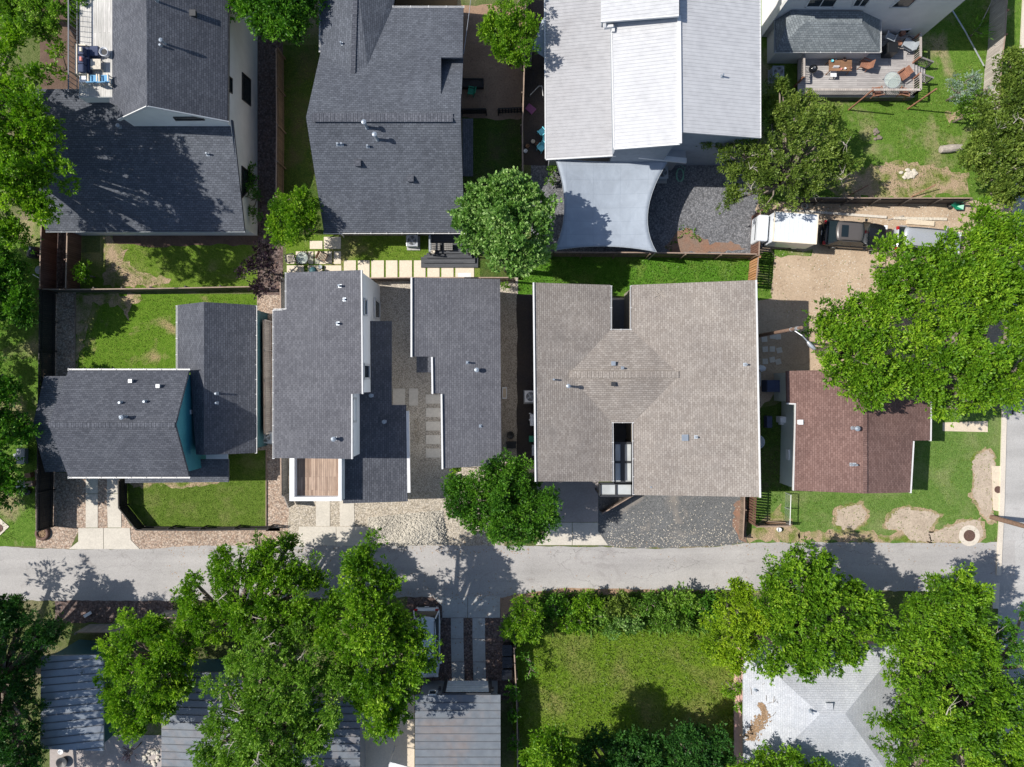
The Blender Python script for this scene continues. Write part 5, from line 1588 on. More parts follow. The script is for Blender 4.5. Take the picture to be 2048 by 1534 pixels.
# ------------------------------------------------------------------ vehicles
def car(name, label, cat, loc, rz, L=4.7, W=1.85, hgt=1.65, paint=None, roofm=None, belt=1.0, cab=(-0.44, 0.2), rr=0.1, wsl=0.75, rsl=0.3, rails=True, sunroof=False):
    """Local +x is the front. cab: rear and front foot of the glasshouse as shares of the length."""
    t = local_thing(name, label, cat, loc, rz)
    paint = paint or MT['car_white']
    b = MB()
    xs = [-0.5, -0.485, -0.44, -0.3, -0.1, 0.1, 0.25, 0.36, 0.44, 0.485, 0.5]
    wf = [0.72, 0.86, 0.95, 1.0, 1.0, 1.0, 0.985, 0.95, 0.88, 0.76, 0.6]
    zt = [0.78, 0.92, belt, belt, belt, belt, belt * 0.985, belt * 0.95, belt * 0.9, 0.78, 0.66]
    rings = []
    for x, wq, z in zip(xs, wf, zt):
        hw = W / 2 * wq
        rings.append([(x * L, -hw * 0.96, 0.28), (x * L, -hw, 0.5), (x * L, -hw, z - 0.2), (x * L, -hw * 0.95, z - 0.06), (x * L, -hw * 0.8, z), (x * L, 0, z + 0.04),
                      (x * L, hw * 0.8, z), (x * L, hw * 0.95, z - 0.06), (x * L, hw, z - 0.2), (x * L, hw, 0.5), (x * L, hw * 0.96, 0.28)])
    m_ = len(rings[0])
    vs = [p for r in rings for p in r]; fs = []
    for i in range(len(rings) - 1):
        for k in range(m_):
            k2 = (k + 1) % m_
            fs.append([i * m_ + k, (i + 1) * m_ + k, (i + 1) * m_ + k2, i * m_ + k2])
    fs.append(list(range(m_))); fs.append([(len(rings) - 1) * m_ + k for k in range(m_ - 1, -1, -1)])
    fs = [f[::-1] for f in fs]
    b.add(vs, fs); bo = b.build('body', paint, t, smooth=True)
    x0, x1 = cab[0] * L, cab[1] * L
    r0, r1 = x0 + rsl, x1 - wsl
    wb, wt = W / 2 * 0.93, W / 2 * 0.74
    zb, zr = belt + 0.005, hgt - 0.05
    def glass(nm, pts):
        mb = MB(); mb.poly(pts); return mb.build(nm, MT['glass'], t)
    glass('windshield', [(x1, -wb, zb), (x1, wb, zb), (r1, wt, zr), (r1, -wt, zr)])
    glass('rear_window', [(x0, wb, zb), (x0, -wb, zb), (r0, -wt, zr), (r0, wt, zr)])
    for s in (-1, 1):
        glass('side_window', [(x0, s * wb, zb), (x1, s * wb, zb), (r1, s * wt, zr), (r0, s * wt, zr)][::s])
    rf = MB(); n = 8; vs = []; fs = []
    for i in range(n + 1):
        u = i / n; x = r0 - 0.04 + (r1 - r0 + 0.08) * u
        for j in range(n + 1):
            v_ = j / n; y = (-1 + 2 * v_) * (wt + 0.04)
            vs.append((x + 0.12 * (1 - (2 * v_ - 1) ** 2) * (1 if u > 0.5 else -1) * abs(2 * u - 1), y * (1 - 0.14 * abs(2 * u - 1) ** 3), zr + 0.06 * (1 - (2 * v_ - 1) ** 4) * (1 - (2 * u - 1) ** 6)))
    for i in range(n):
        for j in range(n):
            a = i * (n + 1) + j; fs.append([a, a + n + 1, a + n + 2, a + 1])
    rf.add(vs, fs)
    ro = rf.build('roof', roofm or paint, t, smooth=True)
    sd = ro.modifiers.new('t', 'SOLIDIFY'); sd.thickness = 0.05
    if sunroof:
        sr = MB(); sr.box((r0 + 0.45, 0, zr + 0.075), (0.5, wt * 1.2, 0.01)); sr.build('sunroof', MT['glass'], ro)
    pl = MB()
    for s in (-1, 1):
        for (a, bq) in (((x1, s * wb), (r1, s * wt)), ((x0, s * wb), (r0, s * wt)), ((x0 * .45 + x1 * .55, s * wb), (r0 * .45 + r1 * .55, s * wt))):
            pl.beam((a[0], a[1], zb), (bq[0], bq[1], zr), 0.09, 0.05)
    pl.build('pillars', paint, t)
    if rails:
        for s in (-1, 1):
            rb_ = MB(); rb_.tube([(r0 + 0.15, s * wt * 0.93, zr + 0.06), (r0 + 0.3, s * wt * 0.93, zr + 0.12), (r1 - 0.3, s * wt * 0.93, zr + 0.12), (r1 - 0.15, s * wt * 0.93, zr + 0.06)], 0.025, 6); rb_.build('roof_rail', MT['black'], t)
    for sx in (-0.29, 0.3):
        for s in (-1, 1):
            wmb = MB(); c = V((sx * L, s * (W / 2 - 0.1), 0.33)); wmb.tube([c - V((0, 0.11, 0)), c + V((0, 0.11, 0))], 0.33, 20); wo_ = wmb.build('wheel', MT['tyre'], t)
            rm = MB(); rm.tube([c - V((0, 0.12, 0)), c + V((0, 0.12, 0))], 0.2, 14); rm.build('rim', MT['steel'], wo_)
    for s in (-1, 1):
        mr = MB(); mr.box((x1 - 0.35, s * (W / 2 + 0.08), belt + 0.08), (0.16, 0.2, 0.13)); mr.build('mirror', paint, t, bevel=0.03)
        tl = MB(); tl.box((-0.478 * L, s * W * 0.39, belt - 0.14), (0.16, 0.26, 0.2)); tl.build('tail_light', MT['red_lamp'], t, bevel=0.03)
        hl = MB(); hl.box((0.455 * L, s * W * 0.36, belt * 0.82), (0.26, 0.3, 0.12)); hl.build('headlight', MT['head_lamp'], t, bevel=0.03)
    bp = MB(); bp.box((-0.505 * L, 0, 0.5), (0.08, W * 0.7, 0.22)); bp.box((0.5 * L, 0, 0.48), (0.1, W * 0.55, 0.22)); bp.build('bumper', MT['dark'], t, bevel=0.03)
    np_ = MB(); np_.box((-0.505 * L - 0.045, 0, 0.7), (0.015, 0.32, 0.16)); np_.build('number_plate', MT['white_pl'], t)
    return t


c = G(1712, 469, 0.9)
car('parked_car', 'black car, roof greyed by painted reflection, parked on the dirt beside the small white truck', 'car', (c.x, c.y, 0.012), math.radians(-4), 4.75, 1.92, 1.7, MT['car_black'], MT['car_roof'], 0.98, (-0.45, 0.2), rsl=0.5, wsl=0.85, sunroof=True)
c = G(1858, 482, 0.9)
car('parked_car', 'silver van parked on the dirt, mostly under overhanging branches', 'van', (c.x, c.y, 0.012), math.radians(-5), 4.9, 1.9, 1.75, MT['car_silver'], None, 1.02, (-0.47, 0.3), rsl=0.15)
c = G(853, 1287, 0.9)
car('parked_car', 'white minivan parked nose-in under the tree beside the driveway strips', 'minivan', (c.x, c.y, 0.03), math.radians(-90), 5.1, 1.96, 1.74, MT['car_white'], None, 1.02, (-0.475, 0.32), rsl=0.35, wsl=0.95)

# small white box truck
c = G(1571, 464, 1.2)
tk = local_thing('box_truck', 'small white box truck parked against the slatted red-brown fence', 'truck', (c.x, c.y, 0.012), math.radians(176))
b = MB(); b.box((-0.15, 0, 1.72), (3.05, 2.1, 1.85)); cb_ = b.build('cargo_box', MT['car_white'], tk, bevel=0.04)
b = MB()
for k in range(10): b.box((-1.53 + k * 0.31, 0, 2.648), (0.025, 2.02, 0.014))
b.build('roof_ribs', MT['car_white'], cb_)
b = MB()
for x in (-1.67, 1.37): b.box((x, 0, 2.63), (0.08, 2.12, 0.07))
for y in (-1.04, 1.04): b.box((-0.15, y, 2.63), (3.0, 0.07, 0.06))
b.build('edge_trim', MT['cream'], cb_)
b = MB(); b.box((1.88, 0, 1.2), (0.75, 1.9, 1.6)); b.build('cab', MT['car_white'], tk, bevel=0.12)
b = MB(); b.add([(2.27, -0.8, 1.35), (2.27, 0.8, 1.35), (2.2, 0.72, 1.9), (2.2, -0.72, 1.9)], [[0, 1, 2, 3]]); b.build('windshield', MT['glass'], tk)
b = MB(); b.box((0, 0, 0.6), (4.0, 0.9, 0.25)); b.build('chassis', MT['dark'], tk)
for x in (-1.0, 1.55):
    for s in (-1, 1):
        b = MB(); q = V((x, s * 0.85, 0.36)); b.tube([q - V((0, 0.11, 0)), q + V((0, 0.11, 0))], 0.36, 18); wo_ = b.build('wheel', MT['tyre'], tk)
        b = MB(); b.tube([q - V((0, 0.12, 0)), q + V((0, 0.12, 0))], 0.2, 12); b.build('rim', MT['white_pl'], wo_)
for s in (-1, 1):
    b = MB(); b.box((1.75, s * 1.2, 1.35), (0.12, 0.25, 0.35)); b.beam((1.75, s * 0.95, 1.4), (1.75, s * 1.1, 1.4), 0.04, 0.04); b.build('mirror', MT['dark'], tk)

# ------------------------------------------------------------------ utility poles
up = thing('utility_pole', 'brown timber utility pole with a street lamp arm beside the big glossy tree', 'utility pole', G(1503, 674))
b0, tp = G(1503, 674), G(1603, 655, 9.0)
b = MB(); b.tube([V((tp.x, tp.y, 0)), V((tp.x, tp.y, 4.5)), V((tp.x, tp.y, 9.0))], [0.14, 0.12, 0.1], 14); b.build('pole', MT['pole_wood'], up)
b = MB(); b.cyl((tp.x, tp.y, 8.2), 0.125, 0.35, 12); b.build('pole_band', MT['steel'], up)
b = MB(); b.cyl((tp.x, tp.y, 7.4), 0.13, 0.06, 12); b.build('pole_band', MT['steel'], up)
q = G(1617, 686, 7.9)
b = MB(); b.tube([V((tp.x, tp.y, 7.6)), V((tp.x, tp.y, 7.6)).lerp(V((q.x, q.y, 8.15)), 0.5) + V((0, 0, 0.15)), V((q.x, q.y, 7.95))], 0.035, 8); b.build('arm', MT['steel'], up)
d = V((q.x - tp.x, q.y - tp.y, 0)).normalized(); s_ = V((-d.y, d.x, 0))
b = MB(); prof = [(0.0, 0.06), (0.15, 0.14), (0.4, 0.17), (0.65, 0.13), (0.75, 0.03)]
vs = []; 
for x, wq in prof:
    cc = V((q.x, q.y, 7.95)) + d * (x - 0.15)
    vs += [cc + s_ * wq, cc + V((0, 0, 0.1)), cc - s_ * wq, cc - V((0, 0, 0.07))]
fs = []
for i in range(len(prof) - 1):
    for k in range(4): fs.append([i * 4 + k, i * 4 + (k + 1) % 4, (i + 1) * 4 + (k + 1) % 4, (i + 1) * 4 + k])
fs += [[3, 2, 1, 0], [16, 17, 18, 19]]
b.add(vs, fs); b.build('lamp_head', MT['steel'], up, smooth=True)
u2 = thing('utility_pole', 'bare timber utility pole leaning over the kerb into the street', 'utility pole', G(1983, 1034))
p = G(1983, 1034)
b = MB(); b.tube([V((p.x, p.y, 0)), V((p.x, p.y, 5)), V((p.x, p.y, 9.5))], [0.18, 0.16, 0.13], 14); b.build('pole', MT['pole_wood'], u2)
b = MB(); b.beam(V((p.x - 1.1, p.y, 8.8)), V((p.x + 1.1, p.y, 8.8)), 0.12, 0.12); b.build('cross_arm', MT['pole_wood'], u2)
def wire(label, pts, sagm=0.3, r=0.018, m=None):
    b = MB(); P_ = []
    for k in range(13):
        t = k / 12; q = pts[0].lerp(pts[1], t); q.z -= sagm * 4 * t * (1 - t); P_.append(q)
    b.tube(P_, r, 5, cap=False); solo(b, 'service_wire', m or MT['dark'], label, 'wire')
wire('pale service wire running over the bare yard to the slate roof corner', [G(960, -160, 7), G(927, 108, 5.0)], m=MT['steel'])
# ------------------------------------------------------------------ furniture and small things
def chair(name, label, cat, px, py, rz, m, frame=None, z=0.0, w_=0.58, group=None, arms=True, slats=0):
    """Garden chair; local +y is the way it faces."""
    p = G(px, py, z + 0.5)
    t = local_thing(name, label, cat, (p.x, p.y, z), rz, group)
    fm = frame or m
    b = MB()
    if slats:
        for k in range(slats): b.box((0, -w_ / 2 + w_ * (k + .5) / slats, 0.42), (w_, w_ / slats * 0.6, 0.03))
    else: b.box((0, 0, 0.42), (w_, w_, 0.06))
    b.build('seat', m, t)
    b = MB()
    if slats:
        for k in range(slats):
            zz = 0.5 + 0.42 * (k + .5) / slats; b.box((0, -w_ / 2 - 0.1 * (zz - 0.42), zz), (w_, 0.025, 0.42 / slats * .6))
    else: b.add([(-w_ / 2, -w_ / 2 + 0.03, 0.45), (w_ / 2, -w_ / 2 + 0.03, 0.45), (w_ / 2, -w_ / 2 - 0.12, 0.92), (-w_ / 2, -w_ / 2 - 0.12, 0.92),
                 (-w_ / 2, -w_ / 2 - 0.03, 0.45), (w_ / 2, -w_ / 2 - 0.03, 0.45), (w_ / 2, -w_ / 2 - 0.17, 0.92), (-w_ / 2, -w_ / 2 - 0.17, 0.92)],
                [[0, 1, 2, 3], [7, 6, 5, 4], [3, 2, 6, 7], [0, 3, 7, 4], [1, 5, 6, 2]])
    b.build('backrest', m, t)
    for sx in (-1, 1):
        if arms:
            b = MB(); b.box((sx * (w_ / 2 + 0.03), 0, 0.63), (0.07, w_ * 0.95, 0.035)); b.beam((sx * (w_ / 2 + 0.03), w_ * 0.4, 0.4), (sx * (w_ / 2 + 0.03), w_ * 0.4, 0.62), 0.04, 0.04); b.build('armrest', fm, t)
        for sy in (-1, 1):
            b = MB(); b.beam((sx * (w_ / 2 - 0.03), sy * (w_ / 2 - 0.03), 0.4), (sx * (w_ / 2 - 0.01), sy * (w_ / 2), 0), 0.045, 0.045); b.build('leg', fm, t)
    return t


def table(name, label, px, py, w_, l_, h, m, z=0.0, rz=0, legm=None, round_=False):
    p = G(px, py, z + h)
    t = local_thing(name, label, 'table', (p.x, p.y, z), rz)
    b = MB()
    if round_: b.cyl((0, 0, h - 0.02), w_ / 2, 0.02, 36)
    else: b.box((0, 0, h - 0.025), (w_, l_, 0.05))
    b.build('tabletop', m, t)
    if round_:
        b = MB(); b.torus((0, 0, h - 0.01), w_ / 2 + 0.01, 0.022, 36, 6); b.build('rim', legm or MT['steel'], t)
    for sx in (-1, 1):
        for sy in (-1, 1):
            f = 0.32 if round_ else 0.45
            b = MB(); b.beam((sx * w_ * f, sy * (l_ or w_) * f, 0), (sx * w_ * f * 0.92, sy * (l_ or w_) * f * 0.92, h - 0.05), 0.05, 0.05); b.build('leg', legm or m, t)
    return t


# balcony
Zb = 6.2
p = G(152, 120, Zb)
sf = thing('sofa', 'navy L-shaped outdoor sofa with a pale frame on the balcony', 'sofa', (G(175, 118, Zb).x, G(175, 118, Zb).y, Zb))
def gbox(mb, x0, y0, x1, y1, z0, z1):
    a, b = G(x0, y0, z1), G(x1, y1, z1)
    mb.box(((a.x + b.x) / 2, (a.y + b.y) / 2, (z0 + z1) / 2), (abs(b.x - a.x), abs(a.y - b.y), z1 - z0))
b = MB(); gbox(b, 150, 88, 154, 147, Zb, Zb + 0.72); gbox(b, 154, 88, 171, 91, Zb, Zb + 0.62); gbox(b, 154, 144.5, 171, 147, Zb, Zb + 0.62); b.build('frame', MT['cream'], sf)
b = MB(); gbox(b, 154, 91, 178, 144, Zb + 0.02, Zb + 0.42); b.build('seat_cushion', MT['navy'], sf, bevel=0.05)
b = MB(); gbox(b, 178.2, 91, 196, 111, Zb + 0.02, Zb + 0.43); b.build('chaise_cushion', MT['navy'], sf, bevel=0.05)
for y in (92, 110, 127):
    b = MB(); gbox(b, 155, y, 167, y + 16.5, Zb + 0.43, Zb + 0.85); b.build('back_cushion', MT['navy'], sf, bevel=0.08)
for y, m_, l_ in ((98, MT['cream'], 'cream cushion propped on the navy balcony sofa'), (117, MT['pink'], 'coral cushion propped on the navy balcony sofa')):
    b = MB(); gbox(b, 158.5, y - 4, 162.5, y + 4, Zb + 0.85, Zb + 1.0); solo(b, 'cushion', m_, l_, 'cushion')
table('coffee_table', 'square pale stone coffee table in front of the balcony sofa', 191, 128, 0.66, 0.66, 0.42, MT['stone'], Zb)
a1 = chair('armchair', 'bright blue sling armchair nearer the sofa on the balcony', 'armchair', 187, 157, 0, MT['blue'], MT['cream'], Zb, 0.5, group='blue balcony chairs')
a2 = dup(a1, (G(209, 157, Zb + .5).x, G(209, 157, Zb + .5).y, Zb), 0.06, 'bright blue sling armchair against the roof eave on the balcony')
table('side_table', 'small white side table beside the blue balcony chairs', 165, 158, 0.42, 0.42, 0.5, MT['white_pl'], Zb)
fp = thing('fire_bowl', 'round white fire bowl at the balcony corner by the sofa', 'fire bowl', (G(206, 102, Zb).x, G(206, 102, Zb).y, Zb))
q = G(206, 102, Zb + 0.5)
b = MB(); b.lathe((q.x, q.y, Zb), [(0.16, 0), (0.24, 0.1), (0.3, 0.45), (0.27, 0.47), (0.2, 0.35)], 22); b.build('bowl', MT['white_pl'], fp)
b = MB(); b.cyl((q.x, q.y, Zb + 0.3), 0.2, 0.06, 16); b.build('burner', MT['black'], fp)
bl = MB(); q = G(170, 169, Zb); bl.lathe((q.x, q.y, Zb), [(0.09, 0), (0.1, 0.12), (0.05, 0.2), (0, 0.2)], 14); solo(bl, 'lantern', MT['cream'], 'small cream lantern standing on the balcony boards by the side table', 'lantern')

# paved patio north of the modern house
chair('patio_chair', 'rattan slat chair on the sunlit patio pavers', 'chair', 645, 514, math.radians(-115), MT['wood'], MT['dark'], 0.045, 0.6, slats=6)
chair('patio_chair', 'dark slat chair in shade beside the purple shrub', 'chair', 582, 517, math.radians(-80), MT['fence_grey'], MT['dark'], 0.045, 0.55, slats=6)
table('patio_table', 'round wire-legged glass patio table on the cream pavers', 604, 516, 0.85, 0, 0.72, MT['clear'], 0.045, round_=True, legm=MT['dark'])
kg = thing('kettle_grill', 'dark round kettle grill at the eave of the modern house', 'grill', G(625, 545))
q = G(626, 541, 0.9)
b = MB(); b.lathe((q.x, q.y, 0.5), [(0.05, 0), (0.24, 0.12), (0.29, 0.3), (0.27, 0.42), (0.15, 0.52), (0, 0.55)], 22); b.build('bowl', MT['teal_dark'], kg, smooth=True)
for k in range(3):
    a = k * 2.09; b = MB(); b.beam((q.x + .12 * math.cos(a), q.y + .12 * math.sin(a), 0.55), (q.x + .3 * math.cos(a), q.y + .3 * math.sin(a), 0.04), 0.025, 0.025); b.build('leg', MT['dark'], kg)
b = MB(); q = G(641, 534, 0.2); b.lathe((q.x, q.y, 0.045), [(0.12, 0), (0.15, 0.25), (0.13, 0.26), (0, 0.2)], 14); solo(b, 'flower_pot', MT['grey_pl'], 'small grey flower pot on the cream paver by the kettle grill', 'pot')

# charcoal porch with wrap-around steps
dk = thing('porch_steps', 'charcoal timber porch with three wrap-around steps onto the paved walk', 'porch', G(900, 500))
b = MB(); gbox(b, 858, 458, 950, 507, 0.05, 0.72); b.build('platform', MT['deck_dark'], dk)
for i, (x0, y0, x1, y1, z1) in enumerate(((853, 506, 944, 516, 0.54), (848, 510, 950, 526, 0.36), (842, 514, 956, 535, 0.19))):
    b = MB(); gbox(b, x0, y0, x1, y1, 0.02, z1); b.build('step', MT['deck_dark'], dk)
b = MB(); a, c = G(859, 462, 1.65), G(859, 505, 1.65)
b.beam(a, c, 0.1, 0.06); b.beam(V((a.x, a.y, 0.85)), V((c.x, c.y, 0.85)), 0.05, 0.05)
for k in range(10): q = a.lerp(c, k / 9); b.beam(V((q.x, q.y, 0.72)), q, 0.025, 0.025)
b.build('handrail', MT['grey_pl'], dk)
b = MB(); b.beam(V((c.x, c.y, 0.72)), V((c.x, c.y, 1.75)), 0.1, 0.1); e_ = G(937, 505, 1.65); b.beam(V((e_.x, e_.y, 0.72)), V((e_.x, e_.y, 1.75)), 0.1, 0.1); b.build('newel_post', MT['dark'], dk)
for px, l_ in ((872, 'charcoal slat bench on the porch by the handrail'), (897, 'charcoal slat bench on the porch nearer the maple')):
    q = G(px, 494, 1.0); t = local_thing('bench', l_, 'bench', (q.x, q.y, 0.72), 0, group='benches on the charcoal porch')
    b = MB()
    for k in range(4): b.box((0, -0.2 + k * 0.13, 0.42), (0.62, 0.1, 0.03))
    b.build('seat', MT['fence_slate'], t)
    for s in (-1, 1):
        b = MB(); b.box((s * 0.26, 0, 0.2), (0.05, 0.44, 0.4)); b.build('leg', MT['dark'], t)
b = MB(); q = G(866, 503, 1.0); b.lathe((q.x, q.y, 0.72), [(0.11, 0), (0.16, 0.3), (0.14, 0.31), (0, 0.22)], 16); solo(b, 'flower_pot', MT['stone'], 'dark-soiled stone pot on the charcoal porch corner', 'pot')

# hillside deck (z 0.75)
Zd = 0.75
table('patio_table', 'round glass patio table among orange-brown chairs on the weathered deck', 1785, 160, 1.15, 0, 0.74, MT['clear'], Zd, round_=True, legm=MT['steel'])
ch = chair('patio_chair', 'orange-brown slat armchair tilted beside the round glass table', 'chair', 1806, 149, math.radians(125), MT['wood_red'], None, Zd, 0.6, group='orange-brown deck chairs')
for px, py, rz, l_ in ((1754, 182, 10, 'orange-brown slat armchair by the deck rail post side of the table'), (1809, 183, -15, 'orange-brown slat armchair in the deck corner by the rail'),
                       (1731, 128, 70, 'dark brown slat armchair in shade between the two deck tables')):
    q = G(px, py, Zd + .5); c_ = dup(ch, (q.x, q.y, Zd), math.radians(rz), l_)
table('dining_table', 'rectangular brown wooden table covered with clutter on the deck', 1681, 130, 1.65, 0.85, 0.75, MT['wood'], Zd)
for px, py, m_, r_, l_ in ((1664, 122, 'aqua', 0.1, 'teal pot among the clutter on the brown deck table'), (1688, 119, 'iron', 0.12, 'brown clay pot at the back of the brown deck table'),
                           (1682, 138, 'pink', 0.07, 'coral mug at the front edge of the brown deck table'), (1690, 137, 'white_pl', 0.08, 'white bowl at the front edge of the brown deck table'),
                           (1701, 136, 'wood_red', 0.09, 'orange dish at the sunlit corner of the brown deck table'), (1672, 118, 'grey_pl', 0.07, 'grey jar beside the teal pot on the deck table')):
    q = G(px, py, Zd + 0.8); b = MB(); b.lathe((q.x, q.y, Zd + 0.75), [(r_ * 0.7, 0), (r_, r_ * 1.3), (r_ * 0.85, r_ * 1.35), (0, r_ * 0.7)], 14); solo(b, 'pot', MT[m_], l_, 'pot')
chair('folding_chair', 'white folding chair pushed under the cluttered deck table', 'chair', 1668, 147, math.radians(180), MT['white_pl'], MT['steel'], Zd, 0.42, arms=False)
kg2 = thing('kettle_grill', 'black kettle grill with shiny lid on the weathered deck', 'grill', (G(1627, 137, Zd).x, G(1627, 137, Zd).y, Zd))
q = G(1627, 137, Zd + 0.8)
b = MB(); b.lathe((q.x, q.y, Zd + 0.45), [(0.05, 0), (0.25, 0.12), (0.31, 0.28), (0.28, 0.42), (0.15, 0.52), (0, 0.55)], 22); b.build('bowl', MT['car_black'], kg2, smooth=True)
for k in range(3):
    a = k * 2.09 + .5; b = MB(); b.beam((q.x + .12 * math.cos(a), q.y + .12 * math.sin(a), Zd + 0.5), (q.x + .34 * math.cos(a), q.y + .34 * math.sin(a), Zd + .02), 0.025, 0.025); b.build('leg', MT['steel'], kg2)
b = MB(); b.torus((q.x, q.y, Zd + 1.01), 0.06, 0.015, 12, 6); b.build('handle', MT['steel'], kg2)
chair('lounge_chair', 'grey folding lounge chair by the wall at the shaded deck end', 'chair', 1781, 74, math.radians(-25), MT['grey_pl'], MT['steel'], Zd, 0.6)
chair('lounge_chair', 'blue-grey lounge chair against the deck rail in shade', 'chair', 1818, 88, math.radians(60), MT['grey_pl'], MT['dark'], Zd, 0.75)
b = MB(); q = G(1786, 96, Zd); gbox(b, 1776, 84, 1797, 104, Zd, Zd + 1.0); gbox(b, 1774, 88, 1776, 100, Zd + 0.8, Zd + 0.85); solo(b, 'covered_grill', MT['black'], 'covered black barbecue standing on the shaded part of the deck', 'grill', bevel=0.08)
for px, py, l_ in ((1806, 66, 'orange clay planter beside the wall at the deck end'), (1799, 86, 'orange clay planter between barbecue and lounge chair')):
    q = G(px, py, Zd + .3); b = MB(); b.lathe((q.x, q.y, Zd), [(0.13, 0), (0.2, 0.35), (0.18, 0.36), (0, 0.3)], 16); solo(b, 'planter', MT['wood_red'], l_, 'planter')

# east side of the narrow house, west side of the duplex
pl = thing('planter_box', 'long white trough planter against the narrow house', 'planter', G(1009, 785)); b = MB(); gbox(b, 1004, 774, 1014, 798, 0.01, 0.5); b.build('trough', MT['white_pl'], pl, bevel=0.04); b = MB(); gbox(b, 1006, 777, 1012, 795, 0.5, 0.515); b.build('soil', MT['conc_cream'], pl)
q = G(1021, 870, 0.3); b = MB(); b.lathe((q.x, q.y, 0.01), [(0.2, 0), (0.28, 0.4), (0.25, 0.42), (0, 0.3)], 22); solo(b, 'planter', MT['dark'], 'round black pot on the shaded pea gravel strip', 'planter')
b = MB(); gbox(b, 1013, 884, 1032, 897, 0.01, 0.7); gbox(b, 1012, 883.5, 1033, 888, 0.7, 0.76); solo(b, 'storage_bin', MT['black'], 'black storage bin at the end of the shaded pea gravel strip', 'bin', bevel=0.03)
gr = thing('gas_grill', 'stainless gas grill under the west eave of the duplex', 'grill', G(1066, 838)); b = MB(); gbox(b, 1060, 828, 1076, 852, 0.02, 0.95); b.build('cabinet', MT['steel'], gr, bevel=0.03); b = MB(); gbox(b, 1058, 838, 1061, 841, 0.8, 0.84); gbox(b, 1058, 826, 1062, 828, 0.85, 0.88); b.build('handle', MT['white_pl'], gr)
b = MB(); gbox(b, 1058, 872, 1070, 884, 0.02, 0.5); solo(b, 'tool_box', MT['green_pl'], 'green plastic tub beside the duplex wall', 'box', bevel=0.04)
b = MB(); gbox(b, 1064, 890, 1074, 912, 0.02, 0.6); solo(b, 'storage_crate', MT['white_pl'], 'white storage crate beside the duplex wall near the round tree', 'crate', bevel=0.03)

# west of the metal-roofed house
b = MB(); q = [G(x, y, 0.1) for x, y in ((1050, 217), (1058, 206), (1073, 218), (1063, 229))]; b.prism([tuple(p_) for p_ in q], 0.02, 0.12); solo(b, 'outdoor_cushion', MT['purple'], 'purple pad lying on dark soil by the thin fence', 'cushion', bevel=0.03)
c1 = chair('plastic_chair', 'light blue plastic chair above the light blue tub at the metal roof eave', 'chair', 1083, 263, math.radians(40), MT['aqua'], None, 0.02, 0.42, group='light blue plastic chairs')
dup(c1, (G(1082, 295, .5).x, G(1082, 295, .5).y, 0.02), math.radians(140), 'light blue plastic chair by the slate gravel near the metal roof corner')
b = MB(); gbox(b, 1085, 270, 1097, 288, 0.02, 0.5); solo(b, 'storage_tub', MT['aqua'], 'light blue storage tub between the two plastic chairs', 'tub', bevel=0.05)
for px, py, m_, l_ in ((1074, 288, 'iron', 'rusty pot beside the light blue tub'), (1066, 283, 'stone', 'pale stone pot beside the thin fence'), (1055, 292, 'wood', 'brown wooden pot by the foot of the thin fence'), (1051, 302, 'white_pl', 'small white pot by the end of the thin fence')):
    q = G(px, py, .2); b = MB(); b.lathe((q.x, q.y, 0.014), [(0.11, 0), (0.15, 0.25), (0.13, 0.26), (0, 0.18)], 12); solo(b, 'flower_pot', MT[m_], l_, 'pot')
rk = thing('drying_rack', 'folded white metal rack lying in the shaded strip', 'rack', G(1072, 182)); b = MB()
for a, c in (((1060, 190), (1078, 172)), ((1084, 172), (1086, 192)), ((1078, 172), (1084, 172))): b.tube([G(*a, 0.3), G(*c, 0.35)], 0.025, 6)
b.build('rails', MT['white_trim'], rk)
b = MB()
for a, c in (((1060, 190), (1060, 191)), ((1086, 192), (1086, 193)), ((1084, 172), (1084, 173))): q = G(*a, .3); b.beam(V((q.x, q.y, 0)), V((q.x, q.y, 0.33)), 0.03, 0.03)
b.build('feet', MT['steel'], rk)
b = MB(); pts = [G(1360 + 7 * math.cos(k * .55) * (1 + .12 * math.sin(k)), 350 + 13 * math.sin(k * .55 + .2 * math.sin(k * .3)), 0.05 + 0.001 * k) for k in range(60)] + [G(1370, 335, .05), G(1352, 325, .05), G(1345, 318, .06)]
b.tube(pts, 0.022, 6); solo(b, 'garden_hose', MT['hose'], 'pale green garden hose coiled on the slate gravel', 'hose')

# bare side yard: raised beds and green chair
for x0, y0, x1, y1, l_ in ((922, 156, 967, 174, 'dark raised garden bed in the shaded side yard by the slate roof'),):
    t = thing('garden_bed', l_, 'garden bed', G((x0 + x1) / 2, (y0 + y1) / 2)); b = MB(); gbox(b, x0, y0, x1, y0 + 2, 0, 0.45); gbox(b, x0, y1 - 2, x1, y1, 0, 0.45); gbox(b, x1 - 2, y0 + 2, x1, y1 - 2, 0, 0.45); b.build('frame', MT['fence_black'], t); b = MB(); gbox(b, x0, y0 + 2, x1 - 2, y1 - 2, 0, 0.35); b.build('soil', MT['black_soil'], t)
chair('plastic_chair', 'faded green plastic chair beside the raised garden bed', 'chair', 942, 182, math.radians(80), MT['green_pl'], None, 0.01, 0.45)

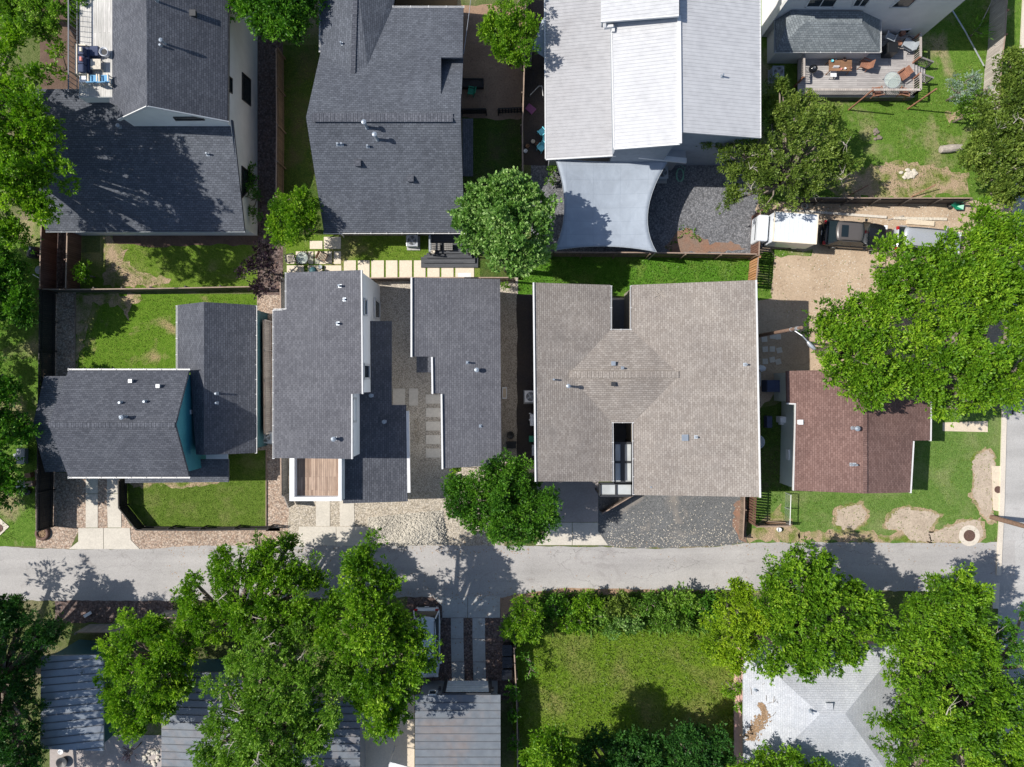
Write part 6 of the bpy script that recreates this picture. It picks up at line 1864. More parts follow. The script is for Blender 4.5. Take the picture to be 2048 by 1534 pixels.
# verge, west
sm_ = thing('smoker_grill', 'dark covered barrel smoker beside the tall red-brown fence', 'grill', G(66, 505)); b = MB(); q0, q1 = G(64, 493, 0.9), G(64, 515, 0.9)
b.tube([V((q0.x, q0.y, 0.75)), V((q0.x, q0.y - .08, 0.75)), V((q1.x, q1.y + .08, 0.75)), V((q1.x, q1.y, 0.75))], [0.36, 0.42, 0.42, 0.36], 20); b.build('barrel', MT['dark'], sm_, smooth=True)
b = MB(); gbox(b, 57, 496, 61, 499, 1.15, 1.18); b.build('tag', MT['white_pl'], sm_)
for y in (497, 511): b = MB(); q = G(64, y, .4); b.box((q.x, q.y, 0.25), (0.6, 0.05, 0.5)); b.build('leg', MT['black'], sm_)
q = G(78, 540, .4); b = MB(); b.lathe((q.x, q.y, 0.01), [(0.2, 0), (0.27, 0.35), (0.3, 0.4), (0, 0.42)], 20); solo(b, 'lidded_pot', MT['grey_pl'], 'grey lidded pot beside the tall red-brown fence', 'pot')
b = MB(); b.tube([G(66, 549, .05), G(78, 556, .3)], 0.03, 6); solo(b, 'pipe', MT['white_trim'], 'white pipe propped by the tall red-brown fence', 'pipe')
tp_ = thing('tyre_planter', 'old tyre planter full of brown leaves at the end of the black fence', 'planter', G(87, 1066)); q = G(87, 1066); b = MB(); b.torus((q.x, q.y, 0.12), 0.42, 0.13, 26, 10); b.build('tyre', MT['iron'], tp_, smooth=True); b = MB()
for k in range(120):
    a, r_ = rnd.uniform(0, 6.3), 0.34 * math.sqrt(rnd.random()); c_ = V((q.x + r_ * math.cos(a), q.y + r_ * math.sin(a), 0.1 + rnd.random() * .05)); d1 = V((rnd.uniform(-1, 1), rnd.uniform(-1, 1), rnd.uniform(-.3, .3))) * .08; d2 = V((-d1.y, d1.x, .02)) * .5; b.add([c_ - d1, c_ - d2, c_ + d1, c_ + d2], [[0, 1, 2, 3]])
b.build('dry_leaves', MT['straw'], tp_)
for px, py, m_, sz, l_ in ((60, 950, 'wood', 0.38, 'brown cardboard box dumped by the black fence, flaps open'), (63, 967, 'cap', 0.42, 'brown cardboard box dumped beside the silvery can heap'),
                           (40, 968, 'steel', 0.4, 'silvery tin can heap end by the dumped boxes'), (47, 982, 'dark', 0.45, 'black rubbish bag slumped beside the dumped boxes'), (45, 912, 'grey_pl', 0.6, 'grey upright cabinet under the verge tree')):
    q = G(px, py, .2); b = MB()
    if m_ in ('dark', 'steel'): b.rock((q.x, q.y, 0.12), sz, 0.9); b.rock((q.x + .3, q.y - .1, 0.1), sz * .7, 0.9)
    else:
        b.box((q.x, q.y, 0.22), (sz, sz * (1.9 if m_ == 'grey_pl' else .9), 0.42), rnd.uniform(-.1, .3))
        b.box((q.x - sz * .55, q.y, 0.43), (sz * .5, sz * .7, 0.012), 0.3)
    solo(b, 'cabinet' if m_ == 'grey_pl' else ('rubbish_bag' if m_ == 'dark' else ('tin_can' if m_ == 'steel' else 'cardboard_box')), MT[m_], l_, 'rubbish', bevel=0.02)

# bins by the garage
def bin_(px, py, label):
    q = G(px, py, 1.0); t = local_thing('wheelie_bin', label, 'bin', (q.x, q.y, 0.012), 0, 'bins beside the garage')
    b = MB(); vs = [(-.24, -.3, .05), (.24, -.3, .05), (.24, .3, .05), (-.24, .3, .05), (-.32, -.38, .95), (.32, -.38, .95), (.32, .38, .95), (-.32, .38, .95)]
    b.add(vs, [[3, 2, 1, 0], [4, 5, 6, 7], [0, 1, 5, 4], [1, 2, 6, 5], [2, 3, 7, 6], [3, 0, 4, 7]]); b.build('body', MT['black'], t, bevel=0.03)
    b = MB(); b.box((0.01, 0, .99), (.72, .8, .07)); b.box((-.06, -.15, 1.035), (.3, .05, .03)); b.box((-.06, .15, 1.035), (.3, .05, .03)); b.build('lid', MT['car_black'], t, bevel=0.03)
    b = MB(); b.beam((.38, -.3, .98), (.38, .3, .98), .04, .04); b.build('handle', MT['dark'], t)
    for s in (-1, 1): b = MB(); b.tube([(.28, s * .3, .12), (.28, s * .36, .12)], .12, 12); b.build('wheel', MT['tyre'], t)
    return t
b1 = bin_(1014, 1301, 'black wheelie bin nearest the round bush')
dup(b1, (G(1014, 1325, 1).x, G(1014, 1325, 1).y, 0.012), 0.03, 'black wheelie bin in the middle of the row by the garage')
dup(b1, (G(1013, 1350, 1).x, G(1013, 1350, 1).y, 0.012), -0.03, 'black wheelie bin nearest the garage door')

# hillside and dirt lot
lg = MB(); a, c_ = G(1880, 299, .2), G(1922, 295, .2); lg.tube([V((a.x, a.y, .2)), V((a.x + .05, a.y, .2)), V(((a.x + c_.x) / 2, (a.y + c_.y) / 2, .22)), V((c_.x, c_.y, .2))], [0.2, 0.27, 0.3, 0.24], 12); solo(lg, 'log', MT['log'], 'thick weathered grey log lying on the hillside lawn', 'log')
rp = MB()
for k in range(26): q = G(rnd.gauss(1818, 6.5), rnd.gauss(348, 5)); rp.rock((q.x, q.y, 0.05), rnd.uniform(.1, .22), .7)
o = solo(rp, 'stone_pile', MT['stone'], 'pile of pale broken stones on the dry grass of the hillside lawn', 'stones'); o['kind'] = 'stuff'
sp = MB(); q = G(1753, 268)
for k in range(9): sp.rock((q.x + rnd.uniform(-.25, .25), q.y + rnd.uniform(-.4, .4), .05), rnd.uniform(.1, .2), .9)
solo(sp, 'tree_stump', MT['bark'], 'dark rotten stump in the middle of the hillside lawn', 'stump')
rg = MB(); q = G(1608, 412); rg.torus((q.x, q.y, 0.1), 0.2, 0.08, 20, 8); solo(rg, 'tyre', MT['stone'], 'pale dusty tyre lying by the dark mesh-backed fence', 'tyre')
gw = thing('wheelbarrow', 'green wheelbarrow tipped against the dark mesh-backed fence', 'wheelbarrow', G(1913, 411)); q = G(1913, 411, .4); b = MB(); b.add([(q.x - .5, q.y, .55), (q.x, q.y + .35, .5), (q.x + .55, q.y + .2, .45), (q.x + .5, q.y - .3, .4), (q.x - .1, q.y - .3, .45), (q.x + .2, q.y, .15)], [[0, 1, 5], [1, 2, 5], [2, 3, 5], [3, 4, 5], [4, 0, 5]]); b.build('tray', MT['green_pl'], gw); b = MB(); b.torus((q.x - .4, q.y, .2), .16, .05, 16, 6); b.build('wheel', MT['tyre'], gw); b = MB(); b.tube([(q.x - .4, q.y, .2), (q.x + .5, q.y + .25, .3), (q.x + .9, q.y + .3, .4)], .025, 6); b.build('handle', MT['steel'], gw)
tw = MB()
for a, c_ in (((1695, 393, .1), (1737, 370, .9)), ((1822, 394, .1), (1872, 369, .9))):
    tw = MB(); tw.tube([G(*a), G(*c_)], .035, 6); solo(tw, 'timber_stake', MT['wood_red'], 'thin brown stake leaning on the hillside lawn near the ' + ('olive tree' if a[0] < 1750 else 'pale stone pile'), 'stake')
for a, c_, l_ in (((1697, 220), (1752, 170), 'tall orange-brown stake leaning over the deck rail by the slat chair'), ((1815, 218), (1878, 171), 'tall orange-brown stake standing at the outer deck corner')):
    tw = MB(); q = G(*a); tw.beam(V((q.x, q.y, 0)), V((q.x, q.y, 3.6)), .09, .09); solo(tw, 'timber_post', MT['wood_red'], l_, 'post')
rp_ = MB(); rp_.tube([G(1898, 10, .3), G(1930, 62, .3), G(1968, 132, .3)], .05, 6); solo(rp_, 'fallen_pole', MT['steel'], 'long pale pole lying across the shaded hillside lawn', 'pole')
b = MB(); b.tube([G(1985, 0, .4), G(1958, 55, .35)], .035, 6); solo(b, 'fallen_pole', MT['log'], 'thin grey pole leaning near the sun-bleached fence', 'pole')
bk = MB(); q = G(1520, 884, .7)
table('patio_table', 'round pale table tucked under the east eave of the duplex', 1516, 884, 0.95, 0, 0.72, MT['grey_pl'], 0.01, round_=True)
wb_ = MB(); gbox(wb_, 1561, 833, 1577, 846, 0.02, 0.95); gbox(wb_, 1562, 846, 1575, 850, 0.02, 0.6); solo(wb_, 'white_bin', MT['white_pl'], 'white bin beside the mint bungalow wall', 'bin', bevel=0.05)
bb = MB(); gbox(bb, 1534, 832, 1545, 856, 0.02, 0.7); solo(bb, 'dark_bin', MT['navy'], 'dark blue bin in the shaded side strip by the bungalow', 'bin', bevel=0.05)
tt = MB(); gbox(tt, 1534, 760, 1563, 784, 0.02, 1.2); gbox(tt, 1562, 760, 1568, 780, 1.1, 1.3); solo(tt, 'covered_cabinet', MT['navy'], 'dark blue tarp-covered cabinet by the bungalow back corner', 'cabinet', bevel=0.05)
bx = MB(); gbox(bx, 1516, 744, 1522, 773, 0.02, 0.6); solo(bx, 'storage_crate', MT['stone_step'], 'tan crate under the east eave of the duplex', 'crate', bevel=0.02)
rk_ = MB(); q = G(1524, 736, .2); rk_.rock((q.x, q.y, .1), .3, .9); solo(rk_, 'rubbish_bag', MT['white_pl'], 'white rubbish bag on the shaded dirt by the duplex', 'bag')
sv = MB()
for k in range(9): q = G(1530 + (k % 3) * 14 + rnd.uniform(-3, 3), 676 + (k // 3) * 22 + rnd.uniform(-4, 4)); sv.box((q.x, q.y, 0.03), (.4, .4, .06), rnd.uniform(-.3, .3))
o = solo(sv, 'loose_pavers', MT['stone_step'], 'loose square pavers scattered on the shaded dirt under the lamp pole', 'pavers'); o['kind'] = 'stuff'
sk_ = MB(); q = G(2032, 826, .05); sk_.tube([q + V((.25 * math.cos(k * .5), .35 * math.sin(k * .5), .0)) for k in range(8)], .05, 6); solo(sk_, 'rubber_strip', MT['black'], 'curled black rubber strip lying in the street', 'rubber strip')
sn = MB(); q = G(175, 1229, .1); sn.beam(V((q.x - .25, q.y - .15, .08)), V((q.x + .25, q.y + .15, .08)), .22, .1); solo(sn, 'signboard', MT['white_pl'], 'fallen white board on the shaded alley edge', 'board')
pb = MB(); q = G(123, 1502, .2); pb.lathe((q.x, q.y, .03), [(.12, 0), (.2, .3), (.17, .31), (0, .2)], 14); solo(pb, 'planter', MT['white_pl'], 'white pot beneath the slate-blue cabin eave', 'planter')
pb = MB(); q = G(125, 1524, .2); pb.lathe((q.x, q.y, .03), [(.3, 0), (.42, .3), (.38, .31), (0, .2)], 20); solo(pb, 'planter', MT['dark'], 'wide black pot on the brown patio by the slate-blue cabin', 'planter')
rw = MB()
for k in range(24): q = G(300 + rnd.uniform(-12, 20), 1510 + rnd.uniform(-10, 22)); rw.rock((q.x, q.y, .06), rnd.uniform(.1, .2), .8)
o = solo(rw, 'rockery', MT['stone'], 'small rockery of pale stones beside the brown patio', 'stones'); o['kind'] = 'stuff'
mt_ = MB(); gbox(mt_, 776, 1470, 792, 1478, .05, .07); gbox(mt_, 756, 1468, 770, 1474, .05, .065); solo(mt_, 'door_mat', MT['grey_pl'], 'grey door mat on the shaded walkway by the cream patio', 'mat')
aw = MB(); a, c_ = G(778, 1530, 2.6), G(832, 1545, 2.6); aw.beam(a, c_, .5, .06); aw.beam(V((a.x, a.y, 0)), a, .06, .06); solo(aw, 'awning', MT['white_trim'], 'white awning edge over the cream patio by the garage', 'awning')
# ------------------------------------------------------------------ trees and plants
def leaf_mesh(name, pos, axis, side, L, W, tone, m, parent):
    """One leaf per row: a rhombus folded out from pos along axis."""
    n = len(pos)
    vs = np.empty((n, 4, 3), dtype=np.float32)
    vs[:, 0] = pos
    vs[:, 1] = pos + axis * (L * 0.55)[:, None] + side * (W / 2)[:, None]
    vs[:, 2] = pos + axis * L[:, None]
    vs[:, 3] = pos + axis * (L * 0.55)[:, None] - side * (W / 2)[:, None]
    org = ORG.get(parent.name, V((0, 0, 0))) if parent else V((0, 0, 0))
    vs -= np.array(tuple(org), dtype=np.float32)
    me = bpy.data.meshes.new(name)
    me.vertices.add(n * 4); me.loops.add(n * 4); me.polygons.add(n)
    me.vertices.foreach_set("co", vs.ravel())
    me.loops.foreach_set("vertex_index", np.arange(n * 4, dtype=np.int32))
    me.polygons.foreach_set("loop_start", np.arange(0, n * 4, 4, dtype=np.int32))
    me.update(calc_edges=True)
    at = me.attributes.new('tone', 'FLOAT', 'FACE')
    at.data.foreach_set('value', tone.astype(np.float32))
    me.materials.append(m)
    o = bpy.data.objects.new(name, me)
    COL.objects.link(o)
    if parent:
        o.parent = parent; ORG[o.name] = org
    return o


def unit(a):
    return a / np.maximum(np.linalg.norm(a, axis=1, keepdims=True), 1e-6)


def wave3(p, ph, wl):
    """A smooth uneven field over points, about -1..1, that opens gaps in crowns."""
    q = p * (2 * math.pi / wl)
    return (np.sin(q[:, 0] + ph[0] + 1.3 * np.sin(q[:, 1] * 0.7 + ph[3])) + np.sin(q[:, 1] * 1.1 + ph[1] + 1.3 * np.sin(q[:, 2] * 0.8 + ph[4])) + np.sin(q[:, 2] * 0.9 + ph[2] + 1.3 * np.sin(q[:, 0] * 0.8 + ph[5]))) / 3


def crown_points(lobes, dens, clump, tufts, k, L, spread, flat, rng, gaps=0.28):
    """Leaf clumps on the skin of every lobe, tufts on every clump, k leaves to a tuft."""
    P, A, T = [], [], []
    centres = []
    ph = rng.uniform(0, 6.28, 6)
    for (cx, cy, cz, r, vz) in lobes:
        nc = max(5, int(dens * 2.3 * (r / clump) ** 2))
        d = unit(rng.normal(size=(nc, 3)))
        d[:, 2] = np.where(d[:, 2] < -0.25, -d[:, 2], d[:, 2])
        rad = rng.uniform(0.35, 1.0, nc) ** 0.7 * max(r - clump * 0.4, r * 0.35)
        rad = np.where(rng.random(nc) < 0.14, rad * 1.0 + clump * 0.55, rad)
        c = np.stack([cx + d[:, 0] * rad, cy + d[:, 1] * rad, cz + d[:, 2] * rad * vz], 1)
        c[:, 2] += rng.normal(0, clump * 0.3, nc)
        if r > clump * 1.1:
            keep = wave3(c, ph, clump * 3.6) > -0.75 + gaps
            if keep.sum() >= 3: c, d, rad = c[keep], d[keep], rad[keep]; nc = len(c)
        centres.append(c)
        cr = clump * rng.uniform(0.4, 1.05, nc) ** 1.1 * 0.85
        ct = rng.normal(0, 0.16, nc) + rng.normal(0, 0.08)
        nt = np.maximum(5, (tufts * (cr / clump) ** 2 * 1.45).astype(int))
        idx = np.repeat(np.arange(nc), nt)
        e = unit(rng.normal(size=(len(idx), 3)))
        e[:, 2] = np.where(e[:, 2] < -0.3, -e[:, 2], e[:, 2])
        rr = cr[idx] * rng.uniform(0.5, 1.1, len(idx)) * (1 + 0.25 * rng.normal(size=len(idx)).clip(-1, 1.5))
        p = c[idx] + e * rr[:, None] * np.array([1, 1, flat])
        ii = np.repeat(np.arange(len(idx)), k)
        out = e[ii] * 0.85 + d[idx][ii] * 0.3 + np.array([0, 0, 0.22]) + rng.normal(0, spread, (len(ii), 3))
        P.append(p[ii] + rng.normal(0, L * 0.22, (len(ii), 3)))
        A.append(unit(out))
        T.append(0.46 + ct[idx][ii] + rng.normal(0, 0.08, len(idx))[ii] + rng.normal(0, 0.15, len(ii)))
    return np.concatenate(P), np.concatenate(A), np.clip(np.concatenate(T), 0, 1), np.concatenate(centres)


def tree(name, label, lobes, m, base=None, h=None, dens=1.0, clump=1.0, tufts=34, k=6, L=0.3, W=0.13, spread=0.55, flat=0.8, bare=0, cat='tree', group=None, trunk_r=0.2, seed=None, vz=0.8, gaps=0.02):
    """lobes: (px, py, radius px, centre height[, vz])."""
    rng = np.random.default_rng(seed if seed is not None else rnd.randrange(10 ** 6))
    W3 = []
    for l in lobes:
        c = G(l[0], l[1], l[3]); r = l[2] / S * (1 - l[3] / H)
        W3.append((c.x, c.y, c.z, r, l[4] if len(l) > 4 else vz))
    if base is None:
        bx = sum(w_[0] * w_[3] for w_ in W3) / sum(w_[3] for w_ in W3); by = sum(w_[1] * w_[3] for w_ in W3) / sum(w_[3] for w_ in W3)
    else:
        bx, by = base
    t = thing(name, label, cat, (bx, by, 0), group=group)
    P, A, T, C = crown_points(W3, dens, clump, tufts, k, L, spread, flat, rng, gaps)
    n = len(P)
    sd = unit(np.cross(A, rng.normal(size=(n, 3))))
    # leaves lie mostly face-up
    up = np.array([0, 0, 1.0]); s2 = unit(np.cross(A, up) + 1e-4)
    sd = unit(s2 * 0.7 + sd * 0.8)
    keep = P[:, 2] > 0.15
    LL = L * rng.uniform(0.65, 1.25, n); WW = W * rng.uniform(0.7, 1.25, n)
    leaf_mesh('crown', P[keep], A[keep], sd[keep], LL[keep], WW[keep], T[keep], m, t)
    tb = MB()
    zt = max(w_[2] for w_ in W3)
    fork = V((bx, by, max(0.4, min(w_[2] - w_[3] * 0.5 for w_ in W3) * 0.75)))
    tb.tube([V((bx, by, -0.05)), V((bx + .05, by, fork.z * .5)), fork], [trunk_r * 1.25, trunk_r, trunk_r * 0.85], 9)
    for w_ in W3:
        q = V((w_[0], w_[1], w_[2])); mid = fork.lerp(q, 0.5) + V((rnd.uniform(-.3, .3), rnd.uniform(-.3, .3), 0.2))
        tb.tube([fork, mid, q], [trunk_r * .7, trunk_r * .5, trunk_r * .3], 7)
    sel = rng.permutation(len(C))[:min(len(C), 46)]
    for i in sel:
        c = V(tuple(C[i])); w_ = min(W3, key=lambda a: (V(a[:3]) - c).length); q = V((w_[0], w_[1], w_[2]))
        tb.tube([q, q.lerp(c, .5) + V((0, 0, -.1)), c], [trunk_r * .25, .04, .018], 5)
    tb.build('trunk', MT['bark'], t, smooth=True)
    if bare:
        for i in range(bare):
            bb = MB()
            w_ = W3[int(rng.integers(len(W3)))]; a = rng.uniform(0, 6.28); q = V((w_[0] + w_[3] * .3 * math.cos(a), w_[1] + w_[3] * .3 * math.sin(a), w_[2] + w_[3] * w_[4] * .9))
            d = V((math.cos(a), math.sin(a), rng.uniform(-.1, .15)))
            e1 = q + d * w_[3] * rng.uniform(.35, .7)
            e1.z = w_[2] + w_[3] * w_[4] * rng.uniform(.75, 1.02)
            bb.tube([q, q.lerp(e1, .5) + V((rnd.uniform(-.15, .15), rnd.uniform(-.15, .15), .1)), e1], [.035, .025, .012], 5)
            for j in range(4):
                s0 = q.lerp(e1, rng.uniform(.3, .95)); s1 = s0 + V((rnd.uniform(-.6, .6), rnd.uniform(-.6, .6), rnd.uniform(-.1, .25))); bb.tube([s0, s1], [.015, .006], 4)
            bb.build('bare_branch', MT['log'], t)
    return t


def fill(poly, r, h0, h1, gap=0.68, seed=1):
    """Lobes (px, py, r, h) spread through a crown outline drawn in photo pixels: h0 at its edge, h1 in the middle."""
    rg = random.Random(seed)
    xs_ = [p[0] for p in poly]; ys_ = [p[1] for p in poly]
    def inside(x, y):
        c = False; j = len(poly) - 1
        for i in range(len(poly)):
            if (poly[i][1] > y) != (poly[j][1] > y) and x < (poly[j][0] - poly[i][0]) * (y - poly[i][1]) / (poly[j][1] - poly[i][1]) + poly[i][0]: c = not c
            j = i
        return c
    def edge(x, y):
        best = 1e9
        for i in range(len(poly)):
            a, b = poly[i - 1], poly[i]
            dx, dy = b[0] - a[0], b[1] - a[1]; t = max(0, min(1, ((x - a[0]) * dx + (y - a[1]) * dy) / (dx * dx + dy * dy + 1e-9)))
            best = min(best, math.hypot(x - a[0] - t * dx, y - a[1] - t * dy))
        return best
    cand = []
    for _ in range(2600):
        x, y = rg.uniform(min(xs_), max(xs_)), rg.uniform(min(ys_), max(ys_))
        if inside(x, y): cand.append((edge(x, y), x, y))
    dm = max(c[0] for c in cand)
    out = []
    for d, x, y in cand:
        if d < r * 0.5: continue
        rr = min(r * rg.uniform(0.75, 1.15), d * 1.22)
        if all(math.hypot(x - o[0], y - o[1]) > gap * 0.5 * (rr + o[2]) * 1.15 for o in out):
            out.append((x, y, rr, h0 + (h1 - h0) * min(1, d / dm) ** 0.6 + rg.uniform(-.5, .35)))
    return out


def at(px, py):
    p = G(px, py); return (p.x, p.y)


BIG = dict(clump=0.85, tufts=60, k=8, L=0.22, W=0.095, gaps=0.5)
MID = dict(clump=0.72, tufts=52, k=8, L=0.2, W=0.085, gaps=0.42)
FINE = dict(clump=0.6, tufts=46, k=8, L=0.17, W=0.07, gaps=0.12)
TR, TD, TO, TY = MT['leaf_rich'], MT['leaf_deep'], MT['leaf_olive'], MT['leaf_yellow']
# west edge
tree('shade_tree', 'tall rich-green tree throwing its shadow over the white house lower roof', fill([(-150, 150), (60, 160), (100, 190), (132, 225), (126, 262), (157, 300), (160, 340), (132, 380), (124, 425), (95, 452), (60, 490), (0, 495), (-150, 490)], 50, 8.6, 10.6) + [(20, 110, 40, 8), (75, 165, 34, 8), (35, 80, 26, 7.5)], TR, base=at(48, 330), trunk_r=.35, dens=1.3, **dict(BIG, gaps=.2))
tree('shade_tree', 'grey-green tree overhanging the top of the balcony', fill([(-80, -90), (185, -90), (198, 15), (185, 42), (150, 62), (138, 108), (112, 88), (60, 80), (0, 58), (-80, 66)], 36, 4.8, 6), MT['leaf_grey'], base=at(60, 40), trunk_r=.3, **MID)
tree('shrub', 'small bright shrub below the balcony rail in the shaded gap', [(120, 105, 22, 2.5), (113, 145, 26, 2.4)], TR, cat='shrub', clump=.45, tufts=22, k=5, L=.2, W=.09, trunk_r=.06)
tree('shade_tree', 'dense green tree shading the west verge near the smoker', fill([(-190, 470), (20, 470), (50, 520), (56, 560), (76, 590), (66, 645), (20, 640), (-40, 690), (-190, 700)], 32, 3.6, 5), TD, base=at(22, 560), trunk_r=.25, **MID)
tree('shade_tree', 'dark green tree leaning over the west end of the teal house', fill([(-190, 700), (20, 708), (42, 760), (46, 800), (66, 840), (68, 880), (46, 905), (48, 940), (60, 985), (30, 1015), (-190, 1020)], 34, 4, 5.6), TD, base=at(25, 870), trunk_r=.25, **MID)
tree('sapling', 'small bright sapling in the yellowing back lawn', [(166, 544, 23, 1.6), (158, 550, 14, 1.4), (176, 556, 13, 1.3)], TR, cat='sapling', clump=.38, tufts=18, k=5, L=.19, W=.1, dens=.9, trunk_r=.05)
tree('shrub', 'purple-leaved shrub at the corner of the two back lawns', [(525, 530, 36, 2.4), (500, 540, 22, 2.2), (545, 560, 24, 2.2), (530, 500, 26, 2.2), (524, 575, 22, 2)], MT['leaf_purple'], cat='shrub', clump=.5, tufts=20, k=5, L=.2, W=.1, dens=.9, trunk_r=.08)
tree('shrub', 'dark climbing shrub against the white wall corner', [(503, 370, 22, 1.8), (508, 400, 22, 1.8), (512, 430, 20, 1.6), (500, 345, 12, 1.6)], TD, cat='shrub', clump=.5, tufts=26, k=5, L=.18, W=.09, trunk_r=.06)
tree('shade_tree', 'dark glossy tree between white house and slate roof at the top', fill([(466, -90), (665, -90), (640, 40), (604, 66), (614, 105), (592, 124), (572, 84), (540, 88), (500, 62), (466, 15)], 36, 4.8, 6.6), TD, trunk_r=.28, base=at(560, 60), **BIG)
tree('small_tree', 'round-headed green tree between slate roof and paved patio', fill([(536, 415), (555, 383), (590, 376), (626, 383), (646, 420), (650, 455), (642, 482), (600, 497), (558, 492), (538, 465)], 26, 3.4, 4.4), TR, cat='tree', trunk_r=.14, **FINE)
tree('maple_tree', 'pale green maple beside the charcoal porch steps', fill([(902, 430), (925, 383), (965, 348), (1010, 336), (1060, 348), (1084, 385), (1114, 425), (1108, 470), (1088, 522), (1040, 557), (990, 547), (955, 517), (925, 502), (898, 465)], 32, 5.6, 7.6), MT['leaf_maple'], base=at(1014, 540), trunk_r=.2, clump=.6, tufts=40, k=7, L=.22, W=.16, spread=.5, dens=1.15, gaps=.12)
tree('small_tree', 'round fine-leaved green tree on the bare yard beside the metal roof', fill([(953, 40), (985, 3), (1015, -25), (1060, -5), (1080, 45), (1072, 82), (1056, 107), (1050, 142), (1018, 140), (983, 117), (958, 82)], 28, 4, 5.2), TR, trunk_r=.16, **FINE)
tree('shrub', 'pale grey shrub at the very top of the bare yard', [(1000, -8, 24, 3)], MT['leaf_silver'], cat='shrub', clump=.5, tufts=24, k=5, L=.18, W=.07, trunk_r=.06)
tree('olive_tree', 'open olive-green tree overhanging the metal roof, deck and white truck', fill([(1395, 250), (1430, 232), (1455, 243), (1490, 203), (1525, 198), (1545, 158), (1580, 165), (1605, 195), (1640, 180), (1670, 200), (1682, 230), (1687, 262), (1702, 300), (1702, 340), (1690, 372), (1660, 378), (1630, 388), (1600, 402), (1570, 428), (1530, 428), (1500, 405), (1452, 400), (1450, 345), (1430, 315), (1405, 290)], 30, 3.8, 5.2, gap=.8) + [(1408, 285, 20, 4.4), (1455, 405, 18, 3.6), (1425, 245, 16, 4.6), (1560, 165, 16, 4.6), (1690, 330, 18, 3.8)], TO, base=at(1535, 385), trunk_r=.16, clump=.62, tufts=36, k=8, L=.19, W=.07, spread=.65, bare=12, dens=1.0, gaps=.4)
tree('shrub', 'silver-tipped shrub by the sun-bleached fence on the hillside lawn', [(1930, 165, 32, 2.4), (1915, 185, 26, 2.1), (1950, 180, 26, 2.2)], MT['leaf_silver'], cat='shrub', clump=.5, tufts=30, k=6, L=.18, W=.06, trunk_r=.07)
tree('shrub', 'rounded green shrub below the silver-tipped one on the hillside', [(1940, 215, 34, 2.2), (1960, 230, 26, 2), (1925, 228, 22, 1.9)], MT['leaf_grey'], cat='shrub', clump=.5, tufts=30, k=6, L=.2, W=.09, trunk_r=.07)
tree('shade_tree', 'olive-yellow tree at the far edge beyond the log', fill([(1918, 275), (1945, 243), (1962, 190), (1990, 160), (2000, 108), (2120, 90), (2120, 420), (1990, 412), (1958, 402), (1943, 350), (1923, 320)], 34, 4.4, 6), TO, base=at(1990, 300), trunk_r=.25, bare=8, **MID)
# the big glossy trees on the east
tree('shade_tree', 'large glossy green tree beside the lamp pole over the bungalow roof', fill([(1616, 645), (1650, 600), (1700, 582), (1760, 588), (1800, 640), (1812, 720), (1790, 790), (1740, 818), (1690, 802), (1650, 772), (1622, 720)], 42, 6, 8), TR, base=at(1640, 705), trunk_r=.32, dens=1.15, **dict(BIG, gaps=.34))
tree('shade_tree', 'wide glossy green tree covering the silver van and the dirt lot', fill([(1695, 515), (1742, 488), (1762, 462), (1800, 492), (1850, 488), (1905, 447), (1925, 408), (1960, 412), (2000, 428), (2140, 420), (2140, 640), (1950, 650), (1850, 650), (1800, 630), (1725, 565)], 42, 5.6, 8.2), TR, base=at(1850, 590), trunk_r=.34, dens=1.15, **dict(BIG, gaps=.34))
tree('shade_tree', 'glossy green tree shading the kerb end of the bungalow', fill([(1790, 650), (1900, 620), (2140, 600), (2140, 800), (2000, 812), (1950, 822), (1900, 852), (1870, 842), (1850, 818), (1808, 808), (1785, 740)], 42, 5.8, 8), TR, base=at(1905, 800), trunk_r=.34, dens=1.15, **dict(BIG, gaps=.34))
tree('small_tree', 'dense round dark-green tree between gravel front and brown driveway', fill([(888, 970), (905, 938), (950, 942), (962, 914), (1010, 904), (1058, 914), (1078, 955), (1112, 975), (1132, 1010), (1122, 1052), (1090, 1072), (1060, 1087), (1010, 1102), (970, 1082), (920, 1062), (890, 1010)], 32, 4, 5.4), TD, base=at(1012, 985), trunk_r=.2, dens=1.7, **dict(FINE, gaps=-.2))
# south of the alley
tree('shade_tree', 'broad tree with bare twigs overhanging the alley above the cabins', fill([(348, 1200), (373, 1150), (420, 1120), (440, 1088), (500, 1068), (560, 1072), (605, 1095), (640, 1130), (690, 1190), (690, 1260), (600, 1300), (520, 1295), (450, 1285), (400, 1300), (368, 1272), (352, 1240)], 38, 4.6, 6.6) + [(585, 1085, 26, 4)], TR, base=at(505, 1222), trunk_r=.32, bare=12, **MID)
tree('shade_tree', 'upright green tree leaning over the white minivan', fill([(688, 1120), (713, 1063), (747, 1085), (782, 1120), (802, 1180), (812, 1232), (870, 1252), (893, 1290), (872, 1340), (830, 1372), (820, 1430), (795, 1472), (740, 1482), (715, 1420), (690, 1390), (650, 1340), (640, 1250), (655, 1190), (690, 1150)], 40, 5.8, 8.8), TR, base=at(775, 1260), trunk_r=.3, dens=1.05, **BIG)
tree('shade_tree', 'rounded bright green tree over the slate-blue cabin', fill([(198, 1370), (203, 1335), (215, 1268), (240, 1228), (290, 1223), (340, 1233), (372, 1262), (403, 1300), (398, 1360), (372, 1402), (330, 1432), (290, 1462), (265, 1482), (235, 1462), (213, 1420)], 36, 4.8, 6.6), TR, trunk_r=.26, **MID)
tree('shade_tree', 'pale dry-twigged tree over the plain grey seam roofs', fill([(402, 1348), (450, 1322), (480, 1262), (560, 1250), (660, 1262), (712, 1340), (704, 1400), (665, 1470), (640, 1534), (600, 1610), (500, 1610), (440, 1560), (385, 1520), (385, 1482), (410, 1432), (440, 1400)], 38, 6.2, 9), MT['leaf_grey'], base=at(560, 1385), trunk_r=.3, bare=16, **MID)
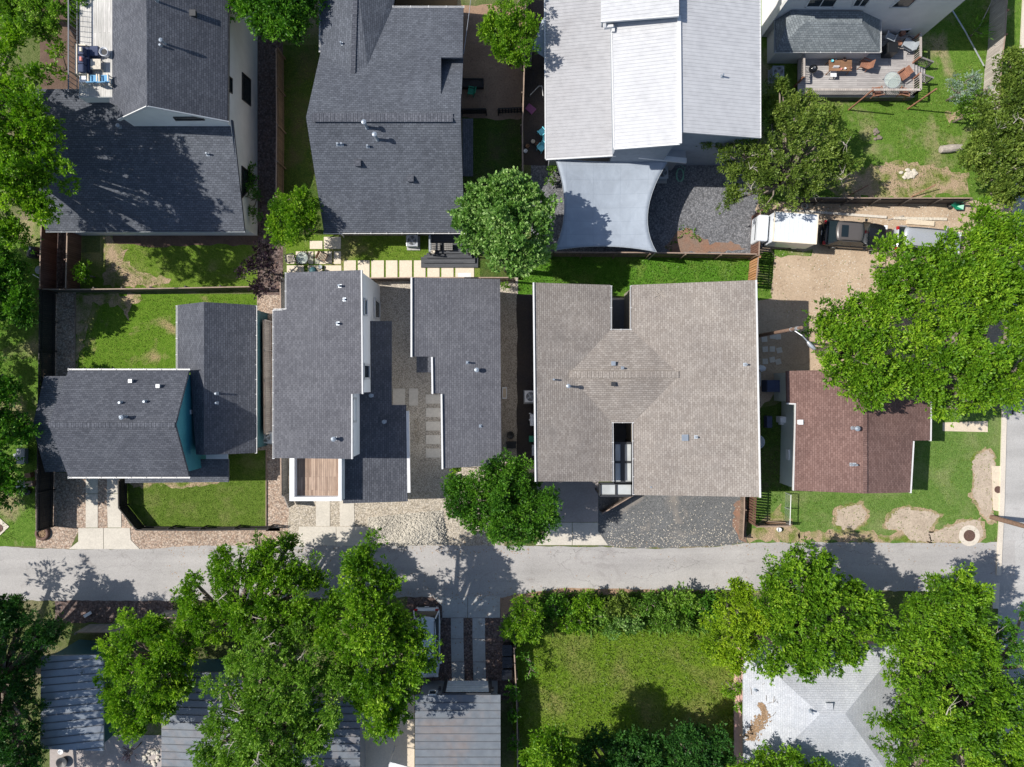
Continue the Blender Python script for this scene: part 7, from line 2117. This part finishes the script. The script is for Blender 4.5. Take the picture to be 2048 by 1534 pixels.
tree('shade_tree', 'dark fine-leaved tree in shade at the south-west corner', fill([(-70, 1160), (20, 1166), (60, 1198), (112, 1218), (152, 1255), (140, 1290), (110, 1305), (88, 1335), (98, 1400), (92, 1480), (104, 1534), (90, 1620), (-70, 1620)], 36, 4, 5.4), MT['leaf_shaded'], base=at(60, 1330), trunk_r=.26, **FINE)
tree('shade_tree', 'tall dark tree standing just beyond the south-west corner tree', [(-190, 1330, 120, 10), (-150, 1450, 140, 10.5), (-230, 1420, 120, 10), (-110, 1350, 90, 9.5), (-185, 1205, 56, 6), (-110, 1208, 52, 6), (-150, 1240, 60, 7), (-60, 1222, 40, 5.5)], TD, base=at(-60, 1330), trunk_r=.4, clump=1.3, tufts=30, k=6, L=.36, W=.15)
tree('shrub', 'round bright bush at the alley end of the overgrown field', [(1045, 1240, 40, 2.6), (1028, 1250, 28, 2.4), (1060, 1222, 28, 2.5), (1054, 1266, 28, 2.2), (1040, 1212, 22, 2.2)], TR, cat='bush', clump=.5, tufts=36, k=6, L=.18, W=.07, trunk_r=.08, dens=1.2)
tree('shrub', 'thin green shrub by the thin dark fence below the round bush', [(1056, 1320, 18, 1.6), (1062, 1340, 13, 1.3)], TD, cat='bush', clump=.4, tufts=18, k=5, L=.18, W=.08, trunk_r=.04)
for px, py, r, l_, m_ in ((1112, 1210, 24, 'shaded leafy thicket bush next to the round bush along the alley', TD), (1170, 1205, 28, 'broad-leaved thicket bush in the middle of the alley hedge', TR), (1235, 1206, 26, 'olive thicket bush by the cracked part of the alley', MT['leaf_olive']),
                      (1300, 1206, 26, 'thicket bush with feathery tops along the alley', MT['weedy']), (1360, 1196, 30, 'blue-green thicket bush against the alley edge', MT['leaf_grey']), (1405, 1212, 26, 'thicket bush under the yellow-green tree', TD),
                      (1245, 1243, 24, 'pale broad-leaved sprawling bush on the field side of the hedge', MT['leaf_maple']), (1340, 1240, 26, 'low pale sprawling bush on the field side of the hedge', MT['weedy']), (1150, 1240, 22, 'low thicket bush on the shaded field side of the hedge', TR), (1195, 1232, 22, 'green thicket bush behind the broad-leaved one', MT['weedy'])):
    tree('hedge_bush', l_, [(px, py, r, 1.5), (px + r * .8, py + 8, r * .8, 1.2), (px - r * .9, py + 6, r * .8, 1.2), (px + 3, py - 10, r * .6, 1.1)], m_, cat='bush', group='thicket along the alley', clump=.45, tufts=26, k=6, L=.2, W=.09, trunk_r=.05, dens=1.0)
tree('yellow_tree', 'yellow-green tree at the corner of the overgrown field', fill([(1398, 1290), (1413, 1250), (1423, 1200), (1430, 1163), (1490, 1158), (1525, 1200), (1535, 1260), (1505, 1332), (1472, 1352), (1440, 1325)], 28, 4.8, 6.2), TY, base=at(1440, 1225), trunk_r=.18, **FINE)
tree('shade_tree', 'large glossy tree above the pale hip roof by the alley', fill([(1500, 1140), (1503, 1108), (1560, 1100), (1600, 1068), (1642, 1090), (1682, 1130), (1722, 1150), (1742, 1200), (1792, 1250), (1762, 1302), (1702, 1322), (1660, 1367), (1630, 1332), (1590, 1347), (1545, 1362), (1518, 1330), (1500, 1250), (1520, 1180)], 40, 5.2, 7), TR, base=at(1550, 1205), trunk_r=.3, dens=1.05, **BIG)
tree('shade_tree', 'large glossy tree over the street side of the pale hip roof', fill([(1780, 1230), (1820, 1180), (1838, 1148), (1880, 1122), (1930, 1138), (1972, 1160), (1978, 1220), (1984, 1300), (2014, 1350), (2034, 1400), (2064, 1480), (2064, 1620), (1800, 1620), (1758, 1540), (1753, 1480), (1743, 1430), (1748, 1370), (1738, 1330), (1770, 1290)], 42, 5.4, 7.6), TR, base=at(1830, 1300), trunk_r=.34, bare=6, dens=1.05, **BIG)
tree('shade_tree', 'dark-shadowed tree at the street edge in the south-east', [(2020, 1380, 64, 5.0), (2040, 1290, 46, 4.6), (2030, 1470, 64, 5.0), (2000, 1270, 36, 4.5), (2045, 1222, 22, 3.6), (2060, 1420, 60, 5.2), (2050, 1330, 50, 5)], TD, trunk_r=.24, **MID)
tree('shade_tree', 'glossy low tree at the south edge of the pale hip roof', fill([(1466, 1545), (1490, 1502), (1540, 1488), (1590, 1500), (1622, 1522), (1655, 1512), (1682, 1530), (1705, 1610), (1460, 1610)], 34, 4.8, 6), TR, trunk_r=.22, bare=3, **MID)
tree('shade_tree', 'leafy tree at the south end of the thin dark fence', fill([(1036, 1520), (1058, 1470), (1098, 1438), (1127, 1453), (1150, 1500), (1145, 1610), (1036, 1610)], 34, 6.4, 8.8), TR, base=at(1090, 1475), trunk_r=.2, **MID)
tree('shade_tree', 'dark tree in the shaded south of the overgrown field', fill([(1130, 1520), (1150, 1470), (1200, 1440), (1260, 1450), (1322, 1462), (1332, 1534), (1332, 1620), (1130, 1620)], 32, 3.2, 4.8), MT['leaf_shaded'], base=at(1220, 1500), trunk_r=.24, **MID)
tree('shade_tree', 'dim green tree between the field and the pink house', fill([(1320, 1500), (1358, 1442), (1420, 1440), (1462, 1472), (1476, 1534), (1468, 1620), (1320, 1620)], 32, 3.4, 5.2), MT['leaf_shaded'], base=at(1395, 1490), trunk_r=.22, **MID)
tree('shrub', 'shrub against the pink wall at the corner of the field', [(1465, 1375, 26, 2.2), (1475, 1400, 20, 1.8)], TR, cat='shrub', clump=.45, tufts=24, k=6, L=.2, W=.09, trunk_r=.05)
for px, py, l_ in ((1024, 1380, 'creeper clump on the thin dark fence beside the garage'), (1022, 1420, 'creeper clump on the thin dark fence behind the garage roof edge'), (1026, 1475, 'creeper clump on the thin dark fence close to the leafy southern tree')):
    tree('shrub', l_, [(px, py, 13, 1.5), (px + 2, py + 14, 11, 1.3)], TD, cat='creeper', clump=.35, tufts=16, k=5, L=.17, W=.08, trunk_r=.04, dens=.8)
tree('shrub', 'green tuft of shrub in the gravel strip below the maple', [(1011, 573, 11, .6)], TR, cat='shrub', clump=.25, tufts=12, k=5, L=.16, W=.06, trunk_r=.03)
tree('shrub', 'weedy green bush at the west end of the slate gravel', [(1103, 345, 15, .8), (1100, 362, 12, .6), (1138, 357, 7, .4)], MT['weedy'], cat='shrub', clump=.3, tufts=12, k=5, L=.16, W=.08, trunk_r=.03)
tree('spiky_plant', 'spiky dark yucca in the shaded hillside lawn', [(1953, 62, 20, .8, .5)], TD, cat='plant', clump=.5, tufts=10, k=5, L=.6, W=.05, spread=.2, trunk_r=.06)
tree('spiky_plant', 'dry brown yucca on the brown patio by the grey seam cabin', [(262, 1505, 8, 1.4)], MT['leaf_purple'], cat='plant', clump=.3, tufts=8, k=5, L=.4, W=.04, spread=.2, trunk_r=.05)
tree('shrub', 'yellow-flowered shrub at the corner of the notched dark roof', [(905, 938, 8, 2.2), (916, 940, 6, 2)], TY, cat='shrub', clump=.22, tufts=10, k=5, L=.16, W=.07, trunk_r=.03)


# ------------------------------------------------------------------ grass blades and weeds
def blades(name, polys, n, hgt, m=None, wd=0.035, clear=None, patch=0.0):
    """Short grass over pixel polygons: tufts of leaning blades."""
    pos = []
    for poly in polys:
        pts = [G(x, y) for x, y in poly]
        xs_ = [p.x for p in pts]; ys_ = [p.y for p in pts]
        area = (max(xs_) - min(xs_)) * (max(ys_) - min(ys_))
        kk = int(n * area)
        q = np.stack([nrg.uniform(min(xs_), max(xs_), kk), nrg.uniform(min(ys_), max(ys_), kk)], 1)
        ins = np.zeros(kk, bool)
        j = len(pts) - 1
        for i in range(len(pts)):
            c = ((pts[i].y > q[:, 1]) != (pts[j].y > q[:, 1])) & (q[:, 0] < (pts[j].x - pts[i].x) * (q[:, 1] - pts[i].y) / (pts[j].y - pts[i].y + 1e-9) + pts[i].x)
            ins ^= c; j = i
        q = q[ins]
        if patch:
            f = np.sin(q[:, 0] * 1.1 + np.sin(q[:, 1] * .9) * 1.3) + np.sin(q[:, 1] * 1.3 + np.sin(q[:, 0] * .7) * 1.7)
            q = q[f > -2 + 2.4 * patch]
        pos.append(q)
    q = np.concatenate(pos); kk = len(q)
    P = np.zeros((kk, 3)); P[:, :2] = q; P[:, 2] = 0.02
    A = nrg.normal(0, 0.8, (kk, 3)); A[:, 2] = nrg.uniform(.35, 1.0, kk); A = unit(A)
    sd = unit(np.cross(A, nrg.normal(size=(kk, 3))))
    o = leaf_mesh(name, P, A, sd, hgt * nrg.uniform(.6, 1.3, kk), wd * nrg.uniform(.7, 1.3, kk), np.clip(nrg.normal(.45, .2, kk), 0, 1), m or MT['blade'], None)
    return tag(o, kind='stuff')


blades('grass', [[(200, 490), (516, 495), (516, 574), (210, 574)]], 60, .12, patch=.5)
blades('grass', [[(160, 600), (352, 592), (516, 592), (516, 738), (165, 738)]], 60, .12, patch=.45)
blades('grass', [[(250, 966), (457, 966), (460, 925), (524, 925), (528, 1052), (290, 1052), (255, 1005)]], 70, .1)
blades('grass', [[(1040, 512), (1510, 514), (1508, 580), (1040, 585)]], 110, .15, MT['weedy'], .05)
blades('grass', [[(1560, 200), (1950, 120), (2030, 20), (2040, 390), (1560, 392)], [(1840, 0), (2000, -20), (1980, 120), (1850, 110)]], 45, .16, patch=.4)
blades('grass', [[(1584, 990), (1820, 990), (1830, 885), (1880, 870), (1998, 868), (1975, 895), (1945, 920), (1948, 1000), (1965, 1035), (1880, 1045), (1855, 1022), (1800, 1018), (1770, 1050), (1735, 1045), (1725, 1005), (1670, 1025), (1676, 1056), (1600, 1056)]], 60, .1)
blades('grass', [[(1040, 1260), (1420, 1255), (1485, 1330), (1480, 1534), (1040, 1534)]], 110, .22, MT['blade'], .045)
blades('weeds', [[(1060, 1186), (1440, 1182), (1430, 1262), (1060, 1262)]], 90, .5, MT['weedy'], .12)
blades('grass', [[(-10, 460), (78, 460), (78, 1085), (-10, 1080)]], 45, .18, patch=.4)
blades('grass', [[(686, 480), (848, 480), (848, 520), (686, 520)], [(926, 245), (1045, 245), (1045, 400), (926, 400)], [(568, 110), (640, 110), (640, 380), (568, 380)]], 50, .14)
blades('weeds', [[(1328, 498), (1352, 468), (1366, 448), (1392, 458), (1402, 485), (1385, 475), (1365, 470), (1345, 500)], [(1518, 508), (1548, 506), (1544, 590), (1518, 592)]], 55, .2, MT['weedy'], .1)
blades('weeds', [[(1515, 830), (1560, 860), (1575, 985), (1515, 1040)]], 40, .2, MT['weedy'], .06)
blades('weeds', [beds[0], beds[1], beds[2], beds[3]], 14, .12, MT['blade'], .05)
blades('weeds', [[(1516, 420), (1760, 410), (1760, 480), (1700, 620), (1545, 640)]], 4, .12, MT['weedy'], .06, patch=.5)
